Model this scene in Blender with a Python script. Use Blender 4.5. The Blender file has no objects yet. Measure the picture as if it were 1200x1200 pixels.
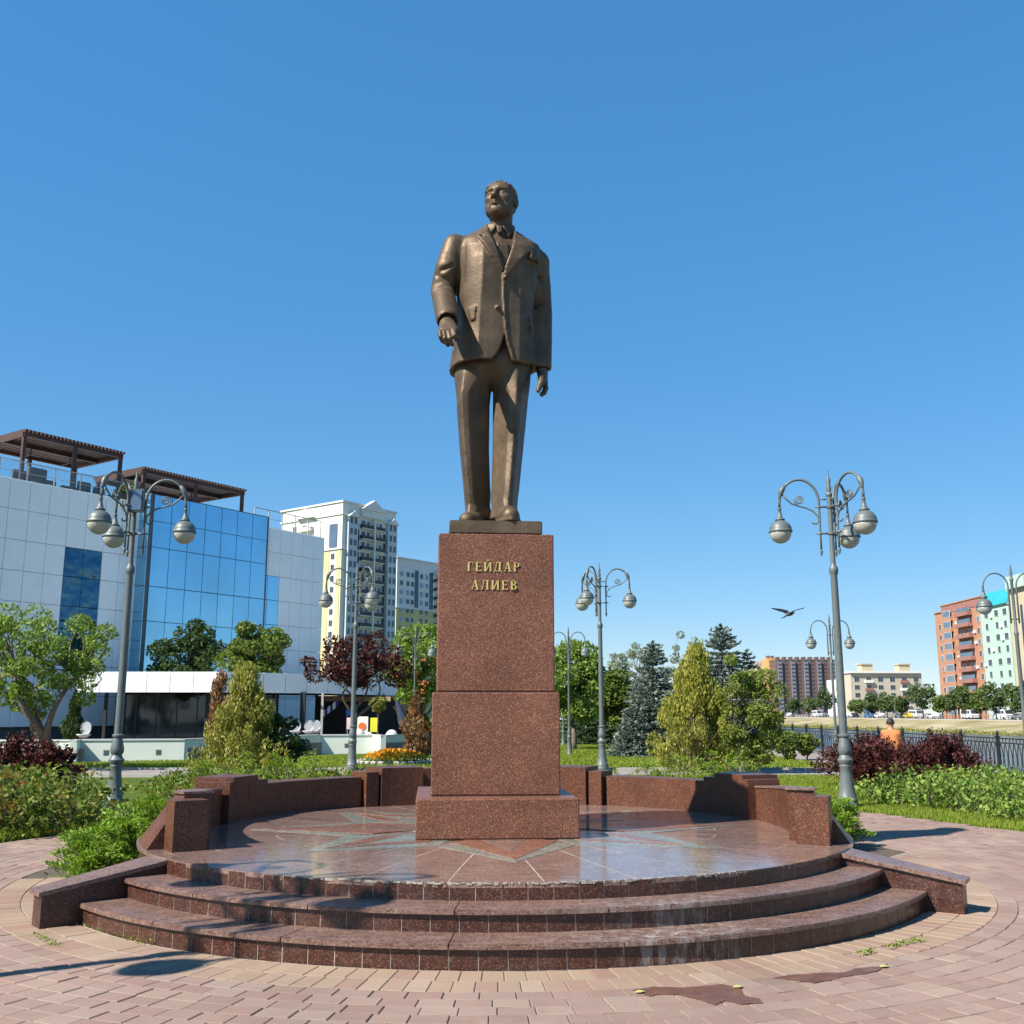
import bpy, bmesh, math, random
import numpy as np
from mathutils import Vector, Matrix
R = math.radians
PI = math.pi
SC = bpy.context.scene
COL = SC.collection
rng = np.random.default_rng(7)
random.seed(7)

# ------------------------------------------------------------------ camera
EYE = 1.6
F_PX = 1200.0
PITCH = math.atan(235.0 / F_PX)
cam_d = bpy.data.cameras.new('camera')
cam_d.sensor_width = 36.0
cam_d.lens = 36.0
cam_d.clip_start = 0.1
cam_d.clip_end = 6000
cam = bpy.data.objects.new('camera', cam_d)
cam.location = (0, 0, EYE)
cam.rotation_euler = (R(90) + PITCH, 0, 0)
COL.objects.link(cam)
SC.camera = cam

# ------------------------------------------------------------------ sky and sun
SUN_EL = R(45.0)
SUN_TO = Vector((-0.843 * math.cos(SUN_EL), -0.537 * math.cos(SUN_EL), math.sin(SUN_EL)))
world = bpy.data.worlds.new('World')
SC.world = world
world.use_nodes = True
wn = world.node_tree.nodes
wl = world.node_tree.links
sky = wn.new('ShaderNodeTexSky')
sky.sky_type = 'NISHITA'
sky.sun_disc = False
sky.sun_elevation = SUN_EL
sky.sun_rotation = math.atan2(SUN_TO.x, SUN_TO.y)
sky.altitude = 0
sky.air_density = 1.0
sky.dust_density = 0.0
sky.ozone_density = 10.0
bg = wn['Background']
bg.inputs['Strength'].default_value = 0.15
# tone of the photograph: a flatter, more saturated blue than the raw model
gam = wn.new('ShaderNodeGamma'); gam.inputs[1].default_value = 0.48
hsv = wn.new('ShaderNodeHueSaturation'); hsv.inputs['Saturation'].default_value = 1.60
hsv.inputs['Value'].default_value = 1.25
hsv.inputs['Hue'].default_value = 0.502
wl.new(sky.outputs['Color'], gam.inputs['Color'])
wl.new(gam.outputs['Color'], hsv.inputs['Color'])
wl.new(hsv.outputs['Color'], bg.inputs['Color'])

sun_d = bpy.data.lights.new('sun', 'SUN')
sun_d.energy = 5.0
sun_d.angle = R(0.53)
sun_d.color = (1.0, 0.95, 0.86)
sun = bpy.data.objects.new('sun', sun_d)
sun.rotation_euler = (-SUN_TO).to_track_quat('-Z', 'Y').to_euler()
sun.location = (-20, -15, 30)
COL.objects.link(sun)

SC.view_settings.view_transform = 'Standard'
SC.view_settings.look = 'None'
SC.view_settings.exposure = 1.0
SC.view_settings.gamma = 1.0
SC.view_settings.use_curve_mapping = False


# ------------------------------------------------------------------ measuring helpers
_c, _s = math.cos(PITCH), math.sin(PITCH)


def at(px, py, Y):
    """point of the place at distance Y that the survey photograph shows at (px, py)"""
    u, v = px - 600.0, py - 600.0
    t = Y / (F_PX * _c + v * _s)
    return Vector((u * t, Y, EYE + t * (F_PX * _s - v * _c)))


def on(px, py, z=0.0):
    """same, on the level z"""
    u, v = px - 600.0, py - 600.0
    t = (z - EYE) / (F_PX * _s - v * _c)
    return Vector((u * t, t * (F_PX * _c + v * _s), z))


# ------------------------------------------------------------------ object helpers
def tag(o, label=None, cat=None, group=None, kind=None):
    if label: o['label'] = label
    if cat: o['category'] = cat
    if group: o['group'] = group
    if kind: o['kind'] = kind
    return o


def link(name, me, parent=None, loc=None, rot=None):
    o = bpy.data.objects.new(name, me)
    COL.objects.link(o)
    if parent: o.parent = parent
    if loc is not None: o.location = loc
    if rot is not None: o.rotation_euler = rot
    return o


def thing(name, label, cat, loc=(0, 0, 0), rz=0.0, group=None):
    o = bpy.data.objects.new(name, None)
    o.empty_display_size = 0.2
    COL.objects.link(o)
    o.location = loc
    o.rotation_euler = (0, 0, rz)
    return tag(o, label, cat, group)


def kids(o):
    return [c for c in o.children]


def copy_tree(o, loc=None, rz=None, label=None, parent=None):
    c = o.copy()
    COL.objects.link(c)
    c.parent = parent
    if loc is not None: c.location = loc
    if rz is not None: c.rotation_euler = (0, 0, rz)
    if label: c['label'] = label
    for ch in kids(o):
        copy_tree(ch, parent=c)
    return c


class MB:
    """collects shapes and links them as one mesh object"""

    def __init__(self):
        self.v = []; self.f = []; self.m = []

    def add(self, vs, fs, mi=0):
        n = len(self.v)
        self.v.extend([tuple(p) for p in vs])
        self.f.extend([tuple(i + n for i in f) for f in fs])
        self.m.extend([mi] * len(fs))
        return self

    def box(self, c, s, rz=0.0, mi=0, M=None):
        hx, hy, hz = s[0] / 2, s[1] / 2, s[2] / 2
        P = [Vector((x, y, z)) for z in (-hz, hz) for (x, y) in ((-hx, -hy), (hx, -hy), (hx, hy), (-hx, hy))]
        if rz:
            q = Matrix.Rotation(rz, 3, 'Z'); P = [q @ p for p in P]
        if M is not None: P = [M @ p for p in P]
        c = Vector(c)
        return self.add([p + c for p in P], [(3, 2, 1, 0), (4, 5, 6, 7), (0, 1, 5, 4), (1, 2, 6, 5), (2, 3, 7, 6), (3, 0, 4, 7)], mi)

    def bevbox(self, c, s, b=0.01, mi=0, rz=0.0):
        """box whose top edge is chamfered"""
        hx, hy, hz = s[0] / 2, s[1] / 2, s[2] / 2
        P = []
        for (ex, z) in ((0, -hz), (0, hz - b), (b, hz)):
            for (sx, sy) in ((-1, -1), (1, -1), (1, 1), (-1, 1)):
                P.append(Vector((sx * (hx - ex), sy * (hy - ex), z)))
        if rz:
            q = Matrix.Rotation(rz, 3, 'Z'); P = [q @ p for p in P]
        c = Vector(c)
        F = [(3, 2, 1, 0), (8, 9, 10, 11)]
        for k in (0, 4):
            for i in range(4):
                j = (i + 1) % 4
                F.append((k + i, k + j, k + 4 + j, k + 4 + i))
        return self.add([p + c for p in P], F, mi)

    def bar(self, a, b, w, h, mi=0, up=(0, 0, 1)):
        a, b = Vector(a), Vector(b)
        d = (b - a)
        L = d.length
        if L < 1e-6: return self
        d /= L
        u = Vector(up)
        s = d.cross(u)
        if s.length < 1e-4: s = d.cross(Vector((1, 0, 0)))
        s.normalize(); t = s.cross(d)
        P = []
        for q in (a, b):
            for (x, z) in ((-1, -1), (1, -1), (1, 1), (-1, 1)):
                P.append(q + s * (x * w / 2) + t * (z * h / 2))
        return self.add(P, [(0, 1, 2, 3), (7, 6, 5, 4), (1, 0, 4, 5), (2, 1, 5, 6), (3, 2, 6, 7), (0, 3, 7, 4)], mi)

    def tube(self, pts, r, n=8, mi=0, cap=True):
        pts = [Vector(p) for p in pts]
        if not hasattr(r, '__len__'): r = [r] * len(pts)
        P, Fc = [], []
        prev = None
        for i, p in enumerate(pts):
            a = pts[max(i - 1, 0)]; b = pts[min(i + 1, len(pts) - 1)]
            d = (b - a).normalized()
            if prev is None:
                u = Vector((0, 0, 1)) if abs(d.z) < 0.9 else Vector((1, 0, 0))
                s = d.cross(u).normalized()
            else:
                s = prev - d * prev.dot(d)
                s = s.normalized() if s.length > 1e-6 else d.orthogonal().normalized()
            prev = s
            t = d.cross(s)
            for k in range(n):
                a_ = 2 * PI * k / n
                P.append(p + (s * math.cos(a_) + t * math.sin(a_)) * r[i])
        for i in range(len(pts) - 1):
            for k in range(n):
                j = (k + 1) % n
                Fc.append((i * n + k, i * n + j, (i + 1) * n + j, (i + 1) * n + k))
        if cap:
            Fc.append(tuple(range(n - 1, -1, -1)))
            Fc.append(tuple((len(pts) - 1) * n + k for k in range(n)))
        return self.add(P, Fc, mi)

    def lathe(self, prof, c=(0, 0, 0), n=16, mi=0):
        """prof: (radius, z) from bottom to top"""
        P, Fc = [], []
        for (r, z) in prof:
            for k in range(n):
                a = 2 * PI * k / n
                P.append((c[0] + r * math.cos(a), c[1] + r * math.sin(a), c[2] + z))
        for i in range(len(prof) - 1):
            for k in range(n):
                j = (k + 1) % n
                Fc.append((i * n + k, i * n + j, (i + 1) * n + j, (i + 1) * n + k))
        Fc.append(tuple(range(n - 1, -1, -1)))
        Fc.append(tuple((len(prof) - 1) * n + k for k in range(n)))
        return self.add(P, Fc, mi)

    def prism(self, poly, z0, z1, mi=0):
        """vertical prism over a counter-clockwise polygon"""
        n = len(poly)
        P = [(p[0], p[1], z0) for p in poly] + [(p[0], p[1], z1) for p in poly]
        Fc = [tuple(range(n - 1, -1, -1)), tuple(range(n, 2 * n))]
        for i in range(n):
            j = (i + 1) % n
            Fc.append((i, j, n + j, n + i))
        return self.add(P, Fc, mi)

    def hexa(self, P, mi=0):
        """eight corners: bottom four counter-clockwise, then top four"""
        return self.add(P, [(3, 2, 1, 0), (4, 5, 6, 7), (0, 1, 5, 4), (1, 2, 6, 5), (2, 3, 7, 6), (3, 0, 4, 7)], mi)

    def mesh(self, name, mats, smooth=False):
        me = bpy.data.meshes.new(name)
        me.from_pydata(self.v, [], self.f)
        if not isinstance(mats, (list, tuple)): mats = [mats]
        for m in mats: me.materials.append(m)
        if len(mats) > 1:
            me.polygons.foreach_set('material_index', self.m)
        if smooth:
            me.polygons.foreach_set('use_smooth', [True] * len(me.polygons))
        me.update()
        return me

    def build(self, name, mats, parent=None, smooth=False, loc=None, rot=None):
        me = self.mesh(name, mats, smooth)
        o = link(name, me, parent, loc, rot)
        return o


def auto_smooth(o, deg=35):
    me = o.data
    bm = bmesh.new(); bm.from_mesh(me)
    lim = R(deg)
    for e in bm.edges:
        e.smooth = len(e.link_faces) == 2 and e.calc_face_angle(0) < lim
    for f in bm.faces: f.smooth = True
    bm.to_mesh(me); bm.free()
    return o


def quads_mesh(name, V, mat, smooth=False):
    """V: (N,4,3) array of separate quads"""
    n = len(V)
    me = bpy.data.meshes.new(name)
    me.vertices.add(n * 4); me.loops.add(n * 4); me.polygons.add(n)
    me.vertices.foreach_set('co', np.ascontiguousarray(V, dtype=np.float32).ravel())
    me.loops.foreach_set('vertex_index', np.arange(n * 4, dtype=np.int32))
    me.polygons.foreach_set('loop_start', np.arange(0, n * 4, 4, dtype=np.int32))
    if smooth: me.polygons.foreach_set('use_smooth', [True] * n)
    me.materials.append(mat)
    me.update(calc_edges=True)
    return me


def mesh_np(name, V, Q, mat, smooth=True):
    me = bpy.data.meshes.new(name)
    nq = len(Q)
    me.vertices.add(len(V)); me.loops.add(nq * 4); me.polygons.add(nq)
    me.vertices.foreach_set('co', np.ascontiguousarray(V, dtype=np.float32).ravel())
    me.loops.foreach_set('vertex_index', np.ascontiguousarray(Q, dtype=np.int32).ravel())
    me.polygons.foreach_set('loop_start', np.arange(0, nq * 4, 4, dtype=np.int32))
    me.polygons.foreach_set('use_smooth', [smooth] * nq)
    me.materials.append(mat)
    me.update(calc_edges=True)
    me.validate()
    return me


# ------------------------------------------------------------------ materials
ALB = 0.84      # overall level of the surface colours for this exposure


def dim(c, k=ALB):
    return tuple(x * k for x in c)


class NT:
    def __init__(self, name):
        self.mat = bpy.data.materials.new(name)
        self.mat.use_nodes = True
        self.t = self.mat.node_tree
        self.b = self.t.nodes['Principled BSDF']
        self.out = self.t.nodes['Material Output']

    def n(self, typ, **kw):
        o = self.t.nodes.new(typ)
        for k, v in kw.items(): setattr(o, k, v)
        return o

    def l(self, a, b): self.t.links.new(a, b)

    def pos(self): return self.n('ShaderNodeNewGeometry').outputs['Position']

    def noise(self, scale, detail=3, rough=0.55, vec=None):
        o = self.n('ShaderNodeTexNoise')
        o.inputs['Scale'].default_value = scale
        o.inputs['Detail'].default_value = detail
        o.inputs['Roughness'].default_value = rough
        self.l(vec if vec is not None else self.pos(), o.inputs['Vector'])
        return o.outputs['Fac']

    def ramp(self, fac, stops, interp='LINEAR'):
        o = self.n('ShaderNodeValToRGB')
        o.color_ramp.interpolation = interp
        e = o.color_ramp.elements
        while len(e) < len(stops): e.new(0.5)
        for el, (p, c) in zip(e, stops):
            el.position = p
            el.color = (c, c, c, 1) if not hasattr(c, '__len__') else (c[0], c[1], c[2], 1)
        self.l(fac, o.inputs['Fac'])
        return o.outputs['Color']

    def mix(self, fac, a, b, mode='MIX'):
        o = self.n('ShaderNodeMixRGB', blend_type=mode)
        for sock, val in ((o.inputs[0], fac), (o.inputs[1], a), (o.inputs[2], b)):
            if isinstance(val, (int, float)): sock.default_value = val
            elif isinstance(val, (tuple, list)): sock.default_value = (val[0], val[1], val[2], 1)
            else: self.l(val, sock)
        return o.outputs[0]

    def math(self, op, a, b=0.0):
        o = self.n('ShaderNodeMath', operation=op)
        for sock, val in ((o.inputs[0], a), (o.inputs[1], b)):
            if isinstance(val, (int, float)): sock.default_value = val
            else: self.l(val, sock)
        return o.outputs[0]

    def bump(self, h, strength=0.3, dist=0.01):
        o = self.n('ShaderNodeBump')
        o.inputs['Strength'].default_value = strength
        o.inputs['Distance'].default_value = dist
        self.l(h, o.inputs['Height'])
        self.l(o.outputs['Normal'], self.b.inputs['Normal'])

    def set(self, color=None, rough=None, metal=None, spec=None):
        for key, val in (('Base Color', color), ('Roughness', rough), ('Metallic', metal), ('Specular IOR Level', spec)):
            if val is None: continue
            s = self.b.inputs[key]
            if isinstance(val, (int, float)): s.default_value = val
            elif isinstance(val, (tuple, list)): s.default_value = (val[0], val[1], val[2], 1)
            else: self.l(val, s)
        return self.mat


def paint(name, c, rough=0.5, metal=0.0, var=0.12, scale=3.0, spec=0.5, bump=0.0):
    """plain material with a little uneven wear"""
    t = NT(name)
    f = t.noise(scale, 5, 0.65)
    c = dim(c)
    lo = tuple(x * (1 - var) for x in c); hi = tuple(min(1, x * (1 + var)) for x in c)
    col = t.ramp(f, [(0.3, lo), (0.7, hi)])
    if bump: t.bump(t.noise(scale * 12, 3), bump, 0.01)
    return t.set(col, rough, metal, spec)


def granite(name, base, dark, light, rough=0.22, scale=52, pol=None, dust=0.0, streak=False, spec=0.5, lime=None):
    t = NT(name)
    base, dark, light = dim(base, ALB * .86), dim(dark, ALB * .86), dim(light, ALB * .86)
    p = t.pos()
    v = t.n('ShaderNodeTexVoronoi'); v.inputs['Scale'].default_value = scale
    t.l(p, v.inputs['Vector'])
    sep = t.n('ShaderNodeSeparateColor'); t.l(v.outputs['Color'], sep.inputs[0])
    col = t.ramp(sep.outputs[0], [(0.0, dark), (0.34, tuple(x * .8 for x in base)), (0.5, base), (0.80, tuple(min(1, x * 1.22) for x in base)), (0.955, light), (1.0, light)])
    big = t.ramp(t.noise(2.2, 5, 0.6), [(0.3, 0.78), (0.7, 1.16)])
    col = t.mix(1.0, col, big, 'MULTIPLY')
    if streak:
        m = t.n('ShaderNodeMapping'); m.inputs['Scale'].default_value = (1.2, 9, 9); m.inputs['Rotation'].default_value = (0, 0, 0.08)
        t.l(p, m.inputs['Vector'])
        st = t.noise(4, 6, 0.7, m.outputs['Vector'])
        col = t.mix(t.ramp(st, [(0.46, 0.0), (0.68, 0.5)]), col, tuple(x * 1.7 + .03 for x in base))
    if dust > 0:
        d = t.ramp(t.noise(5, 8, 0.75), [(0.52, 0.0), (0.75, dust)])
        col = t.mix(d, col, (0.42, 0.36, 0.32))
    if lime:                                    # dried water marks round one place, with a shape of their own
        vd = t.n('ShaderNodeVectorMath', operation='DISTANCE'); t.l(p, vd.inputs[0]); vd.inputs[1].default_value = lime[:3]
        near = t.ramp(t.math('DIVIDE', vd.outputs['Value'], lime[3]), [(0.25, 1.0), (1.0, 0.0)])
        mp = t.n('ShaderNodeMapping'); mp.inputs['Scale'].default_value = (1, 1, .25); t.l(p, mp.inputs['Vector'])
        sp_ = t.ramp(t.noise(13, 7, .75, mp.outputs['Vector']), [(0.47, 0.0), (0.64, 0.6)])
        col = t.mix(t.math('MULTIPLY', near, sp_), col, (0.42, 0.40, 0.37))
    rg = t.ramp(t.noise(7, 6, 0.7), [(0.3, rough * .7), (0.75, min(1, rough * 1.6))])
    return t.set(col, rg, 0.0, spec)


def leaf_mat(name, cols, trans=0.35, rough=0.45, patch=None):
    """leaf colours vary from leaf to leaf; light passes through"""
    t = NT(name)
    g = t.n('ShaderNodeNewGeometry')
    cols = [(c[0] * 1.22, c[1] * 1.15, c[2] * 1.05) for c in cols]
    n = len(cols)
    col = t.ramp(g.outputs['Random Per Island'], [(i / max(1, n - 1), c) for i, c in enumerate(cols)])
    if patch:
        col = t.mix(t.ramp(t.noise(patch[1], 3, .6), [(patch[2], 0.0), (patch[2] + .12, 1.0)]), col, patch[0])
    t.set(col, max(rough, .55), 0.0, 0.18)
    tr = t.n('ShaderNodeBsdfTranslucent')
    t.l(t.mix(1.0, col, (1.3, 1.35, 0.7), 'MULTIPLY'), tr.inputs['Color'])
    mx = t.n('ShaderNodeMixShader'); mx.inputs[0].default_value = trans
    t.l(t.b.outputs[0], mx.inputs[1]); t.l(tr.outputs[0], mx.inputs[2])
    t.l(mx.outputs[0], t.out.inputs['Surface'])
    return t.mat


M = {}
M['granite'] = granite('red_granite', (0.132, 0.050, 0.029), (0.075, 0.028, 0.017), (0.292, 0.145, 0.087), 0.34, 150, spec=0.3)
M['granite_pedestal'] = granite('pedestal_granite', (0.202, 0.082, 0.050), (0.115, 0.046, 0.030), (0.448, 0.241, 0.152), 0.34, 165, spec=0.3)
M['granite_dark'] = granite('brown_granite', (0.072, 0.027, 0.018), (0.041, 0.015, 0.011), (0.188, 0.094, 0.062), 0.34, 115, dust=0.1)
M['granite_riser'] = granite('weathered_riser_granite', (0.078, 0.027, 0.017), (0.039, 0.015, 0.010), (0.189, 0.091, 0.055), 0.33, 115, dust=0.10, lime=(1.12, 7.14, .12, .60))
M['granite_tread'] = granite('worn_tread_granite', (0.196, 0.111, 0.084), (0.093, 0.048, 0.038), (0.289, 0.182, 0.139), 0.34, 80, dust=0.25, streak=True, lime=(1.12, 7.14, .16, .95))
M['granite_floor'] = granite('polished_floor_granite', (0.250, 0.154, 0.125), (0.143, 0.082, 0.068), (0.385, 0.260, 0.203), 0.11, 90, dust=0.2, streak=True)
M['granite_grey'] = granite('grey_green_floor_stone', (0.254, 0.262, 0.215), (0.166, 0.178, 0.149), (0.365, 0.357, 0.298), 0.15, 70, dust=0.2)
M['granite_pink'] = granite('pink_floor_granite', (0.304, 0.132, 0.086), (0.184, 0.073, 0.052), (0.414, 0.228, 0.164), 0.15, 70, dust=0.1)
M['mortar'] = paint('light_joint_mortar', (0.36, 0.31, 0.26), 0.9, var=0.35, scale=20)
M['stain'] = paint('lime_crust', (0.40, 0.36, 0.29), 0.95, var=0.3, scale=40, bump=.5)


def _bronze():
    t = NT('bronze')
    n1 = t.noise(3.5, 6, 0.65)
    col = t.ramp(n1, [(0.25, (0.062, 0.041, 0.026)), (0.5, (0.108, 0.075, 0.047)), (0.75, (0.16, 0.114, 0.073))])
    g = t.n('ShaderNodeNewGeometry')
    m = t.n('ShaderNodeMapping'); m.inputs['Scale'].default_value = (14, 14, 1.2)
    t.l(g.outputs['Position'], m.inputs['Vector'])
    drip = t.ramp(t.noise(1.0, 5, .6, m.outputs['Vector']), [(0.45, 0.0), (0.7, 0.4)])
    col = t.mix(drip, col, (0.07, 0.05, 0.032))
    rg = t.ramp(t.noise(9, 5, .7), [(0.3, 0.46), (0.7, 0.64)])
    t.bump(t.noise(28, 4, .6), 0.25, 0.012)
    return t.set(col, rg, 0.5, 0.3)


M['bronze'] = _bronze()
M['gold'] = paint('gold_leaf', (0.80, 0.62, 0.20), 0.32, 0.35, 0.1, 30)
M['lamp'] = paint('grey_green_lamp_paint', (0.115, 0.135, 0.132), 0.48, 0.0, 0.14, 9)
M['lamp_dark'] = paint('dark_grey_lamp_paint', (0.07, 0.08, 0.08), 0.5, 0.0, 0.14, 9)
M['iron'] = paint('black_iron_paint', (0.028, 0.028, 0.03), 0.45, 0.2, 0.2, 9)


def _bowl():
    t = NT('frosted_lamp_bowl')
    t.set(t.ramp(t.noise(14, 3), [(0.3, (0.50, 0.48, 0.42)), (0.7, (0.60, 0.58, 0.51))]), 0.22, 0.0, 0.5)
    t.b.inputs['Transmission Weight'].default_value = 0.35
    return t.mat


M['bowl'] = _bowl()


def _paver(name, cols):
    t = NT(name)
    cols = [(c[0] * 1.02, c[1] * .98, c[2] * 1.02) for c in cols]
    g = t.n('ShaderNodeNewGeometry')
    oi = t.n('ShaderNodeObjectInfo')
    r = t.math('FRACT', t.math('ADD', g.outputs['Random Per Island'], oi.outputs['Random']))
    col = t.ramp(r, [(i / (len(cols) - 1), c) for i, c in enumerate(cols)])
    big = t.ramp(t.noise(0.55, 4, .6), [(0.3, 0.80), (0.7, 1.12)])
    col = t.mix(1.0, col, big, 'MULTIPLY')
    grit = t.ramp(t.noise(95, 3, .6), [(0.3, 0.86), (0.7, 1.1)])
    col = t.mix(1.0, col, grit, 'MULTIPLY')
    st = t.ramp(t.noise(2.7, 8, .75), [(0.54, 0.0), (0.72, 0.45)])
    col = t.mix(st, col, (0.27, 0.22, 0.17))
    dk = t.ramp(t.noise(1.3, 9, .8), [(0.56, 0.0), (0.74, 0.35)])
    col = t.mix(dk, col, (0.11, 0.082, 0.068))
    t.bump(t.noise(70, 3), 0.3, 0.004)
    return t.set(col, 0.9, 0.0, 0.25)


M['paver'] = _paver('pink_concrete_paver', [(0.206, 0.143, 0.109), (0.247, 0.177, 0.138), (0.221, 0.147, 0.113), (0.266, 0.200, 0.152), (0.228, 0.163, 0.127)])
M['paver_sand'] = _paver('sandy_concrete_paver', [(0.252, 0.180, 0.120), (0.283, 0.212, 0.141), (0.245, 0.158, 0.116), (0.298, 0.231, 0.160)])
M['sand'] = paint('joint_sand', (0.26, 0.205, 0.155), 0.98, var=0.4, scale=8)
M['mud'] = paint('dried_mud', (0.15, 0.062, 0.027), 0.34, var=0.35, scale=9)
M['soil'] = paint('garden_soil', (0.09, 0.065, 0.045), 0.98, var=0.35, scale=5)


def _lawn(name, a, b, c):
    t = NT(name)
    a, b, c = dim(a), dim(b), dim(c)
    col = t.ramp(t.noise(0.5, 7, .7), [(0.3, a), (0.52, b), (0.75, c)])
    col = t.mix(t.ramp(t.noise(60, 3, .7), [(0.35, 0.0), (0.7, 0.6)]), col, tuple(x * .45 for x in a))
    t.bump(t.noise(90, 3), 0.8, 0.03)
    return t.set(col, 0.95, 0, 0.1)


M['lawn'] = _lawn('mown_lawn', (0.085, 0.135, 0.02), (0.12, 0.17, 0.03), (0.165, 0.185, 0.05))
M['path'] = paint('grey_path_paving', (0.26, 0.22, 0.195), 0.92, var=0.18, scale=2.5, bump=.2)
M['kerb'] = paint('concrete_kerb', (0.40, 0.37, 0.34), 0.9, var=0.15, scale=5)
M['bark'] = paint('grey_brown_bark', (0.17, 0.13, 0.095), 0.95, var=0.45, scale=14, bump=.8)
M['bark_dark'] = paint('dark_bark', (0.07, 0.055, 0.045), 0.95, var=0.4, scale=14, bump=.8)
M['white_panel'] = paint('white_cladding', (0.96, 0.97, 0.96), 0.38, 0.0, 0.04, 1.2)
M['cream_wall'] = paint('cream_render', (0.72, 0.70, 0.58), 0.85, 0, 0.06, 1.0)
M['pale_green_wall'] = paint('pale_green_render', (0.80, 0.83, 0.75), 0.85, 0, 0.06, 0.8)
M['joint_dark'] = paint('dark_joint', (0.10, 0.11, 0.12), 0.7)
M['shade_dark'] = paint('dark_canopy_shade', (0.022, 0.02, 0.02), 0.8)  # near black: shade under the canopy put into the colour; also dark posts
M['wood_red'] = paint('red_brown_timber', (0.060, 0.024, 0.017), 0.6, 0, 0.25, 6)
M['dark_fabric'] = paint('dark_grey_fabric', (0.05, 0.055, 0.065), 0.9)
M['white_paint'] = paint('white_paint', (0.68, 0.68, 0.66), 0.5, 0, 0.05)


def _glass(name, c, rough=0.03, metal=0.85, bump=0.035):
    t = NT(name)
    f = t.noise(0.35, 3, .5)
    col = t.ramp(f, [(0.3, tuple(x * .9 for x in c)), (0.7, tuple(min(1, x * 1.1) for x in c))])
    t.bump(t.noise(0.8, 2), bump, 0.05 if bump < .1 else .4)
    return t.set(col, rough, metal, 0.6)


M['blue_glass'] = _glass('blue_mirror_glass', (0.26, 0.52, 0.70))
M['warped_glass'] = _glass('warped_reflection_glass', (0.045, 0.12, 0.19), bump=.3)  # darker than the blue glass: dark reflections put into its colour
M['dark_glass'] = _glass('dark_window_glass', (0.05, 0.065, 0.085), 0.06, 0.4)
M['grey_glass'] = _glass('grey_window_glass', (0.16, 0.21, 0.27), 0.08, 0.5)


def _clear():
    t = NT('clear_balustrade_glass')
    t.set((0.75, 0.85, 0.9), 0.03, 0, 0.5)
    t.b.inputs['Transmission Weight'].default_value = 0.95
    t.b.inputs['IOR'].default_value = 1.05
    return t.mat


M['clear'] = _clear()

# ------------------------------------------------------------------ ground, water, paths
def sheet(name, poly, z, mat, kind='structure'):
    mb = MB()
    mb.add([(p[0], p[1], z) for p in poly], [tuple(range(len(poly)))])
    return tag(mb.build(name, mat), kind=kind)


CX, CY = -0.16, 11.1            # centre of the round terrace
TH = R(4.4)                     # it is turned a little towards the right
H1, H2, H3 = 0.158, 0.305, 0.424
R1, R2, R3 = 4.19, 3.85, 3.53


def pol(r, deg):
    a = R(deg)
    return (r * math.sin(a), -r * math.cos(a))


RIVER_X = 13.4
sheet('ground', [(-1500, -60), (RIVER_X, -60), (RIVER_X, 2600), (-1500, 2600)], -0.035, M['lawn'])
mb = MB(); mb.box((RIVER_X + 0.2, 600, -2.03), (0.4, 1320, 4.0))
tag(mb.build('quay_wall', M['kerb']), kind='structure')


def _water():
    t = NT('river_water')
    m = t.n('ShaderNodeMapping'); m.inputs['Scale'].default_value = (1.0, 0.45, 1)
    t.l(t.pos(), m.inputs['Vector'])
    n1 = t.noise(1.6, 6, .65, m.outputs['Vector'])
    t.bump(n1, 0.55, 0.35)
    t.set((0.035, 0.075, 0.115), 0.12, 0.0, 0.5)
    return t.mat


sheet('river', [(RIVER_X + .4, -60), (97, -60), (97, 60), (95, 195), (84, 320), (60, 900), (40, 2000), (RIVER_X + .4, 2000)], -2.5, _water())

# ------------------------------------------------------------------ the brick paved plaza
GRASS_R = [(4.4, 21.0), (5.7, 17.65), (7.0, 14.55), (9.5, 10.2)]


def right_of_grass(x, y):
    """beyond the edge of the lawn on the right"""
    for (a, b) in zip(GRASS_R, GRASS_R[1:]):
        if b[1] <= y <= a[1]:
            t = (y - a[1]) / (b[1] - a[1])
            return x > a[0] + t * (b[0] - a[0])
    return False


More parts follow.
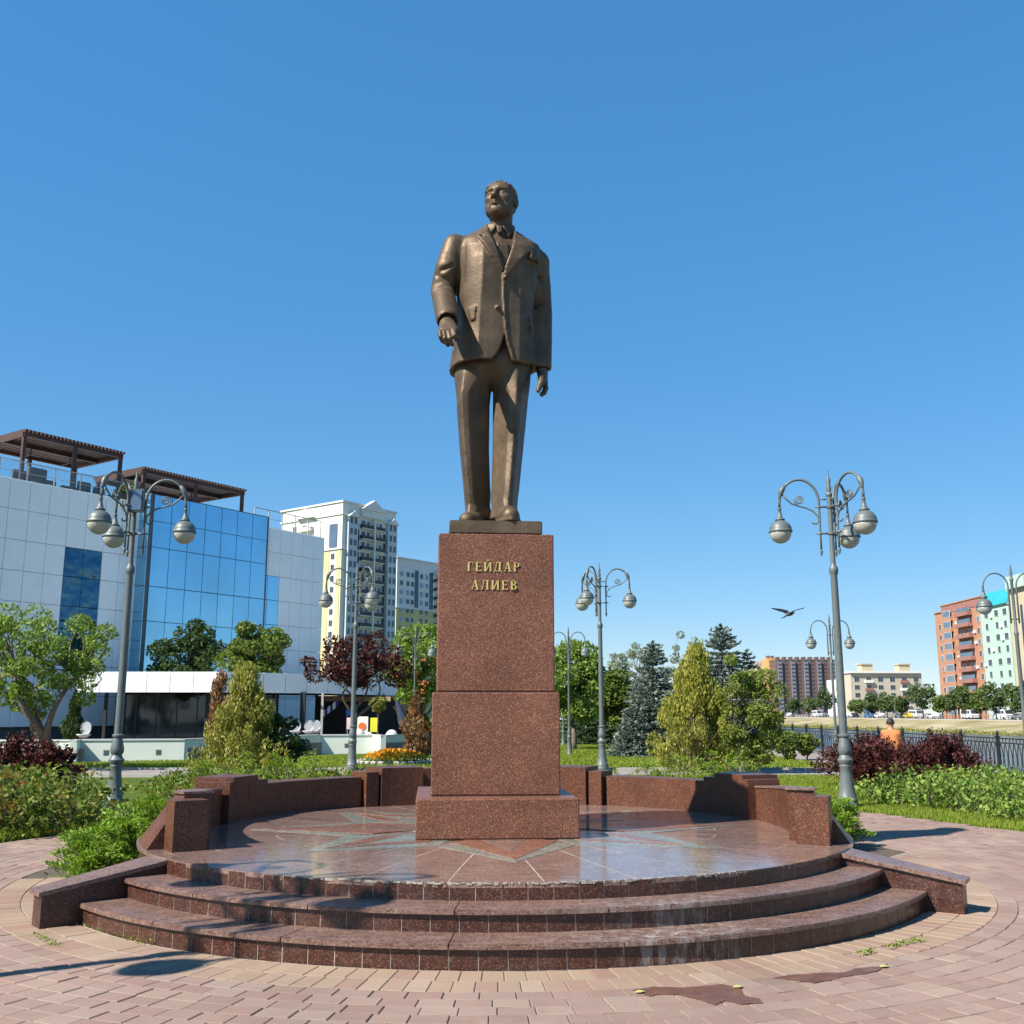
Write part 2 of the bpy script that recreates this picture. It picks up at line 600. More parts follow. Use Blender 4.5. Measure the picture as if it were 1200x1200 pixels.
arc_l = [(CX + 6.68 * math.sin(R(a)), CY - 6.68 * math.cos(R(a))) for a in range(-95, -181, -5)]
plaza_poly = [(-16, -4), (16, -4), (12, 6)] + GRASS_R[::-1] + [(CX, 18.2)] + arc_l[::-1] + [(-9, 11.2), (-16, 10.0)]
paving = sheet('paving', plaza_poly, -0.009, M['sand'])
rings = [(4.205, 4.45), (4.45, 4.70)]
r = 4.70
while r < 8.5:
    rings.append((r, r + 0.156)); r += 0.156
pav = []
for ri, (ra, rb) in enumerate(rings):
    rm = (ra + rb) / 2
    wid = 0.137 if ri < 2 else 0.212
    n = int(round(2 * PI * rm / wid))
    off = random.random()
    g = 0.0022
    me_ = {}
    da = 2 * PI / n
    for v in range(3):
        half = da / 2 - g / rm
        mb = MB()
        P = []
        tl = (random.random() - .5) * .004
        for (eb, z) in ((0, -0.05), (0, -0.004), (0.0045, 0.0)):
            for (sa, rr) in ((-1, ra + g + eb), (1, ra + g + eb), (1, rb - g - eb), (-1, rb - g - eb)):
                a = sa * (half - eb / rm)
                P.append((rr * math.sin(a), -rr * math.cos(a), z + (tl * sa if z > -0.04 else 0)))
        Fq = []
        for k in (0, 4):
            for i in range(4):
                j = (i + 1) % 4
                Fq.append((k + j, k + i, k + 4 + i, k + 4 + j))
        Fq.append((11, 10, 9, 8))
        mb.add(P, Fq)
        me_[v] = mb
    for k in range(n):
        a = (k + off) * da
        x, y = CX + rm * math.sin(a), CY - rm * math.cos(a)
        if y < 4.6: continue
        ang = math.degrees(math.atan2(math.sin(a), math.cos(a)))
        if abs(ang) > 150: continue
        al = ang - math.degrees(TH)
        if (abs(al) > 62 and rm < 3.6) or (al > 98 and rm < 4.95) or (al < -66 and rm < (4.30 if al > -88 else 4.72)): continue
        if x < 0 and ang < -92 and rm > 6.62: continue
        if right_of_grass(x, y): continue
        px = 600 + 1200 * x / (y * _c - EYE * _s)
        if px < -90 or px > 1290: continue
        d2 = (y * y)
        pav.append(((ra - rb) * -wid / d2 / y * (1 if -5 < px < 1205 and y > 5.4 else .2), ri, a, me_[random.randrange(3)]))
pav.sort(key=lambda q: -q[0])
cache = {}
for q in pav[:300]:
    mb = q[3]
    if id(mb) not in cache: cache[id(mb)] = mb.mesh('paver', M['paver_sand'] if q[1] < 2 else M['paver'])
    o = link('paver', cache[id(mb)], paving, (CX, CY, (random.random() - .5) * .004), (0, 0, q[2]))
rest = [MB(), MB()]
for q in pav[300:]:
    ca, sa = math.cos(q[2]), math.sin(q[2])
    dz = (random.random() - .5) * .004
    rest[0 if q[1] < 2 else 1].add([(CX + x * ca - y * sa, CY + x * sa + y * ca, z + dz) for (x, y, z) in q[3].v], q[3].f)
tag(rest[0].build('paver', M['paver_sand'], paving), kind='stuff')
tag(rest[1].build('paver', M['paver'], paving), kind='stuff')

# paths behind the monument, promenade along the river
sheet('path', [(-40, 27.3), (9.3, 27.3), (9.3, 30.2), (-40, 30.2)], -0.012, M['path'])
for (nm, y) in (('path_kerb', 27.2), ('path_kerb', 30.3)):
    mb = MB(); mb.box((-15.3, y, 0.0), (49.2, 0.16, 0.09)); tag(mb.build(nm, M['kerb']), kind='structure')
sheet('promenade', [(9.5, 21.5), (13.3, 18), (13.3, 300), (9.9, 300)], -0.012, M['path'])

# wet mud left on the pavers
def blob_sheet(name, label, cat, pts, z, mat, thick=0.004):
    mb = MB(); mb.prism(pts, z, z + thick)
    o = mb.build(name, mat)
    return tag(o, label, cat)


def px_poly(pp, z):
    P = [on(x, y, z) for x, y in pp]
    A = sum(P[i].x * P[(i + 1) % len(P)].y - P[(i + 1) % len(P)].x * P[i].y for i in range(len(P)))
    return [(p.x, p.y) for p in (P if A > 0 else P[::-1])]


def wobble(pp, n=5, amp=0.9):
    out = []
    for i in range(len(pp)):
        a, b = pp[i], pp[(i + 1) % len(pp)]
        for k in range(n):
            t = k / n
            out.append((a[0] + (b[0] - a[0]) * t + random.uniform(-amp, amp), a[1] + (b[1] - a[1]) * t + random.uniform(-amp * .4, amp * .4)))
    return out


blob_sheet('mud_puddle', 'nearer brown mud puddle on the pavers in front of the steps', 'puddle',
           px_poly(wobble([(741, 1161), (765, 1157), (800, 1158), (845, 1154), (868, 1158), (872, 1168), (890, 1171), (893, 1176), (868, 1177), (850, 1173), (838, 1178), (818, 1171), (795, 1166), (770, 1166), (762, 1168)]), 0.001), 0.001, M['mud'])
blob_sheet('mud_puddle', 'farther thin brown mud puddle trailing along the curved paver rows', 'puddle',
           px_poly(wobble([(905, 1147), (925, 1143), (960, 1141), (990, 1140), (1005, 1135), (1030, 1133), (1040, 1130), (1030, 1138), (1010, 1142), (990, 1145), (975, 1149), (955, 1152), (930, 1149)]), 0.001), 0.001, M['mud'])

# ------------------------------------------------------------------ the stepped terrace
terrace = thing('stepped_terrace', 'round terrace of three curved red granite steps with a star floor', 'terrace', (CX, CY, 0), TH)
ACH = 54.0


def arc_block(mb, r0, r1, a0, a1, z0, z1, step=3.0, z1b=None, rb=None, mi=0):
    """curved block between two radii; z1b: height at a1; rb: outer radius at the foot"""
    n = max(1, int(math.ceil(abs(a1 - a0) / step)))
    P = []
    for i in range(n + 1):
        t = i / n
        a = a0 + (a1 - a0) * t
        zt = z1 if z1b is None else z1 + (z1b - z1) * t
        for (r_, z_) in ((r0, z0), (rb or r1, z0), (r1, zt), (r0, zt)):
            p = pol(r_, a); P.append((p[0], p[1], z_))
    Fq = []
    for i in range(n):
        for k in range(4):
            j = (k + 1) % 4
            q = (i * 4 + k, i * 4 + j, (i + 1) * 4 + j, (i + 1) * 4 + k)
            Fq.append(q if a1 > a0 else q[::-1])
    e0 = (3, 2, 1, 0); e1 = tuple(n * 4 + k for k in (0, 1, 2, 3))
    Fq += [e0, e1] if a1 > a0 else [e0[::-1], e1[::-1]]
    return mb.add(P, Fq, mi)


mb = MB()
arc_block(mb, 0.3, R1 - 0.003, -ACH, ACH, -0.03, H1 - 0.032, .65)
arc_block(mb, 0.3, R2 - 0.003, -ACH, ACH, H1 - 0.032, H2 - 0.032, .65)
arc_block(mb, 0.02, R3 - 0.003, -ACH - 4, ACH + 4, H2 - 0.032, H3 - 0.0012, .65)
arc_block(mb, 0.02, 3.40, ACH + 4, 360 - ACH - 4, H2 - 0.032, H3 - 0.0012, 2)
mb.build('mortar_bed', M['mortar'], terrace)
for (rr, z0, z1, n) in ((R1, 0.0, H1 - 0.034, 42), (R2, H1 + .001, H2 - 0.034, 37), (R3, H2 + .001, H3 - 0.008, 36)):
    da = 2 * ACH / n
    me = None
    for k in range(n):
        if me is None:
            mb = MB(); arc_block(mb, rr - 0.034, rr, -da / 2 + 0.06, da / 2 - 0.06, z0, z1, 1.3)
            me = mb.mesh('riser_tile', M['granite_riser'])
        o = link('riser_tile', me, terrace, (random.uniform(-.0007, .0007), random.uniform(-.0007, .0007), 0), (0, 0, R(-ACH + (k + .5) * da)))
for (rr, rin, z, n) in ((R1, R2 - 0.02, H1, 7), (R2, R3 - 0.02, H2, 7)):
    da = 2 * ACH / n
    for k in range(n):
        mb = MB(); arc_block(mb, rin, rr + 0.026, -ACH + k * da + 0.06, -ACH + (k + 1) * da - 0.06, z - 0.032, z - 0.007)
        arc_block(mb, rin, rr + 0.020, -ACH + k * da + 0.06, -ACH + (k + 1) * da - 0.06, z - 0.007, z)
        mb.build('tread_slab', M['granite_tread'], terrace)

# star floor: ring slabs, grey points, pink bands
NS = 32
for k in range(NS):
    a0 = -180 + k * 360 / NS + 2.0; a1 = a0 + 360 / NS
    cuts = (0.9, 2.25, 3.53) if k % 2 else (0.9, 1.7, 3.0, 3.53)
    for (ra, rb) in zip(cuts, cuts[1:]):
        mb = MB()
        arc_block(mb, ra + .004, rb - (0.004 if rb < 3.5 else 0), a0 + .13 / ra * 1.7, a1 - .13 / ra * 1.7, H3 - .034, H3, 1.4)
        mb.build('floor_slab', M['granite_floor'], terrace)


def star_piece(name, pts, z, mat):
    A = sum(pts[i][0] * pts[(i + 1) % len(pts)][1] - pts[(i + 1) % len(pts)][0] * pts[i][1] for i in range(len(pts)))
    mb = MB(); mb.prism(pts if A > 0 else pts[::-1], z - 0.004, z)
    return mb.build(name, mat, terrace)


for k in range(8):
    a = k * 45
    main = (k % 2 == 0)
    tip = pol(2.52, a); l = pol(1.62, a - 22.5); r_ = pol(1.62, a + 22.5); c0 = pol(0.5, a)
    star_piece('star_point', [tip, r_, c0, l], H3 + 0.0035, M['granite_grey'])
    if main:
        t2 = pol(2.40, a); i2 = pol(1.95, a)
        for s in (-1, 1):
            o1 = pol(1.34, a + s * 21); o2 = pol(0.95, a + s * 16)
            star_piece('star_band', [t2, o1, o2, i2], H3 + 0.007, M['granite_pink'])
        star_piece('star_core', [pol(1.92, a), pol(0.95, a + 15), pol(.5, a), pol(.95, a - 15)], H3 + 0.0068, M['granite_floor'])
    else:
        for s in (-1, 1):
            star_piece('star_band', [pol(2.25, a + s * .6), pol(1.4, a + s * 14), pol(1.15, a + s * 12), pol(1.75, a + s * 1.5)], H3 + 0.007, M['granite_pink'])

# pale lime crust along the platform edge
mb = MB()
for k in range(120):
    a = random.choice([random.uniform(-13, 8), random.uniform(-13, 8), random.uniform(-30, -13), random.uniform(8, 30)])
    w = random.uniform(.15, .9)
    arc_block(mb, R3 - random.uniform(.006, .02), R3 + random.uniform(.002, .006), a, a + w, H3 - random.uniform(.004, .018), H3 + .002, 1)
tag(mb.build('lime_crust', M['stain'], terrace), kind='stuff')

# ------------------------------------------------------------------ the two cheek walls of the steps
for s in (-1, 1):
    ch = thing('cheek_wall', 'sloping granite cheek wall with slab top at the %s end of the steps' % ('left' if s < 0 else 'right'), 'wall', (CX, CY, 0), TH, 'cheek walls of the steps')
    zi, zo = H3 - 0.03, 0.232
    a_in, a_o0, a_o1 = 54.0, 60.5, 56.2
    p_i0 = pol(3.42, a_in * s); p_o0 = pol(3.42, a_o0 * s); p_i1 = pol(4.49, 53.6 * s); p_o1 = pol(4.49, a_o1 * s)
    b = [p_i0, p_i1, p_o1, p_o0] if s < 0 else [p_i0, p_o0, p_o1, p_i1]
    zz = {p_i0: zi, p_o0: zi, p_i1: zo, p_o1: zo}
    mb = MB(); mb.hexa([(p[0], p[1], -.03) for p in b[::-1]] + [(p[0], p[1], zz[p]) for p in b[::-1]] if False else [(p[0], p[1], -.03) for p in b] + [(p[0], p[1], zz[p]) for p in b])
    if s > 0: pass
    mb.build('wall_body', M['granite_dark'], ch)
    q_i0 = pol(3.40, (a_in - .5) * s); q_o0 = pol(3.40, (a_o0 + .5) * s); q_i1 = pol(4.52, 53.25 * s); q_o1 = pol(4.52, 56.55 * s)
    b = [q_i0, q_i1, q_o1, q_o0] if s < 0 else [q_i0, q_o0, q_o1, q_i1]
    zz = {q_i0: zi + .002, q_o0: zi + .002, q_i1: zo + .002, q_o1: zo + .002}
    mb = MB(); mb.hexa([(p[0], p[1], zz[p]) for p in b] + [(p[0], p[1], zz[p] + .032) for p in b])
    mb.build('capstone', M['granite_tread'], ch)

# ------------------------------------------------------------------ the low curved wall round the terrace
wall = thing('curved_wall', 'low curved red granite wall with stepped pilasters round the terrace', 'wall', (CX, CY, 0), TH)


def seg(name, r0, r1, a0, a1, z1, z1b=None, rb=None, z0=H3 - .01, cap=False):
    for s in (-1, 1):
        mb = MB(); arc_block(mb, r0, r1, a0 * s, a1 * s, z0, z1, 2.5, z1b, rb)
        mb.build(name, M['granite'], wall)


def segc(a0, a1, r0, r1, z1, z1b=None):
    for s in (-1, 1):
        mb = MB()
        n = max(1, int((a1 - a0) / 2.5)); P = []
        for i in range(n + 1):
            t = i / n; a = (a0 + (a1 - a0) * t) * s; zt = z1 if z1b is None else z1 + (z1b - z1) * t
            for (r_, z_) in ((r0, zt + .001), (r1, zt + .001), (r1, zt + .022), (r0, zt + .022)):
                p = pol(r_, a); P.append((p[0], p[1], z_))
        Fq = []
        for i in range(n):
            for k in range(4):
                j = (k + 1) % 4
                q = (i * 4 + k, i * 4 + j, (i + 1) * 4 + j, (i + 1) * 4 + k)
                Fq.append(q if s > 0 else q[::-1])
        e0 = (3, 2, 1, 0); e1 = tuple(n * 4 + k for k in range(4))
        Fq += [e0, e1] if s > 0 else [e0[::-1], e1[::-1]]
        mb.add(P, Fq)
        mb.build('capstone', M['granite_tread'], wall)


seg('end_block', 2.97, 3.20, 63.7, 79.8, 0.885, 0.835, 3.52)
segc(63.3, 79.9, 2.955, 3.225, 0.885, 0.835)
seg('wall_segment', 2.97, 3.22, 80.1, 99.8, 0.83, 0.775, 3.50)
segc(80.1, 99.8, 2.96, 3.24, 0.83, 0.775)
seg('pilaster', 2.90, 3.30, 100.6, 103.4, 0.858)
seg('pilaster', 2.94, 3.40, 104.2, 115.0, 0.898)
seg('wall_segment', 2.955, 3.30, 115.05, 119.0, 0.842)
seg('wall_segment', 2.97, 3.30, 119.05, 148.0, 0.790)
seg('pilaster', 2.89, 3.30, 148.6, 152.0, 0.850)
seg('pilaster', 2.87, 3.40, 152.7, 164.0, 0.898)
mb = MB(); arc_block(mb, 3.16, 3.45, 163.9, 196.1, H3 - .01, 0.865, 2.5); mb.build('wall_segment', M['granite'], wall)
for s in (-1, 1):
    mb = MB(); arc_block(mb, 3.07, 3.37, 59.0 * s, 63.5 * s, H3 + .001, 0.848, 5)
    mb.build('end_pillar', M['granite'], wall)
# plain back of the wall down to the planting bed
mb = MB(); arc_block(mb, 3.36, 3.50, 58, 302, -.03, H3 - .012, 3); mb.build('footing', M['granite_dark'], wall)

# ------------------------------------------------------------------ pedestal
ped = thing('pedestal', 'tall red granite pedestal with gold lettering standing on the star floor', 'pedestal', (CX, CY, 0), TH)


def stone(name, x0, x1, y0, y1, z0, z1, mat, parent, bev=0.012):
    mb = MB(); mb.box(((x0 + x1) / 2, (y0 + y1) / 2, (z0 + z1) / 2), (x1 - x0, y1 - y0, z1 - z0))
    o = mb.build(name, mat, parent)
    bm = bmesh.new(); bm.from_mesh(o.data)
    bmesh.ops.bevel(bm, geom=bm.edges[:], offset=bev, segments=2, affect='EDGES', profile=.5)
    bm.to_mesh(o.data); bm.free()
    return o


PX = -0.055
stone('base_block', PX - .775, PX + .775, -1.08, 0.62, H3 + .008, 0.800, M['granite_pedestal'], ped)
stone('lower_block', PX - .635, PX + .635, -0.76, 0.34, 0.806, 1.797, M['granite_pedestal'], ped)
stone('upper_block', PX - .592, PX + .592, -0.715, 0.30, 1.806, 3.405, M['granite_pedestal'], ped)
mb = MB()
mb.box((PX, -.21, 0.803), (1.24, 1.07, .006)); mb.box((PX, -.21, 1.8015), (1.15, 0.98, .010))
mb.build('joint', M['joint_dark'], ped)

# serif capitals made of stems, hairlines and serifs; unit cap height
def glyph(ch):
    S, Hh, sf = 0.17, 0.055, 0.04
    q = []
    def rect(x0, y0, x1, y1): q.append([(x0, y0), (x1, y0), (x1, y1), (x0, y1)])
    def stem(x, w=S):
        rect(x, 0, x + w, 1); rect(x - sf, 0, x + w + sf, .045); rect(x - sf, .955, x + w + sf, 1)
    def arc(cx, cy, rx, ry, a0, a1, w0, w1):
        n = 12
        for i in range(n):
            t0, t1 = a0 + (a1 - a0) * i / n, a0 + (a1 - a0) * (i + 1) / n
            def wd(t): return w0 + (w1 - w0) * abs(math.cos(t))
            P = []
            for (t, o) in ((t0, 0), (t1, 0), (t1, 1), (t0, 1)):
                w = wd(t) * o
                P.append((cx + (rx - w) * math.cos(t), cy + (ry - (0 if o == 0 else w0)) * math.sin(t)))
            q.append(P[::-1])
    def slant(x0, y0, x1, y1, w): q.append([(x0, y0), (x0 + w, y0), (x1 + w, y1), (x1, y1)])
    if ch == 'Г':
        stem(.06); rect(.06, .945, .62, 1); rect(.575, .74, .62, 1); adv = .68
    elif ch == 'Е':
        stem(.06); rect(.06, .945, .62, 1); rect(.06, 0, .64, .055); rect(.06, .49, .5, .545)
        rect(.575, .78, .62, 1); rect(.6, 0, .645, .22); rect(.46, .42, .5, .61); adv = .72
    elif ch in 'ЙИ':
        stem(.05); stem(.62); slant(.2, .06, .6, .94, .09); adv = .88
        if ch == 'Й':
            arc(.42, 1.27, .17, .16, PI, 2 * PI, .035, .09)
    elif ch == 'Д':
        rect(.0, .0, .86, .055); rect(0, -.2, .05, .05); rect(.81, -.2, .86, .05)
        slant(.12, .05, .3, 1, .055); rect(.56, .05, .73, 1); rect(.24, .945, .8, 1); adv = .90
    elif ch == 'А':
        slant(.05, 0, .36, 1, .055); slant(.56, 0, .33, 1, .18); rect(.16, .32, .62, .375)
        rect(-.03, 0, .2, .045); rect(.47, 0, .84, .045); adv = .84
    elif ch == 'Р':
        stem(.06); arc(.28, .735, .36, .265, -PI / 2, PI / 2, .055, .16); rect(.06, .945, .3, 1); rect(.06, .47, .3, .525); adv = .70
    elif ch == 'Л':
        slant(.08, .0, .28, 1, .055); rect(.56, 0, .73, 1); rect(.22, .945, .8, 1); rect(.5, 0, .79, .045); rect(-.02, 0, .12, .13); adv = .84
    elif ch == 'В':
        stem(.06); arc(.26, .755, .33, .245, -PI / 2, PI / 2, .055, .16); arc(.28, .265, .38, .265, -PI / 2, PI / 2, .055, .17)
        rect(.06, .945, .28, 1); rect(.06, 0, .3, .055); rect(.06, .48, .3, .53); adv = .74
    return q, adv


def write(text, xl, xr, zb, cap, yf):
    gl = [glyph(c) for c in text]
    tot = sum(g[1] for g in gl)
    gap = ((xr - xl) / cap - tot) / (len(gl) - 1)
    x = xl
    for q, adv in gl:
        mb = MB()
        for i, poly in enumerate(q):
            P = [(x + p[0] * cap, zb + p[1] * cap) for p in poly]
            dy = yf - 0.008 - i * 0.0004
            V = [(p[0], yf + .003, p[1]) for p in P] + [(p[0], dy, p[1]) for p in P]
            mb.add(V, [(4, 5, 6, 7), (0, 4, 7, 3), (1, 2, 6, 5), (0, 1, 5, 4), (3, 7, 6, 2)])
        mb.build('letter', M['gold'], ped)
        x += (adv + gap) * cap


_f = -0.715
_Y = CY - .715
def lx(px, py): return (at(px, py, _Y).x - CX + 0.715 * math.sin(TH) * -1) / math.cos(TH)
write('ГЕЙДАР', lx(547.8, 665), lx(609.2, 665), at(580, 669.6, _Y).z, at(580, 659, _Y).z - at(580, 669.6, _Y).z, _f)
write('АЛИЕВ', lx(552.5, 686), lx(606.3, 686), at(580, 691, _Y).z, at(580, 680.3, _Y).z - at(580, 691, _Y).z, _f)

LEAFY = paint('yellow_fallen_leaf', (0.46, 0.42, 0.13), .8)
for (px, py, lab) in ((750, 1163, 'yellow leaf at the left tip of the nearer mud puddle'), (865, 1157, 'yellow leaf on the right part of the nearer mud puddle'), (1036, 1133, 'yellowish leaf at the far end of the thin mud puddle')):
    p = on(px, py, .006); mb = MB(); a = random.random() * 6
    L_ = .036
    P = [(math.cos(q) * L_ * (1 if k % 2 == 0 else .55), math.sin(q) * L_ * .62) for k, q in enumerate([2 * PI * i / 8 for i in range(8)])]
    mb.add([(x, y, .004 + .006 * abs(y) / L_) for x, y in P] + [(x, y, .007 + .006 * abs(y) / L_) for x, y in P], [tuple(range(7, -1, -1)), tuple(range(8, 16))] + [(i, (i + 1) % 8, 8 + (i + 1) % 8, 8 + i) for i in range(8)])
    tag(mb.build('fallen_leaf', LEAFY, None, False, (p.x, p.y, .004), (0, 0, a)), lab, 'leaf', 'fallen leaves on the paving')

# ------------------------------------------------------------------ sculpting: distance fields meshed with surface nets
class Sculpt:
    def __init__(self, lo, hi, h):
        self.lo = np.array(lo, float); self.h = h
        n = np.ceil((np.array(hi) - self.lo) / h).astype(int) + 1
        self.n = n
        self.X = (self.lo[0] + h * np.arange(n[0]))[:, None, None]
        self.Y = (self.lo[1] + h * np.arange(n[1]))[None, :, None]
        self.Z = (self.lo[2] + h * np.arange(n[2]))[None, None, :]
        self.d = np.full(tuple(n), 9.0, np.float32)

    def sub(self, c0, c1, pad):
        """index window round a box"""
        a = np.floor((np.minimum(c0, c1) - pad - self.lo) / self.h).astype(int)
        b = np.ceil((np.maximum(c0, c1) + pad - self.lo) / self.h).astype(int) + 1
        a = np.clip(a, 0, self.n); b = np.clip(b, 0, self.n)
        return tuple(slice(i, j) for i, j in zip(a, b))

    def win(self, sl):
        return self.X[sl[0]], self.Y[:, sl[1]], self.Z[:, :, sl[2]]

    def join(self, sl, d, k=0.0):
        if k <= 0: self.d[sl] = np.minimum(self.d[sl], d)
        else:
            a = self.d[sl]; hh = np.clip(0.5 + 0.5 * (d - a) / k, 0, 1)
            self.d[sl] = d * (1 - hh) + a * hh - k * hh * (1 - hh)

    def cut(self, sl, d, k=0.0):
        """take away where d < 0"""
        a = self.d[sl]; m = -d
        if k <= 0: self.d[sl] = np.maximum(a, m)
        else:
            hh = np.clip(0.5 - 0.5 * (m - a) / k, 0, 1)
            self.d[sl] = m * (1 - hh) + a * hh + k * hh * (1 - hh)

    def _cone(self, a, b, ra, rb, pad):
        a = np.array(a, float); b = np.array(b, float)
        sl = self.sub(a, b, max(ra, rb) + pad)
        x, y, z = self.win(sl)
        ab = b - a; L = ab @ ab + 1e-9
        t = np.clip(((x - a[0]) * ab[0] + (y - a[1]) * ab[1] + (z - a[2]) * ab[2]) / L, 0, 1)
        d = np.sqrt((x - a[0] - t * ab[0]) ** 2 + (y - a[1] - t * ab[1]) ** 2 + (z - a[2] - t * ab[2]) ** 2) - (ra + (rb - ra) * t)
        return sl, d.astype(np.float32)

    def cone(self, a, b, ra, rb, k=0.0, minus=False):
        sl, d = self._cone(a, b, ra, rb, 0.06 + 2 * k)
        (self.cut if minus else self.join)(sl, d, k)
        return self

    def ell(self, c, r, k=0.0, yaw=0.0, minus=False, tilt=0.0):
        c = np.array(c, float); r = np.array(r, float)
        rm = r.max()
        sl = self.sub(c, c, rm + 0.06 + 2 * k)
        x, y, z = self.win(sl)
        x = x - c[0]; y = y - c[1]; z = z - c[2]
        if yaw:
            cy, sy = math.cos(yaw), math.sin(yaw)
            x, y = x * cy + y * sy, -x * sy + y * cy
        if tilt:
            ct, st = math.cos(tilt), math.sin(tilt)
            y, z = y * ct + z * st, -y * st + z * ct
        k0 = np.sqrt((x / r[0]) ** 2 + (y / r[1]) ** 2 + (z / r[2]) ** 2) + 1e-6
        k1 = np.sqrt((x / r[0] ** 2) ** 2 + (y / r[1] ** 2) ** 2 + (z / r[2] ** 2) ** 2) + 1e-6
        d = (k0 * (k0 - 1.0) / k1).astype(np.float32)
        (self.cut if minus else self.join)(sl, d, k)
        return self

    def all(self):
        return (slice(None),) * 3

    def field(self, fn, k=0.0, minus=False):
        d = fn(self.X, self.Y, self.Z) + np.zeros(tuple(self.n), np.float32)
        (self.cut if minus else self.join)(self.all(), d.astype(np.float32), k)
        return self

    def mesh(self, name, mat, off=(0, 0, 0), relax=1):
        d = self.d
        nx, ny, nz = d.shape
        s = d < 0
        corner = [(i, j, k) for i in (0, 1) for j in (0, 1) for k in (0, 1)]
        cnt = np.zeros((nx - 1, ny - 1, nz - 1), np.int8)
        for (i, j, k) in corner: cnt += s[i:nx - 1 + i, j:ny - 1 + j, k:nz - 1 + k]
        act = (cnt > 0) & (cnt < 8)
        idx = np.argwhere(act)
        vid = np.full(act.shape, -1, np.int64); vid[act] = np.arange(len(idx))
        acc = np.zeros((len(idx), 3)); num = np.zeros(len(idx))
        val = {c: d[idx[:, 0] + c[0], idx[:, 1] + c[1], idx[:, 2] + c[2]] for c in corner}
        for a in corner:
            for ax in range(3):
                if a[ax] == 0:
                    b = list(a); b[ax] = 1; b = tuple(b)
                    va, vb = val[a], val[b]
                    m = (va < 0) != (vb < 0)
                    t = np.where(m, va / np.where(m, va - vb, 1), 0)
                    p = np.tile(np.array(a, float), (len(idx), 1)); p[:, ax] = t
                    acc[m] += p[m]; num[m] += 1
        V = idx + acc / num[:, None]
        Q = []
        for ax in range(3):
            o = [1, 1, 1]; o[ax] = 0
            sh = [slice(1, None)] * 3; sh[ax] = slice(0, -1) if True else None
            lo = [slice(1, d.shape[i] - 1) for i in range(3)]; lo[ax] = slice(0, d.shape[ax] - 1)
            hi = list(lo); hi[ax] = slice(1, d.shape[ax])
            a = s[tuple(lo)]; b = s[tuple(hi)]
            for sign, mk in ((1, a & ~b), (0, ~a & b)):
                e = np.argwhere(mk)
                if not len(e): continue
                e = e + np.array(o)
                u, v = [(1, 2), (2, 0), (0, 1)][ax]
                def cell(du, dv):
                    q = e.copy(); q[:, u] -= du; q[:, v] -= dv
                    return vid[q[:, 0], q[:, 1], q[:, 2]]
                quad = np.stack([cell(0, 0), cell(1, 0), cell(1, 1), cell(0, 1)], 1)
                Q.append(quad if sign else quad[:, ::-1])
        Q = np.concatenate(Q)
        for _ in range(relax):
            A = np.zeros_like(V); c = np.zeros(len(V))
            for i in range(4):
                j = (i + 1) % 4
                np.add.at(A, Q[:, i], V[Q[:, j]]); np.add.at(c, Q[:, i], 1)
                np.add.at(A, Q[:, j], V[Q[:, i]]); np.add.at(c, Q[:, j], 1)
            V = V * .5 + .5 * A / np.maximum(c, 1)[:, None]
        V = self.lo + V * self.h - np.array(off)
        return mesh_np(name, V, Q, mat)


def in_poly(px, py, poly):
    """soft test: signed distance to a polygon (negative inside)"""
    d = np.full(np.broadcast(px, py).shape, 1e9)
    s = np.ones(d.shape)
    n = len(poly)
    for i in range(n):
        a = poly[i]; b = poly[i - 1]
        ex, ey = b[0] - a[0], b[1] - a[1]
        wx, wy = px - a[0], py - a[1]
        t = np.clip((wx * ex + wy * ey) / (ex * ex + ey * ey), 0, 1)
        d = np.minimum(d, (wx - ex * t) ** 2 + (wy - ey * t) ** 2)
        c1 = py >= a[1]; c2 = py < b[1]; c3 = ex * wy > ey * wx
        s = np.where((c1 & c2 & c3) | (~c1 & ~c2 & ~c3), -s, s)
    return s * np.sqrt(d)


# ------------------------------------------------------------------ the bronze statue
PT = 3.545                                        # top of the bronze plinth
SO = (-0.19, 10.87, PT)                           # statue origin
statue = thing('statue', 'tall bronze statue of a standing man in a suit on top of the pedestal', 'statue', SO)
mb = MB(); mb.box((-0.01, -0.03, -0.069), (0.955, 0.92, 0.135))
pl = mb.build('plinth', M['bronze'], statue, rot=(0, 0, TH))
bm = bmesh.new(); bm.from_mesh(pl.data); bmesh.ops.bevel(bm, geom=bm.edges[:], offset=.008, segments=2, affect='EDGES'); bm.to_mesh(pl.data); bm.free()


def XZ(px, py, Y=10.62):
    p = at(px, py, Y); return (p.x, p.z)


def lerp_tab(z, tab, col):
    zs = [t[0] for t in tab]
    return np.interp(z, zs, [t[col] for t in tab])


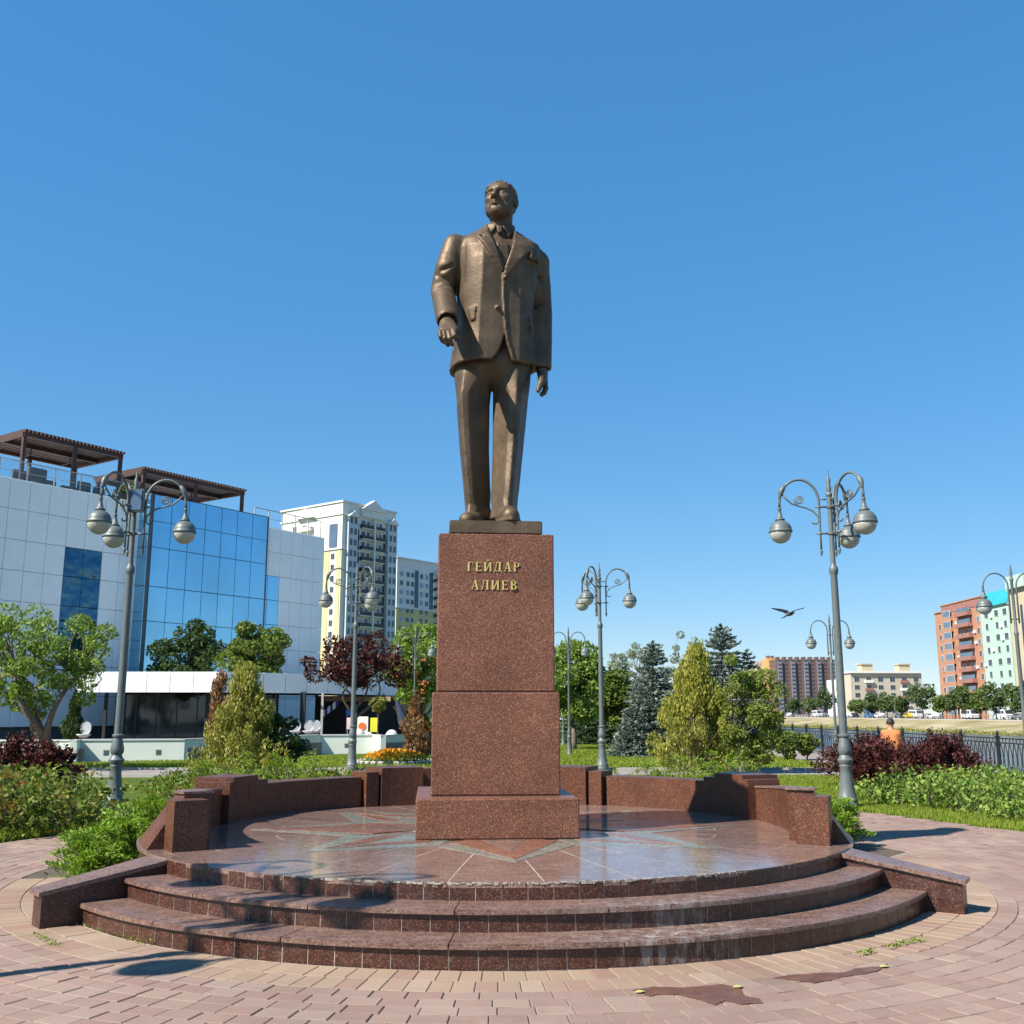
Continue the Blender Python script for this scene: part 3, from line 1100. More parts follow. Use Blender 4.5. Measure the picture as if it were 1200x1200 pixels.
# --- trousers ---------------------------------------------------------------
def leg_field(tab, crease, power=1.0):
    """tab rows: z, x, y, half width, half depth (rising z)"""
    def fn(X, Y, Z):
        xc = lerp_tab(Z, tab, 1); yc = lerp_tab(Z, tab, 2); a = lerp_tab(Z, tab, 3); b = lerp_tab(Z, tab, 4)
        dx = (X - xc) / a; dy = (Y - yc) / b
        ang = np.arctan2(dx, -dy) - crease
        ang = (ang + PI) % (2 * PI) - PI
        fade = np.clip((5.38 - Z) / .35, 0, 1)
        r = 0.96 + fade * (0.30 * np.exp(-np.abs(ang) / 0.40) + 0.14 * np.exp(-np.abs(np.abs(ang) - PI) / 0.42))
        fold = 0.014 * np.sin(Z * 21 + 3 * ang) * np.exp(-np.abs(Z - (tab[0][0] + .12)) / .10)
        rho = np.sqrt(dx * dx + dy * dy)
        d = (rho - r - fold / a)
        for off in (-60, 60):
            n_ = crease + R(off)
            d = np.maximum(d, dx * math.sin(n_) - dy * math.cos(n_) - .80 - .25 * (1 - fade))
        d = d * np.minimum(a, b)
        return np.maximum(np.maximum(d, tab[0][0] - Z), Z - tab[-1][0])
    return fn


S = Sculpt((-0.95, 10.45, PT - .02), (0.35, 11.55, 5.75), 0.0125)
# his right leg (left in the picture), foot turned out
S.field(leg_field([(3.66, -0.381, 10.98, .158, .20), (3.80, -0.383, 10.99, .156, .185), (4.45, -0.428, 10.97, .180, .195), (4.95, -0.448, 10.97, .205, .225), (5.40, -.425, 10.97, .225, .245), (5.74, -.40, 10.97, .22, .25)], R(-24)))
# his left leg, set forward
S.field(leg_field([(3.63, -.082, 10.80, .158, .21), (3.76, -.082, 10.81, .152, .195), (4.45, -.039, 10.90, .180, .195), (4.95, -.014, 10.95, .205, .22), (5.40, .0, 10.97, .225, .245), (5.74, -.005, 10.97, .22, .25)], R(14)))
S.ell((-.21, 10.98, 5.42), (.34, .28, .27), 0.05)
link('trousers', S.mesh('trousers', M['bronze'], SO), statue)


# --- shoes --------------------------------------------------------------------
def shoe(toe, heel, w, mirror):
    toe = np.array(toe); heel = np.array(heel)
    lo = np.minimum(toe, heel) - .2; hi = np.maximum(toe, heel) + .2
    lo[2] = PT - .03; hi[2] = PT + .30
    s = Sculpt(lo, hi, 0.011)
    d = toe - heel; L = np.linalg.norm(d[:2]); u = d[:2] / L
    def P(f, z): return (heel[0] + d[0] * f, heel[1] + d[1] * f, PT + z)
    s.cone(P(.10, .075), P(.12, .16), w * .80, w * .72, .03)
    s.cone(P(.12, .07), P(.55, .075), w * .80, w * .98, .03)
    s.cone(P(.55, .07), P(.86, .062), w * 1.0, w * .72, .03)
    s.cone(P(.25, .16), P(.62, .10), w * .68, w * .62, .05)
    s.field(lambda X, Y, Z: (PT + .028) - Z, minus=True) if False else None
    # flat bottom and a sole that stands out a little
    sl = s.all(); s.d[sl] = np.maximum(s.d[sl], (PT + .03) - s.Z)
    def sole(X, Y, Z):
        f = ((X - heel[0]) * u[0] + (Y - heel[1]) * u[1]) / L
        side = np.abs(-(X - heel[0]) * u[1] + (Y - heel[1]) * u[0])
        wd = np.interp(f, [-.08, -.03, .1, .35, .6, .85, .97, 1.04], [0, w * .75, w * .95, w * .85, w * 1.1, w * .9, w * .5, 0])
        return np.maximum(np.maximum(side - wd, np.maximum(-.07 - f, f - 1.03) * L), np.maximum(PT + .002 - Z, Z - (PT + .036)))
    s.field(sole)
    return s


link('shoe', shoe((-.50, 10.66, PT), (-.34, 11.13, PT), .125, 1).mesh('shoe', M['bronze'], SO), statue)
link('shoe', shoe((.00, 10.385, PT), (-.10, 10.93, PT), .125, 1).mesh('shoe', M['bronze'], SO), statue)

# --- jacket -------------------------------------------------------------------
YAW = R(9)
cY, sY = math.cos(YAW), math.sin(YAW)
JT = [  # z, x, y, half width, half depth
    (5.30, -.215, 11.00, .500, .385), (5.48, -.205, 10.98, .478, .365), (5.75, -.195, 10.95, .448, .34), (6.05, -.185, 10.93, .435, .325),
    (6.30, -.175, 10.92, .445, .33), (6.55, -.165, 10.90, .445, .325), (6.72, -.160, 10.88, .455, .285), (6.82, -.155, 10.88, .45, .22),
    (6.92, -.150, 10.90, .33, .18), (7.02, -.145, 10.92, .20, .16), (7.10, -.140, 10.93, .165, .14)]


def torso(X, Y, Z, grow=0.0):
    xc = lerp_tab(Z, JT, 1); yc = lerp_tab(Z, JT, 2); a = lerp_tab(Z, JT, 3); b = lerp_tab(Z, JT, 4)
    x = X - xc; y = Y - yc
    u = x * cY + y * sY; v = -x * sY + y * cY
    p = 2.5
    q = (np.abs(u / a) ** p + np.abs(v / b) ** p + 1e-9) ** (1 / p)
    # broad modelled planes and soft folds
    pl_ = 0.012 * np.cos(u * 9.0 + 1.2 + .6 * np.sin(Z * 3)) * (v < 0) + 0.010 * np.sin(Z * 5.5 + u * 6) * np.exp(-((Z - 5.95) / .35) ** 2)
    pl_ = pl_ + (.030 * np.exp(-np.abs(u + .215 - .02 * (Z - 6)) / .075) + .024 * np.exp(-np.abs(u - .235) / .075)) * (v < .05) * np.clip((6.75 - Z) / .3, 0, 1)
    return (q - 1) * np.minimum(a, b) - pl_ - grow


def UZ(px, py):
    """front-view position on the chest: coordinate across the torso, and height"""
    p = at(px, py, 10.60); xc = np.interp(p.z, [t[0] for t in JT], [t[1] for t in JT])
    return ((p.x - xc) / cY - .33 * math.tan(YAW) * .0, p.z)


def sleeve(s, pts, k=0.03):
    tmp = s.d.copy(); s.d[:] = 9
    for (a, b) in zip(pts, pts[1:]):
        s.cone(a[:3], b[:3], a[3], b[3], .006)
    t2 = s.d.copy(); s.d[:] = tmp
    s.join(s.all(), t2, k)


SR = at(531, 289, 10.74); ER = at(517.5, 341, 10.86); WR = at(524, 374, 10.47)
SL = at(630, 308, 11.04); EL = at(633, 368, 11.12); WL = at(634.5, 431, 11.02)
J = Sculpt((-1.15, 10.2, 5.15), (0.62, 11.55, 7.2), 0.0125)
J.field(torso)
neckV = [UZ(568, 250), UZ(571.0, 266), UZ(578, 292), UZ(585.5, 318), UZ(590, 309), UZ(597, 290), UZ(603, 270), UZ(604.5, 250)]
V_ = [(a[0], a[1]) for a in neckV]


def front(fn):
    """limit a field to the front of the chest"""
    def g(X, Y, Z):
        xc = lerp_tab(Z, JT, 1); yc = lerp_tab(Z, JT, 2)
        x = X - xc; y = Y - yc
        u = x * cY + y * sY; v = -x * sY + y * cY
        return fn(X, Y, Z, u, v)
    return g


# shoulders with padded corners, sleeves
J.cone((-.34, 10.86, 6.855), (-.60, 10.83, 6.80), .10, .095, .06)
J.cone((.0, 10.93, 6.84), (SL.x + .0, SL.y, SL.z + .0), .10, .12, .05)
sleeve(J, [(SR.x + .015, SR.y + .07, 6.785, .135), (SR.x - .06, SR.y + .06, (SR.z + ER.z) / 2, .140), (ER.x + .01, ER.y, ER.z, .134), ((ER.x + WR.x) / 2 + .01, (ER.y + WR.y) / 2, (ER.z + WR.z) / 2, .132), (WR.x, WR.y, WR.z, .122)], .05)
sleeve(J, [(SL.x - .02, SL.y, SL.z - .01, .150), (SL.x + .005, SL.y + .03, (SL.z + EL.z) / 2, .146), (EL.x, EL.y, EL.z, .138), (EL.x + .005, EL.y - .02, (EL.z + WL.z) / 2, .128), (WL.x, WL.y, WL.z, .115)], .05)
# elbow creases
for dz, yy in ((.03, -.10), (-.045, -.09)):
    J.cone((ER.x - .10, ER.y - .155, ER.z + dz), (ER.x + .12, ER.y - .165, ER.z + dz + .05), .020, .012, .05, minus=True)
J.cone((SR.x + .125, SR.y - .10, SR.z + .0), (SR.x + .10, SR.y - .09, SR.z - .45), .018, .022, .03, minus=True)
J.cone((SL.x - .13, SL.y - .22, SL.z + .04), (SL.x - .10, SL.y - .14, SL.z - .40), .014, .014, .02, minus=True)
for (t_, e, w_) in ((.30, .07, .02), (.62, -.05, .018), (.80, .06, .018)):
    q = np.array(SR) * (1 - t_) + np.array(ER) * t_ + (-.02, -.10, 0)
    J.cone((q[0] - .10, q[1] - .02, q[2] + e), (q[0] + .10, q[1] - .03, q[2] - e), w_, w_ * .6, .04, minus=True)
for (t_, e) in ((.42, .05), (.85, -.05)):
    q = np.array(SL) * (1 - t_) + np.array(EL) * t_ + (.02, -.13, 0)
    J.cone((q[0] - .10, q[1], q[2] + e), (q[0] + .10, q[1] - .02, q[2] - e), .012, .010, .05, minus=True)
# open cuffs
dR = (WR - (ER + WR) / 2).normalized(); c2 = WR + dR * .125
J.cone(tuple(WR + dR * .08), tuple(c2 + dR * .2), .106, .12, 0, minus=True)
dL = (WL - (EL + WL) / 2).normalized()
J.cone(tuple(WL + dL * .07), tuple(WL + dL * .3), .095, .11, 0, minus=True)
J.d[:] = np.maximum(J.d, np.where(J.X > 0.2, (WL.z - .02) - J.Z, -9))
_dd = (J.X - (WR.x + dR.x * .09)) * dR.x + (J.Y - (WR.y + dR.y * .09)) * dR.y + (J.Z - (WR.z + dR.z * .09)) * dR.z
_near = np.sqrt((J.X - WR.x) ** 2 + (J.Y - WR.y) ** 2 + (J.Z - WR.z) ** 2) - .26
J.d[:] = np.where(_near < 0, np.maximum(J.d, _dd), J.d)
# hem: lower at the sides and back than in front
hem = lambda X, Y, Z: (5.355 - .04 * (Y - 10.95)) - Z
J.d[:] = np.where(np.abs(J.X + .2) < .52, np.maximum(J.d, hem(J.X, J.Y, J.Z)), J.d)
# hollow skirt
J.field(lambda X, Y, Z: np.maximum(torso(X, Y, Z, -.045), np.maximum(Z - 5.62, 5.2 - Z)), minus=True)
# inverted V between the front edges
OV = [UZ(585.5, 390), UZ(582.0, 402), UZ(576, 414), UZ(569, 421.5), UZ(566, 432), UZ(603, 434), UZ(598, 421), UZ(593, 408), UZ(588.5, 396)]
J.field(front(lambda X, Y, Z, u, v: np.maximum(in_poly(u, Z, OV), v + .02)), minus=True)
# neck opening
J.field(front(lambda X, Y, Z, u, v: np.maximum(np.maximum(in_poly(u, Z, V_), v + .0), -torso(X, Y, Z, -.06))), minus=True)
J.cone((-.142, 10.93, 6.96), (-.14, 10.90, 7.3), .155, .16, 0, minus=True)


def raised(poly, t, inset=0.012):
    def fn(X, Y, Z, u, v):
        return np.maximum(np.maximum(torso(X, Y, Z, t), in_poly(u, Z, poly)), v + .03)
    J.field(front(fn))


def P_(l): return [UZ(*q) for q in l]


# lapels, front edge, pockets, button
raised(P_([(567, 264), (558.5, 268), (557, 274), (563, 276), (556.5, 279), (566, 296), (581.5, 318.5), (585, 319), (577, 292)]), .030)
raised(P_([(600, 262), (609, 271), (618, 287), (630, 300), (616, 300), (617.5, 292), (604, 305), (588, 325), (584.5, 322), (586, 314), (597, 284)]), .034)
raised(P_([(583.6, 320), (586.4, 322), (586.2, 345), (587.2, 372), (590, 394), (598, 421), (594.5, 421), (587, 399), (584.4, 372), (583.2, 345)]), .016)
raised(P_([(543.5, 359.5), (552.5, 358), (551.5, 374.5), (546.5, 375.5)]), .020)
raised(P_([(616.5, 366), (618.5, 368), (620.5, 384), (618, 382)]), .020)
raised(P_([(613.5, 300.5), (631, 302.5), (630.5, 305.5), (613.5, 303.5)]), .014)
for (bx, by) in ((583.2, 360.5), (592.0, 325.5)):
    p = at(bx, by, 10.58); 
    J.ell((p.x, 10.925 - .335 + .0, p.z), (.026, .05, .026), .0)
# collar at the back of the neck
J.cone((-.30, 10.90, 6.97), (-.25, 11.02, 7.05), .035, .04, .02); J.cone((-.25, 11.02, 7.05), (-.05, 11.05, 7.05), .04, .04, .02); J.cone((-.05, 11.05, 7.05), (.0, 10.93, 6.95), .04, .035, .02)
J.d[:] = np.maximum(J.d, J.Z - 7.055)
link('jacket', J.mesh('jacket', M['bronze'], SO), statue)

# --- shirt and tie --------------------------------------------------------------
T = Sculpt((-.45, 10.45, 6.3), (.2, 11.15, 7.2), 0.0105)
T.field(lambda X, Y, Z: np.maximum(torso(X, Y, Z, -.055), np.maximum(6.35 - Z, Z - 6.99)))
T.cone((-.142, 10.925, 6.92), (-.142, 10.91, 7.06), .165, .150, .02)
T.d[:] = np.maximum(T.d, T.Z - (7.075 - .35 * (T.Y - 10.92) * -1))
# collar wings
base_ = T.d.copy()


def wing(s_, base, pts, t):
    poly = [XZ(q[0], q[1], 10.74) for q in pts]
    d = np.maximum(np.maximum(base - t, in_poly(s_.X, s_.Z, poly)), s_.Y - 10.88)
    s_.join(s_.all(), d.astype(np.float32))


wing(T, base_, [(566, 258.5), (571, 259.5), (583.3, 263), (575.0, 274.5), (570.0, 268)], .030)
wing(T, base_, [(605, 258), (600, 260), (588.8, 264.5), (595.5, 277), (604, 270)], .030)
link('shirt', T.mesh('shirt', M['bronze'], SO), statue)
T = Sculpt((-.45, 10.35, 6.3), (.2, 11.0, 7.15), 0.0105)
k0 = at(584.5, 268.5, 10.70); k1 = at(584.8, 274.5, 10.68)
kb = np.maximum(torso(T.X, T.Y, T.Z, -.055), T.Z - 7.06)
T.cone((-.142, 10.925, 6.92), (-.142, 10.91, 7.06), .165, .150, .02)
T.d[:] = np.where(True, np.minimum(T.d, kb), 0); kb = T.d.copy(); T.d[:] = 9
wing(T, kb, [(581.5, 264.5), (589.5, 265.5), (588, 274), (583, 273.5)], .050)
tie = [UZ(582, 274), UZ(577.5, 282), UZ(579, 300), UZ(585.5, 323), UZ(592, 300), UZ(592.5, 282), UZ(587.5, 274)]
T.field(front(lambda X, Y, Z, u, v: np.maximum(np.maximum(torso(X, Y, Z, -.028), in_poly(u, Z, tie)), v + .05)), .01)
link('necktie', T.mesh('necktie', M['bronze'], SO), statue)

# --- body: head, neck, hands and the core that joins them -----------------------
HC = at(587.0, 238.0, 10.86)
HT = R(4)                                         # chin lifted
HZ = .86
HY = R(-17)                                        # the face is turned to the left of the picture
hc, hs_ = math.cos(HY), math.sin(HY)


def hp(x, f, z):
    """head coordinates (right in picture, forward, up) to world"""
    z = z * HZ
    f, z = f * math.cos(HT) - z * math.sin(HT), z * math.cos(HT) + f * math.sin(HT)
    return (HC.x + x * hc + f * hs_, HC.y + x * hs_ * 1.0 - f * hc, HC.z + z)


def hr(a, b, c): return (a, b, c * HZ)


def head_base(B):
    B.ell(hp(0, -.035, .055), hr(.176, .212, .205), 0, HY, tilt=-HT)
    B.ell(hp(0, .055, -.075), hr(.143, .150, .205), .07, HY, tilt=-HT)


B = Sculpt((HC.x - .30, HC.y - .36, HC.z - .46), (HC.x + .30, HC.y + .34, HC.z + .31), 0.0062)
head_base(B)
for s_ in (-1, 1):
    B.ell(hp(s_ * .092, .050, -.160), hr(.066, .095, .070), .06, HY, tilt=-HT)                  # jowls
    B.ell(hp(s_ * .090, .132, -.030), hr(.056, .046, .044), .045, HY, tilt=-HT)                # cheekbones
    B.cone(hp(s_ * .03, .188, .092), hp(s_ * .118, .154, .086), .020, .015, .03)   # brows
B.ell(hp(0, .150, -.222), hr(.060, .050, .045), .08, HY, tilt=-HT)                            # chin
B.cone(hp(0, .09, -.215), hp(0, -.02, -.24), .055, .085, .05)                        # under the chin
B.cone(hp(0, .172, -.118), hp(0, .165, -.145), .052, .050, .04)                    # muzzle
B.ell(hp(0, .045, .125), hr(.150, .150, .125), .05, HY, tilt=-HT)                              # forehead
for s_ in (-1, 1):
    B.ell(hp(s_ * .070, .218, .034), hr(.044, .052, .026), .022, HY, minus=True, tilt=-HT)     # sockets
    B.ell(hp(s_ * .070, .154, .030), hr(.036, .038, .028), .004, HY, tilt=-HT)                 # eyes
    B.cone(hp(s_ * .034, .178, .040), hp(s_ * .104, .162, .040), .010, .009, .006)  # upper lids
    B.cone(hp(s_ * .036, .174, .006), hp(s_ * .100, .160, .010), .010, .010, .012)  # lower lids
B.cone(hp(0, .192, .070), hp(0, .250, -.040), .022, .030, .022)                    # nose
B.ell(hp(0, .248, -.048), hr(.030, .030, .024), .014, HY, tilt=-HT)
for s_ in (-1, 1):
    B.ell(hp(s_ * .034, .214, -.055), hr(.021, .030, .019), .012, HY, tilt=-HT)
    B.ell(hp(s_ * .017, .232, -.073), hr(.008, .014, .008), .004, HY, minus=True, tilt=-HT)
    B.cone(hp(s_ * .050, .206, -.058), hp(s_ * .090, .168, -.118), .005, .004, .014, minus=True)  # folds beside the mouth
for s_ in (-1, 1):
    B.cone(hp(0, .221, -.112), hp(s_ * .074, .182, -.110), .013, .008, .010)
    B.cone(hp(0, .216, -.142), hp(s_ * .062, .184, -.126), .016, .009, .012)
    B.cone(hp(0, .234, -.126), hp(s_ * .080, .188, -.114), .006, .0055, .004, minus=True)
B.cone(hp(-.03, .214, -.170), hp(.03, .214, -.170), .012, .012, .02, minus=True)
for s_ in (-1, 1):                                                                 # ears
    B.ell(hp(s_ * .176, -.022, -.012), hr(.024, .050, .078), .012, HY, tilt=-HT)
    B.ell(hp(s_ * .196, -.012, .0), hr(.014, .026, .042), .01, HY, minus=True, tilt=-HT)
B.cone(hp(0, -.055, -.14), (-.143, 10.93, 6.95), .122, .140, .035)                  # neck
head_mesh = B


def hand(lo, hi, wrist, palm_to, width, normal, fingers, thumb):
    """palm from the wrist to palm_to; fingers: lists of joints"""
    s = Sculpt(lo, hi, 0.0075)
    w = np.array(wrist); p = np.array(palm_to); side = np.array(width, float)
    s.cone(w - (p - w) * .6, w + (p - w) * .1, .068, .060, .02)
    for t in np.linspace(-1, 1, 5):
        s.cone(w + side * t * .55, p + side * t, .045, .041, .03)
    for (J_, r) in fingers:
        for i in range(len(J_) - 1):
            s.cone(J_[i], J_[i + 1], r * (1 - .10 * i), r * (1 - .10 * (i + 1)), .006)
    for i in range(len(thumb) - 1):
        s.cone(thumb[i], thumb[i + 1], .042 - .006 * i, .036 - .006 * i, .012)
    return s


# right hand: back of the hand towards the viewer, fingers hanging forward and down
w0 = np.array(at(524.0, 379.5, 10.40)); p0_ = np.array(at(525.5, 388, 10.27))
fr = []
for (kx, ky, m1, m2, tp, r) in ((515.5, 389.5, (516.5, 394.5), (518.0, 398.5), (520.0, 401.0), .029), (520.5, 390.5, (521.5, 396.5), (523.0, 401.5), (525.0, 404.5), .031),
                                (526.0, 390.5, (527.5, 396.5), (528.5, 401), (530.0, 403.8), .031), (531.5, 389, (533.0, 393), (533.8, 396), (534.2, 398.2), .029)):
    fr.append(([np.array(at(kx, ky, 10.24)), np.array(at(m1[0], m1[1], 10.20)), np.array(at(m2[0], m2[1], 10.22)), np.array(at(tp[0], tp[1], 10.28))], r))
th = [np.array(at(530.0, 383, 10.36)), np.array(at(535.0, 389, 10.33)), np.array(at(536.0, 394.5, 10.32)), np.array(at(535.5, 398.0, 10.33))]
HR = hand((-1.0, 10.05, 5.35), (-.45, 10.65, 5.95), w0, p0_, (.070, .0, .004), None, fr, th)
# left hand: hangs beside the thigh, curled, thumb to the inside
w1 = np.array(at(635.5, 436, 11.00)); p1_ = np.array(at(637.0, 447, 10.97))
fl = []
for (yk, ex, r) in ((10.87, 0, .030), (10.93, 1, .032), (11.0, 2, .031), (11.06, 3, .028)):
    fl.append(([np.array(at(638.0, 449, yk)), np.array(at(640.0 - ex * .4, 455, yk - .02)), np.array(at(638.0 - ex * .5, 460.5, yk - .04)), np.array(at(634.8 - ex * .3, 463.0 - ex * .4, yk - .05))], r))
tl_ = [np.array(at(634.5, 441, 10.88)), np.array(at(634.0, 449, 10.80)), np.array(at(631.5, 455, 10.76)), np.array(at(630.6, 458.0, 10.75))]
HL = hand((.05, 10.55, 4.85), (.60, 11.35, 5.55), w1, p1_, (.012, .080, .0), None, fl, tl_)
# core under the clothes: skeleton of the trunk, arms and legs
K = Sculpt((-1.0, 10.2, 3.55), (.45, 11.4, 7.1), 0.02)
chest = np.array((-.16, 10.93, 6.4)); pel = np.array((-.205, 10.97, 5.5)); nk = np.array((-.143, 10.93, 6.95))
K.cone(nk, chest, .10, .22, .05); K.cone(chest, pel, .22, .22, .05)
for (a, b, c, d_) in ((SR, ER, WR, w0), (SL, EL, WL, w1)):
    a = np.array(a) + (0, .09, -.14)
    K.cone(chest + np.array((0, 0, .15)), a, .12, .07, .05); K.cone(a, b, .07, .07, .03); K.cone(b, c, .07, .055, .03); K.cone(c, d_, .06, .055, .03)
for (hx, kn, an) in (((-.40, 10.97, 5.4), (-.41, 10.97, 4.5), (-.367, 11.0, 3.72)), ((-.01, 10.97, 5.4), (-.05, 10.91, 4.5), (-.10, 10.83, 3.70))):
    K.cone(pel, hx, .18, .14, .05); K.cone(hx, kn, .14, .11, .03); K.cone(kn, an, .11, .07, .03)
# joined into one surface: all are merged in one mesh
bm = bmesh.new()
for s_ in (K, head_mesh, HR, HL):
    m_ = s_.mesh('piece', M['bronze'], SO); bm.from_mesh(m_); bpy.data.meshes.remove(m_)
me = bpy.data.meshes.new('body'); bm.to_mesh(me); bm.free()
me.materials.append(M['bronze'])
link('body', me, statue)

# --- hair: swept back from a high forehead ----------------------------------------
Hh = Sculpt((HC.x - .28, HC.y - .30, HC.z - .24), (HC.x + .28, HC.y + .32, HC.z + .33), 0.0075)
head_base(Hh)
Hh.ell(hp(0, .045, .125), hr(.150, .150, .125), .05, HY, tilt=-HT)
Hh.d -= 0.010
dx = Hh.X - HC.x; dy = Hh.Y - HC.y
hxl = dx * hc + dy * hs_; hf = dx * hs_ - dy * hc; hz = Hh.Z - HC.z
hf, hz = hf * math.cos(HT) + hz * math.sin(HT), (hz * math.cos(HT) - hf * math.sin(HT)) / HZ
Hh.d -= (0.0035 * np.sin(hxl * 95 + 5 * np.sin(hz * 16)) + .0035 * np.sin(hxl * 41 + hf * 10)).astype(np.float32)
line = hf - (0.86 * hz - 0.060 + .25 * np.abs(hxl) * (hz > .05))
Hh.d[:] = np.maximum(Hh.d, np.maximum(line, -.175 - hz) * .8)
# hair stays clear of the ears
link('hair', Hh.mesh('hair', M['bronze'], SO), statue)

# ------------------------------------------------------------------ street lamps
def arc_pts(cx, cz, rx, rz, a0, a1, n):
    return [(cx + rx * math.cos(R(a0 + (a1 - a0) * i / n)), 0, cz + rz * math.sin(R(a0 + (a1 - a0) * i / n))) for i in range(n + 1)]


def head_mesh_of(r=.202, zc=4.825, ztop=5.27):
    up = [(.018, ztop - zc), (.034, ztop - zc - .01), (.034, ztop - zc - .03), (.022, ztop - zc - .045)]
    prof = [(r * 1.0, -.02), (r * 1.05, -.015), (r * 1.05, .012), (r, .02)]
    for k in range(1, 9):
        a = k * PI / 2 / 10
        prof.append((r * math.cos(a), .02 + r * .95 * math.sin(a)))
    prof += [(.085, .205), (.09, .225), (.055, .25), (.034, .33), (.024, ztop - zc - .05)] + up[::-1][0:0]
    prof += [(.034, ztop - zc - .04), (.034, ztop - zc - .015), (.018, ztop - zc)]
    mb = MB(); mb.lathe(prof, (0, 0, zc), 20)
    shade = mb.mesh('lamp_shade', M['lamp'], True)
    bp = [(.004, -r * 1.02)] + [(r * .97 * math.sin(R(a)), -.021 - (r * .98) * math.cos(R(a))) for a in range(12, 91, 10)] + [(r * .97, -.021)]
    mb = MB(); mb.lathe(bp, (0, 0, zc), 20)
    return shade, mb.mesh('lamp_bowl', M['bowl'], True)


def triple_lamp(label, loc, angs, flood=False):
    t = thing('street_lamp', label, 'street lamp', loc, 0, 'three headed street lamps')
    prof = [(.17, -.04), (.18, .03), (.175, .08), (.165, .10), (.172, .12), (.165, .15), (.150, .17), (.122, .35), (.100, .55), (.092, .66), (.102, .68), (.106, .70), (.098, .72),
            (.13, .77), (.132, .80), (.10, .84), (.085, .88), (.108, .92), (.116, .97), (.10, 1.05), (.075, 1.17), (.098, 1.195), (.098, 1.22), (.07, 1.24)]
    mb = MB(); mb.lathe(prof, n=20); auto_smooth(mb.build('base', M['lamp'], t), 40)
    prof = [(.069, 1.24), (.068, 2.5), (.060, 4.0), (.062, 4.02), (.076, 4.05), (.082, 4.10), (.076, 4.15), (.05, 4.19), (.045, 4.24), (.042, 5.44)]
    mb = MB(); mb.lathe(prof, n=16); auto_smooth(mb.build('pole', M['lamp'], t), 40)
    prof = [(.042, 5.44), (.062, 5.47), (.062, 5.50), (.036, 5.53), (.050, 5.60), (.030, 5.66), (.045, 5.74), (.02, 5.80), (.010, 5.95)]
    mb = MB(); mb.lathe(prof, n=12); auto_smooth(mb.build('finial', M['lamp'], t), 50)
    for z in (4.77, 5.26):
        mb = MB(); mb.lathe([(.05, z - .03), (.062, z - .02), (.062, z + .02), (.05, z + .03)], n=12)
        mb.build('collar', M['lamp'], t)
    am = MB()
    path = [(.19, 0, 4.43), (.19, 0, 4.8), (.19, 0, 5.25)] + arc_pts(.535, 5.36, .345, .42, 180, 12, 14)[0:] + [(.888, 0, 5.36), (.89, 0, 5.26)]
    am.tube(path, [.018] * 2 + [.024] * (len(path) - 2), 8)
    am.lathe([(.004, 4.36), (.016, 4.39), (.026, 4.43), (.026, 4.46), (.018, 4.48)], (.19, 0, 0), 8)
    for z in (4.77, 5.26):
        am.bar((.05, 0, z), (.26, 0, z), .03, .03); am.bar((.19, -.05, z), (.19, .05, z), .022, .022)
    am.bar((.05, 0, 5.40), (.20, 0, 5.40), .02, .025)
    am.tube(arc_pts(.535, 5.36, .352, .43, 48, 8, 6), [.026, .042, .05, .05, .042, .028, .02], 8)   # acanthus swelling
    sm = MB()
    sc = [(.84, 0, 5.52), (.76, 0, 5.42), (.66, 0, 5.33), (.55, 0, 5.29), (.42, 0, 5.25), (.30, 0, 5.19), (.22, 0, 5.09), (.21, 0, 5.0), (.25, 0, 4.95), (.31, 0, 4.96), (.33, 0, 5.0)]
    sm.tube(sc, .016, 6)
    sp = []
    for i in range(22):
        a = R(-70 + i * 32); r_ = .095 - .0038 * i
        sp.append((.53 + r_ * math.cos(a), 0, 5.39 + r_ * math.sin(a)))
    sm.tube(sp, .014, 6)
    ame = am.mesh('arm', M['lamp'], True); sme = sm.mesh('scroll', M['lamp'], True)
    sh, bo = HEAD3
    for a in angs:
        o = link('arm', ame, t, (0, 0, 0), (0, 0, R(a)))
        link('scroll', sme, o)
        h_ = link('lamp_head', sh, t, (.89 * math.cos(R(a)), .89 * math.sin(R(a)), 0))
        link('lamp_bowl', bo, h_)
    if flood:
        mb = MB(); mb.box((.07, -.12, 5.35), (.26, .10, .42)); mb.box((.07, -.175, 5.35), (.22, .012, .36), mi=1); mb.box((.03, -.05, 5.2), (.06, .1, .06))
        mb.build('floodlight', [M['lamp_dark'], M['grey_glass']], t)
    return t


HEAD3 = head_mesh_of()
triple_lamp('three headed street lamp with a floodlight box behind the left juniper', (-6.84, 18.2, 0), (12, 132, -108), True)
triple_lamp('three headed street lamp on the grass beside the right end of the granite wall', (5.76, 18.2, 0), (-68, 52, 172))
triple_lamp('three headed street lamp with its trunk beside the purple leaved tree', (-4.58, 30.1, 0), (189, 69, -51))
triple_lamp('three headed street lamp on the lawn just right of the pedestal', (2.58, 30.1, 0), (1, 121, -119))
triple_lamp('three headed street lamp off to the left that throws its shadow on the steps', (-5.80, 5.13, 0), (-4, 115, 235))


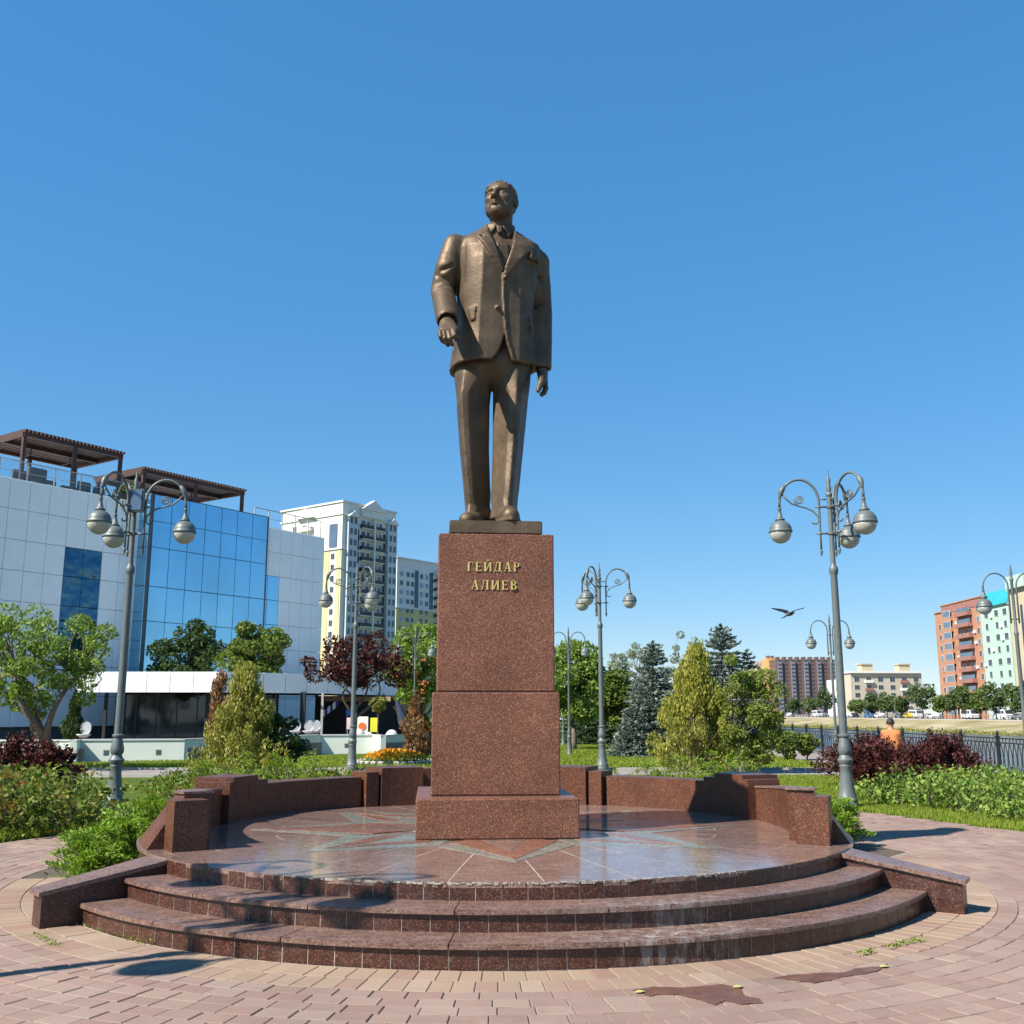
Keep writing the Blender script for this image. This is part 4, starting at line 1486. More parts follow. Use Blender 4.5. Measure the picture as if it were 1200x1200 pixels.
def double_lamp(label, loc, ang, sc=1.0):
    t = thing('park_lamp', label, 'street lamp', loc, R(ang), 'two armed park lamps')
    t.scale = (sc, sc, sc)
    prof = [(.13, -.04), (.13, .05), (.105, .09), (.09, .4), (.075, .62), (.09, .66), (.09, .70), (.065, .74), (.082, .82), (.06, .95), (.05, 1.0)]
    mb = MB(); mb.lathe(prof, n=14); auto_smooth(mb.build('base', M['lamp'], t), 40)
    prof = [(.048, 1.0), (.042, 3.2), (.055, 3.24), (.055, 3.28), (.036, 3.32), (.033, 4.5), (.05, 4.53), (.03, 4.58), (.036, 4.66), (.008, 4.9)]
    mb = MB(); mb.lathe(prof, n=12); auto_smooth(mb.build('pole', M['lamp'], t), 40)
    am = MB()
    path = [(.09, 0, 3.5), (.09, 0, 4.3)] + arc_pts(.37, 4.36, .28, .33, 180, 8, 12) + [(.655, 0, 4.30)]
    am.tube(path, .02, 7)
    for z in (3.6, 4.2): am.bar((0, 0, z), (.10, 0, z), .03, .03)
    ame = am.mesh('arm', M['lamp'], True)
    sh, bo = HEAD2
    for a in (0, 180):
        link('arm', ame, t, None, (0, 0, R(a)))
        h_ = link('lamp_head', sh, t, (.655 * math.cos(R(a)), .655 * math.sin(R(a)), 0)); link('lamp_bowl', bo, h_)
    return t


HEAD2 = head_mesh_of(.175, 3.905, 4.31)
double_lamp('two armed park lamp by the brown dead thuja, left of the pedestal', (-3.80, 40.6, 0), 8)
double_lamp('two armed park lamp beside the right edge of the pedestal, in front of trees', (2.20, 40.2, 0), 0)
double_lamp('two armed park lamp on the promenade seen behind the right street lamp', (10.85, 35.1, 0), 0)
double_lamp('tall two armed park lamp at the right edge by the river railing', (12.95, 26.4, 0), -8, 1.10)
double_lamp('small far park lamp half hidden right against the left side of the pedestal', (-4.2, 58.0, 0), 0)
double_lamp('far park lamp whose arms show between the silvery trees and the spruce', (10.8, 62.0, 0), 0)
double_lamp('far park lamp whose head shows behind the leaves right of the pedestal', (2.55, 52.0, 0), 0)

# ------------------------------------------------------------------ river railing
fence = thing('river_railing', 'black wrought iron railing with curved bars along the river promenade', 'railing', (12.15, 22.0, 0))
pm = MB()
pm.box((0, 0, .5), (.075, .075, 1.02)); pm.bevbox((0, 0, 1.02), (.11, .11, .03), .008); pm.lathe([(.02, 1.03), (.045, 1.07), (.05, 1.10), (.03, 1.14), (.008, 1.17)], n=8); pm.bevbox((0, 0, .05), (.13, .13, .12), .02)
pme = pm.mesh('post', M['iron'])
SPAN = 2.12
gm_ = MB()
for z in (.12, .86, .97): gm_.box((0, SPAN / 2, z), (.03, SPAN - .07, .03))
for i in range(9):
    y = .14 + i * (SPAN - .28) / 8
    for s_ in (-1, 1):
        pts = [(0, y + s_ * .10 * math.sin(PI * k / 6), .13 + .72 * k / 6) for k in range(7)]
        gm_.tube(pts, .011, 5, cap=False)
for i in range(12):
    y = .08 + i * (SPAN - .16) / 11
    gm_.bar((0, y, .86), (0, y, .97), .014, .014)
gme = gm_.mesh('panel', M['iron'])
for k in range(34):
    link('post', pme, fence, (0, k * SPAN, 0))
    if k < 33: link('panel', gme, fence, (0, k * SPAN, 0))


# ------------------------------------------------------------------ foliage
def frames(n, tang=None, spread=1.0):
    u = rng.normal(size=(n, 3))
    if tang is not None: u = tang + spread * u * .5
    u /= np.linalg.norm(u, axis=1)[:, None] + 1e-9
    w = rng.normal(size=(n, 3))
    v = np.cross(u, w); v /= np.linalg.norm(v, axis=1)[:, None] + 1e-9
    return u, v


def leaves(C_, size, aspect=.55, tang=None, spread=1.0, var=.35):
    n = len(C_)
    u, v = frames(n, tang, spread)
    L = size * (1 + var * rng.normal(size=(n, 1))).clip(.4, 1.8)
    W = L * aspect
    return np.stack([C_ - u * L / 2, C_ + v * W / 2 + u * L * .05, C_ + u * L / 2, C_ - v * W / 2 + u * L * .05], 1)


def ball(n, c, r, shell=.5):
    d = rng.normal(size=(n, 3)); d /= np.linalg.norm(d, axis=1)[:, None]
    q = rng.random((n, 1)) ** (1 / 3.0)
    q = q * (1 - shell) + shell * (1 - .35 * rng.random((n, 1)) ** 2)
    return np.array(c) + d * q * np.array(r)


def limb(mb, a, b, r0, r1, bend=.12, n=5):
    a = np.array(a, float); b = np.array(b, float)
    L = np.linalg.norm(b - a)
    off = rng.normal(size=3) * bend * L; off[2] = abs(off[2]) * .4
    pts = [tuple(a + (b - a) * (k / n) + off * math.sin(PI * k / n)) for k in range(n + 1)]
    mb.tube(pts, [r0 + (r1 - r0) * k / n for k in range(n + 1)], 6)


def crown_clusters(c, rad, k, rc, droop=0.0):
    out = []
    tries = 0
    while len(out) < k and tries < 4000:
        tries += 1
        p = ball(1, (0, 0, 0), (1, 1, 1), .55)[0]
        if p[2] < -.92: continue
        q = np.array(c) + p * (np.array(rad) - rc * .6)
        if all(np.linalg.norm((q - o) / rc) > .62 for o in out): out.append(q)
    return out


def tree(name, label, cat, base, crown, rad, k, rc, n, leaf, lm, bark, tr=.15, fork=None, lean=(0, 0), aspect=.55, extra=(), group=None, spread=None):
    t = thing(name, label, cat, base, 0, group)
    b = np.array(base, float)
    cl = crown_clusters(np.array(crown) - b, rad, k, rc) + [np.array(e) - b for e in extra]
    fz = fork if fork is not None else (crown[2] - base[2]) * .45
    mb = MB()
    f = np.array((lean[0], lean[1], fz))
    pts = [tuple(f * q + np.array((rng.normal() * tr * .25, rng.normal() * tr * .25, 0)) * (0 < q < 1)) for q in (0, .3, .65, 1)]
    pts[0] = (0, 0, -.05)
    mb.tube(pts, [tr * 1.35, tr, tr * .9, tr * .8], 9)
    cc = np.mean(cl, axis=0)
    mains = []
    for q in sorted(cl, key=lambda q: -np.linalg.norm(q - cc)):
        m_ = f + (q - f) * .5 + np.array((0, 0, .06 * (crown[2] - base[2])))
        if len(mains) < 6 and all(np.linalg.norm(m_ - o) > .30 * np.linalg.norm(np.array(rad)) for o in mains): mains.append(m_)
    for m_ in mains: limb(mb, f * (.80 + .2 * rng.random()), m_, tr * .55, tr * .28, .14)
    for q in cl:
        m_ = min(mains, key=lambda o: np.linalg.norm(o - q))
        limb(mb, m_, q, tr * .26, .006, .16)
    mb.build('trunk', bark, t, True)
    P = []
    per = int(n / len(cl))
    for q in cl:
        s = rc * rng.uniform(.75, 1.2)
        P.append(ball(per, q, (s, s, s * .78), .35))
    P = np.concatenate(P)
    V = leaves(P, leaf, aspect)
    o = link('crown', quads_mesh('crown', V, lm), t)
    return t


LM = {}
LM['fresh'] = leaf_mat('fresh_leaves', [(0.069, 0.114, 0.020), (0.106, 0.180, 0.031), (0.156, 0.240, 0.050), (0.250, 0.324, 0.099)], .35)
LM['mid'] = leaf_mat('mid_green_leaves', [(0.056, 0.083, 0.016), (0.094, 0.138, 0.028), (0.138, 0.182, 0.040)], .3)
LM['lilac'] = leaf_mat('lilac_leaves', [(0.07, 0.105, 0.02), (0.11, 0.16, 0.03), (0.17, 0.22, 0.05), (0.24, 0.25, 0.08)], .35)
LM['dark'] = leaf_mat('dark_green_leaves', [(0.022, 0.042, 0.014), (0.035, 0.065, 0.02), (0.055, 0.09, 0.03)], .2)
LM['silver'] = leaf_mat('silvery_leaves', [(0.14, 0.18, 0.12), (0.20, 0.25, 0.17), (0.27, 0.31, 0.23)], .25)
LM['plum'] = leaf_mat('purple_plum_leaves', [(0.017, 0.007, 0.010), (0.034, 0.011, 0.015), (0.064, 0.019, 0.020), (0.111, 0.043, 0.038)], .25)
LM['barberry'] = leaf_mat('burgundy_barberry_leaves', [(0.030, 0.009, 0.012), (0.055, 0.014, 0.017), (0.085, 0.024, 0.025), (0.051, 0.030, 0.017)], .2)
LM['spruce'] = leaf_mat('blue_spruce_needles', [(0.055, 0.08, 0.072), (0.10, 0.135, 0.125), (0.19, 0.235, 0.22)], .15, .5)
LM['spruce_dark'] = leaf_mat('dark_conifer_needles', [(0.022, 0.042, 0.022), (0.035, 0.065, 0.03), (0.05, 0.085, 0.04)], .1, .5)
LM['thuja'] = leaf_mat('olive_thuja_sprays', [(0.13, 0.135, 0.030), (0.19, 0.205, 0.042), (0.26, 0.27, 0.065), (0.34, 0.31, 0.12)], .35)
LM['thuja_yellow'] = leaf_mat('golden_thuja_sprays', [(0.12, 0.15, 0.022), (0.19, 0.225, 0.035), (0.27, 0.28, 0.055), (0.33, 0.29, 0.09)], .3)
LM['thuja_brown'] = leaf_mat('dead_brown_thuja_sprays', [(0.12, 0.065, 0.03), (0.19, 0.105, 0.05), (0.26, 0.155, 0.08)], .2)
LM['juniper'] = leaf_mat('bright_juniper_sprays', [(0.062, 0.127, 0.012), (0.106, 0.198, 0.018), (0.156, 0.264, 0.030), (0.213, 0.308, 0.050)], .3)
LM['ground_cover'] = leaf_mat('light_ground_cover', [(0.09, 0.15, 0.015), (0.14, 0.21, 0.025), (0.20, 0.26, 0.04)], .3)
LM['rose'] = leaf_mat('rose_leaves', [(0.054, 0.089, 0.018), (0.078, 0.126, 0.025), (0.120, 0.168, 0.032), (0.180, 0.200, 0.045)], .3, .4, ((0.204, 0.089, 0.027), 1.6, .56))
LM['rose_right'] = leaf_mat('light_rose_leaves', [(0.069, 0.132, 0.022), (0.106, 0.186, 0.033), (0.163, 0.240, 0.050), (0.225, 0.288, 0.077)], .3, .4, ((0.225, 0.156, 0.055), 1.4, .60))
LM['grass'] = leaf_mat('grass_blades', [(0.106, 0.165, 0.020), (0.163, 0.220, 0.030), (0.225, 0.264, 0.045)], .35, .5)
LM['berry'] = paint('orange_berries', (0.62, 0.16, 0.03), .5)
LM['petal_orange'] = leaf_mat('marigold_petals', [(0.55, 0.16, 0.01), (0.70, 0.30, 0.02), (0.65, 0.42, 0.05)], .3)
LM['petal_red'] = leaf_mat('rose_petals', [(0.42, 0.06, 0.05), (0.45, 0.10, 0.07)], .2)
LM['needle_far'] = leaf_mat('far_tree_leaves', [(0.05, 0.085, 0.03), (0.075, 0.12, 0.042), (0.11, 0.155, 0.06)], .2)


def gp(px, D, z=0.0):
    """ground position under a picture column at distance D"""
    return ((px - 600) * (D * _c - (EYE - z) * _s) / F_PX, D, z)


def zp(py, D):
    return at(600, py, D).z


# leafy tree at the left edge
b = gp(52, 30)
tree('leafy_tree', 'green leafy tree with a forked grey trunk in front of the white terrace wall', 'tree', b,
     (b[0] - .45, 30, 3.15), (2.2, 1.9, 1.95), 44, .42, 14500, .100, LM['fresh'], M['bark'], .19, .95, (-.05, 0), .5,
     extra=[(b[0] + 1.45, 30, 3.9), (b[0] + 1.25, 29.8, 3.6), (b[0] + .9, 29.6, 2.9), (b[0] - 1.2, 29.5, 2.0), (b[0] - .6, 29.4, 2.3)])
# courtyard behind the canopy: a stand-in for reflected dark trees, and one real tree
tree('courtyard_tree', 'dark green tree added for the trees reflected in the blue glass wall behind the canopy', 'tree', gp(205, 48.5), (gp(208, 48.5)[0], 48.5, 3.7), (2.0, 1.2, 2.0), 26, .6, 9000, .17, LM['dark'], M['bark_dark'], .13, 1.6,
     extra=[(gp(182, 48)[0], 48, 4.6), (gp(232, 48)[0], 48, 5.2), (gp(250, 48)[0], 48, 4.4), (gp(222, 48.3)[0], 48.3, 5.6)])
tree('courtyard_tree', 'lighter green bushy tree standing on the right behind the canopy roof', 'tree', gp(293, 47.5), (gp(292, 47.5)[0], 47.5, 4.2), (1.75, 1.3, 1.75), 26, .6, 9500, .17, LM['mid'], M['bark'], .13, 1.6)
# purple plum
b = gp(413, 32)
tree('purple_tree', 'small purple leaved tree with a thin pale trunk', 'tree', b, (b[0] + .15, 32, 3.15), (1.5, 1.3, .98), 30, .36, 6200, .100, LM['plum'], M['bark'], .085, 1.75, (.03, 0), .6,
     extra=[(b[0] - 1.2, 31.8, 2.75), (b[0] + 1.3, 31.9, 2.6), (b[0] + 1.45, 32, 2.9), (b[0] - 1.45, 32, 3.1)])
# rowan behind it
b = gp(490, 43)
t = tree('rowan_tree', 'light green rowan tree with orange berries close to the left side of the pedestal', 'tree', b, (b[0] + .05, 43, 3.6), (1.6, 1.3, 2.0), 26, .55, 8500, .19, LM['fresh'], M['bark'], .11, 1.3, (0, 0), .35)
mb = MB()
for q in ball(14, (0, -.9, 3.2), (1.1, .3, .9), .2): 
    for k in range(7):
        p = q + rng.normal(size=3) * .06
        mb.box(p, (.06, .06, .06))
tag(mb.build('berry_cluster', LM['berry'], t), kind='stuff')
# trees right of the pedestal
b = gp(672, 46)
tree('park_tree', 'round green park tree right behind the pedestal', 'tree', b, (b[0] + .1, 46, 2.9), (1.7, 1.5, 2.1), 30, .6, 9500, .18, LM['fresh'], M['bark'], .13, 1.0, (0, 0), .5)
for (px, D, zt, wx, lab, mat) in ((727, 53, 4.9, 1.0, 'thin silvery tree rising behind the smaller blue spruce, leftmost of three', 'silver'), (752, 54, 5.7, 1.0, 'silvery tree with the tall pointed top between lamp and blue spruce', 'silver'), (800, 52, 5.6, .6, 'slim silvery sapling between the two blue spruces', 'silver')):
    b = gp(px, D)
    tree('silver_tree', lab, 'tree', b, (b[0], D, zt * .56), (wx * .9, wx * .9, zt * .45), 34, .27, 4200, .13, LM[mat], M['bark'], .07, zt * .35, (0, 0), .3)
tree('park_tree', 'mid green tree standing between the lamp and the bluish spruce', 'tree', gp(722, 50), (gp(722, 50)[0], 50, 2.3), (1.1, 1.0, 1.6), 16, .5, 4500, .18, LM['mid'], M['bark'], .09, .9)


def spruce(name, label, base, h, w, mat, whorls=20, droop=.25, card=.16, cat='conifer', dens=1.0, group=None, wide=1.0):
    t = thing(name, label, cat, base, 0, group)
    mb = MB(); mb.tube([(0, 0, -.05), (0, 0, h * .5), (0, 0, h)], [.035 * h * .5, .02 * h * .5, .006], 7)
    C_, T_ = [], []
    for i in range(whorls):
        f = i / (whorls - 1)
        z = .12 + (h - .12) * f ** .92
        L = w * (1 - f) ** .62 * wide + .05
        nb = int(9 + 10 * (1 - f))
        a0 = rng.random() * 6.28
        for k in range(nb):
            a = a0 + 2 * PI * k / nb + rng.normal() * .18
            l = L * rng.uniform(.72, 1.12)
            n = max(4, int(l / .05 * dens))
            s = rng.random(n) ** .7
            d = np.array((math.cos(a), math.sin(a), 0))
            up = .25 * (f > .75) - droop * (1 - f)
            P = np.outer(s * l, d); P[:, 2] = z + s * l * up + .10 * s * s * l
            side = np.array((-d[1], d[0], 0))
            P += np.outer(rng.normal(size=n) * .16 * l * (1 - s * .6), side); P[:, 2] += rng.normal(size=n) * .03
            C_.append(P); T_.append(np.tile(d + np.array((0, 0, up + .2)), (n, 1)))
            if k % 2 == 0: mb.tube([(0, 0, z), tuple(d * l * .9 + np.array((0, 0, z + l * up)))], [.012, .004], 4, cap=False)
    mb.build('trunk', M['bark_dark'], t)
    P = np.concatenate(C_); T = np.concatenate(T_)
    V = leaves(P, card, .38, T, 1.0)
    link('foliage', quads_mesh('foliage', V, mat), t)
    return t


spruce('blue_spruce', 'broad blue spruce with dense whitish needles, middle of the lawn', gp(768, 40), 4.25, 1.48, LM['spruce'], 28, .24, .14, dens=2.6)
spruce('blue_spruce', 'low young blue spruce in front of the broad one', gp(741, 38.5), 1.75, .85, LM['spruce'], 16, .15, .13, dens=2.4)
spruce('blue_spruce', 'tallest blue spruce rising behind the golden thuja', gp(850, 50), 5.75, 2.15, LM['spruce'], 28, .22, .19, dens=1.8)
spruce('blue_spruce', 'blue spruce leaning out right of the tallest one', gp(880, 51), 4.6, 1.35, LM['spruce'], 20, .2, .18, dens=1.6)
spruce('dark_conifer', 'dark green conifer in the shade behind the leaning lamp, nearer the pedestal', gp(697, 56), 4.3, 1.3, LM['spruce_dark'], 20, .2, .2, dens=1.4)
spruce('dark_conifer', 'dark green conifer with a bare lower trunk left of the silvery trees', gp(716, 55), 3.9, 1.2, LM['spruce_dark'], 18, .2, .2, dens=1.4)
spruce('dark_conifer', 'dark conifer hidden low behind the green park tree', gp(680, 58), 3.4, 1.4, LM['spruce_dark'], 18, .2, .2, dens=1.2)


def thuja(name, label, base, tips, mat, n, card, cat='shrub', group=None, mats=None):
    """upright sprays; tips: (dx, dy, height, radius, material)"""
    t = thing(name, label, cat, base, 0, group)
    mb = MB()
    for (dx, dy, h, r, m_) in tips:
        mb.tube([(dx * .4, dy * .4, -.03), (dx * .8, dy, h * .45), (dx, dy, h * .92)], [.035, .022, .006], 6)
        cnt = int(n * r * h)
        f = rng.random(cnt) ** .9
        prof = np.sin(np.clip(f * 1.02, 0, 1) ** .62 * PI) ** .75
        rr = r * prof * (.55 + .5 * rng.random(cnt) ** .6)
        lump = 1 + .22 * np.sin(f * 17 + dx * 9)
        a = rng.random(cnt) * 2 * PI
        rr = rr * lump * (1 + .2 * np.sin(a * 3 + f * 9))
        P = np.stack([dx + rr * np.cos(a), dy + rr * np.sin(a), .05 + f * h], 1)
        T = np.stack([np.cos(a) * .45, np.sin(a) * .45, np.full(cnt, 1.0)], 1)
        o = link('foliage', quads_mesh('foliage', leaves(P, card, .42, T, .8), m_), t)
        for k in range(9):
            aa = rng.random() * 6.28; zz = rng.uniform(.15, .8) * h
            mb.tube([(dx * .7, dy * .7, zz * .8), (dx + r * .7 * math.cos(aa), dy + r * .7 * math.sin(aa), zz + .25)], [.012, .004], 4, cap=False)
    tag(mb.build('stem', M['bark'], t), kind='stuff')
    return t


def loose_thuja(name, label, base, W, H, k, mat, seed, dead=None, n=300, card=.085, lean=0.0):
    """one loose bush of upright feathery sprays with an uneven outline; dead: (test on x/W and z/H, material)"""
    r_ = np.random.default_rng(seed)
    t = thing(name, label, 'shrub', base)
    mb = MB(); live, gone = [], []
    for q in range(k + (14 if dead else 0)):
        f = r_.random() ** .85
        env = W * min(1.0, .62 + 1.6 * f) * (1 - f) ** .85 + .07
        a = r_.random() * 2 * PI; rr = env * r_.random() ** .45 * r_.uniform(.75, 1.12)
        c = np.array((rr * math.cos(a) + lean * f, rr * math.sin(a) * .8, .10 + f * (H - .25)))
        if q >= k and name == 'thuja_shrub' and H < 3:      # the dead spire on the left
            hz = (q - k) / 13.0
            c = np.array((-.80 + .10 * hz + r_.normal() * .05, .15 + r_.normal() * .05, 1.15 + hz * 1.25))
        sz = r_.uniform(.75, 1.3) * (.62 if q >= k else 1)
        P = ball(n, c, (.19 * sz, .17 * sz, .36 * sz), .05)
        P = P[P[:, 2] > .02]
        out = np.array((c[0] * .5 / W, c[1] * .5 / W, 1.0))
        V = leaves(P, card, .36, np.tile(out, (len(P), 1)), .75)
        (gone if dead and dead[0](c[0] / W, c[2] / H) else live).append(V)
        if q % 2 == 0: mb.tube([(c[0] * .12, c[1] * .12, 0), (c[0] * .45, c[1] * .45, c[2] * .5), tuple(c)], [.022, .013, .004], 4, cap=False)
    tag(mb.build('stem', M['bark'], t), kind='stuff')
    link('foliage', quads_mesh('foliage', np.concatenate(live), mat), t)
    if gone: tag(link('foliage', quads_mesh('foliage', np.concatenate(gone), dead[1]), t), 'dead brown sprays')
    return t


loose_thuja('thuja_shrub', 'sparse olive thuja with one dead brown tip behind the left wall', gp(282, 25), 1.50, 2.62, 120, LM['thuja'], 3, (lambda x, z: x < -.30 and z > .52, LM['thuja_brown']), 165)
tree('broadleaf_shrub', 'dark glossy shrub growing out of the right side of the olive thuja', 'shrub', gp(325, 25.4), (gp(330, 25.4)[0], 25.4, .95), (.75, .5, .85), 16, .25, 2600, .10, LM['dark'], M['bark'], .03, .3, (0, 0), .6)
thuja('thuja_shrub', 'brown dried thuja beside the marigold bed', gp(487, 38), [(0, 0, 2.3, .48, LM['thuja_brown']), (.3, .1, 1.5, .42, LM['thuja_brown'])], LM['thuja_brown'], 2300, .12)
loose_thuja('thuja_shrub', 'golden green thuja with an uneven pointed top behind the right wall', gp(814, 29), 1.50, 3.45, 150, LM['thuja_yellow'], 8, (lambda x, z: -.5 < x < .1 and z < .40, LM['thuja']), 185, .09, .18)
tree('lilac_shrub', 'tall loose green shrub with many pale stems right of the golden thuja', 'shrub', gp(868, 28.5), (gp(882, 28.5)[0], 28.5, 1.45), (.95, .8, 1.45), 46, .27, 9500, .095, LM['lilac'], M['bark'], .045, .18, (0, 0), .5,
     extra=[(gp(905, 28)[0], 28, 2.6), (gp(862, 28)[0], 28, 3.0), (gp(915, 28)[0], 28, 1.5), (gp(918, 28)[0], 28, 2.2)])
for (px, D, h, lab) in ((922, 36, 1.1, 'small green shrub beside the first railing posts, left of two'), (946, 36.5, 1.0, 'small green shrub near the railing, right of two')):
    tree('small_shrub', lab, 'shrub', gp(px, D), (gp(px, D)[0], D, h * .5), (.45, .45, h * .5), 9, .25, 1800, .11, LM['mid'], M['bark'], .03, .2)
# clipped ball tree and little cypress on the terrace
b = gp(442, 42.0)
tree('ball_tree', 'clipped ball tree on a thin stem at the terrace edge', 'tree', (b[0], b[1], 0), (b[0], b[1], 1.95), (.34, .34, .36), 20, .16, 2500, .07, LM['thuja'], M['bark'], .03, 1.5)
thuja('cypress', 'small dark cypress growing on the terrace next to the leafy tree', gp(83, 38.6), [(0, 0, 2.35, .34, LM['dark'])], LM['dark'], 4200, .12)


# barberry bushes
def barberry(label, base, r, h, n, group='burgundy barberry bushes'):
    t = thing('barberry_bush', label, 'bush', base, 0, group)
    mb = MB()
    C_, T_ = [], []
    for k in range(int(90 * r)):
        a = rng.random() * 6.28; el = rng.uniform(.15, 1.45)
        d = np.array((math.cos(a) * math.cos(el), math.sin(a) * math.cos(el), math.sin(el)))
        l = rng.uniform(.85, 1.18)
        tip = d * np.array((r, r, h)) * l
        mid = tip * .55 + np.array((0, 0, .12 * h))
        mb.tube([(0, 0, 0), tuple(mid), tuple(tip)], [.01, .006, .002], 4, cap=False)
        m = int(n / (90 * r))
        s = rng.random(m) ** .45
        P = np.outer(s, tip) + np.outer(np.sin(PI * s) * .12 * h, (0, 0, 1)) + rng.normal(size=(m, 3)) * .065 * r
        C_.append(P); T_.append(np.tile(d, (m, 1)))
    P = np.concatenate(C_); T = np.concatenate(T_)
    ok = P[:, 2] > .02
    tag(mb.build('stem', M['bark_dark'], t), kind='stuff')
    link('foliage', quads_mesh('foliage', leaves(P[ok], .065, .55, T[ok], 1.6), LM['barberry']), t)
    return t


barberry('larger burgundy bush in front of the man in orange', gp(1026, 23.2), 1.25, .98, 20000)
barberry('lower burgundy bush right of the one before the man', gp(1108, 22.7), .90, 1.05, 13000)
barberry('burgundy bush at the very left edge behind the rose hedge', gp(14, 20.5), .75, 1.05, 9000)
barberry('burgundy bush at the foot of the leafy tree behind the rose hedge', gp(55, 20.2), .62, 1.0, 8000)


# junipers round the wall
def juniper(label, base, r, h, n, lm, stretch=(1, 1), rz=0):
    t = thing('juniper', label, 'shrub', base, rz, 'low junipers round the granite wall')
    mb = MB(); C_, T_ = [], []
    np_ = int(120 * r)
    for k in range(np_):
        a = rng.random() * 6.28
        l = r * rng.uniform(.35, 1.1); hh = h * rng.uniform(.35, 1.05) * (1.15 - .55 * l / r)
        d = np.array((math.cos(a) * stretch[0], math.sin(a) * stretch[1], 0))
        m = int(n / np_)
        s = rng.random(m) ** .6
        P = np.outer(s * l, d); P[:, 2] = hh * np.sin(np.clip(s * 1.15, 0, 1.2) * PI / 2) + .03
        wdt = .11 * (1.15 - s)
        P += rng.normal(size=(m, 3)) * wdt[:, None] * np.array((1, 1, .5))
        C_.append(P); T_.append(np.tile(d + np.array((0, 0, .75)), (m, 1)))
        mb.tube([(0, 0, 0), tuple(d * l * .5 + np.array((0, 0, hh * .7))), tuple(d * l + np.array((0, 0, hh)))], [.012, .008, .003], 4, cap=False)
    P = np.concatenate(C_); T = np.concatenate(T_)
    P[:, 2] = np.maximum(P[:, 2], .01)
    tag(mb.build('stem', M['bark'], t), kind='stuff')
    link('foliage', quads_mesh('foliage', leaves(P, .042, .30, T, 1.0), lm), t)
    return t


def ring(deg, r):
    a = R(deg) + TH
    return (CX + r * math.sin(a), CY - r * math.cos(a), 0)


JUN = [(-74, 3.85, .26, .42, 'small juniper tuft at the top of the left cheek wall'), (-84, 3.95, .42, .52, 'bright juniper beside the sloping end of the left wall'),
       (-96, 3.95, .44, .66, 'tall juniper mound left of the wall, near the lamp foot'), (-110, 3.98, .50, .80, 'juniper mound behind the stepped pilaster of the left wall'),
       (-126, 4.0, .7, 1.12, 'juniper peeking over the low left wall, below the olive thuja'), (-141, 4.0, .7, 1.14, 'yellowish juniper behind the low left wall near the corner pilasters'),
       (-156, 4.1, .7, .80, 'juniper hidden behind the tall back pilaster on the left'), (156, 4.1, .7, .80, 'juniper hidden behind the tall back pilaster on the right'),
       (139, 4.0, .75, 1.14, 'light juniper behind the low right wall, below the golden thuja'), (127, 4.0, .65, 1.10, 'light juniper behind the right wall next to the stepped pilaster'),
       (109, 4.35, .46, .62, 'small juniper outside the right wall, beside the lamp foot')]
for (a, r_, rr, h, lab) in JUN:
    near = abs(a) < 120
    juniper(lab, ring(a, r_), rr, h, int((15000 if near else 8000) * rr / .6), LM['juniper'] if near else LM['ground_cover'])
sheet('planting_bed', [ring(a, 3.45)[:2] for a in range(62, 299, 6)] + [ring(a, 5.5)[:2] for a in range(298, 101, -6)] + [ring(a, 4.45)[:2] for a in range(98, 61, -6)], -0.006, M['soil'])


# ------------------------------------------------------------------ rose hedges, lawn blades, flower bed
def poly_points(poly, n):
    xs = [p[0] for p in poly]; ys = [p[1] for p in poly]
    out = np.zeros((0, 2))
    while len(out) < n:
        P = np.stack([rng.uniform(min(xs), max(xs), n * 2), rng.uniform(min(ys), max(ys), n * 2)], 1)
        out = np.concatenate([out, P[in_poly(P[:, 0], P[:, 1], poly) < 0]])
    return out[:n]


def hedge(label, poly, h, n, leaf, lm, flowers, stems=160, rough=.35, thin=0.0):
    t = thing('rose_hedge', label, 'hedge', (poly[0][0], poly[0][1], 0))
    o = np.array((poly[0][0], poly[0][1], 0))
    S_ = poly_points(poly, stems)
    mb = MB(); C_ = []; T_ = []
    m = int(n / stems)
    for (x, y) in S_:
        edge = min(1.0, .55 + .9 * float(-in_poly(np.array(x), np.array(y), poly)))
        hh = h * rng.uniform(1 - rough, 1 + rough * .45) * edge
        for k in range(3):
            d = rng.normal(size=2) * .16
            tip = np.array((x + d[0], y + d[1], hh * rng.uniform(.75, 1.05)))
            mb.tube([tuple(np.array((x, y, 0)) - o), tuple(tip - o)], [.006, .003], 4, cap=False)
        s = rng.random(m) ** .75
        P = np.stack([x + rng.normal(size=m) * .19, y + rng.normal(size=m) * .19, hh * (.06 + .98 * s) + rng.normal(size=m) * .03], 1)
        C_.append(P)
    P = np.concatenate(C_); P[:, 2] = np.maximum(P[:, 2], .02)
    T = np.tile(np.array((0., 0., .35)), (len(P), 1))
    tag(mb.build('stem', M['bark_dark'], t), kind='stuff')
    link('foliage', quads_mesh('foliage', leaves(P - o, leaf, .62, T, 2.2), lm), t)
    F = P[rng.choice(len(P), flowers, replace=False)]; F = F[F[:, 2] > h * .7]
    Q = []
    for f in F: Q.append(leaves(np.tile(f - o, (12, 1)) + rng.normal(size=(12, 3)) * .015, .035, .8))
    if Q: link('blossom', quads_mesh('blossom', np.concatenate(Q), LM['petal_red']), t)
    return t


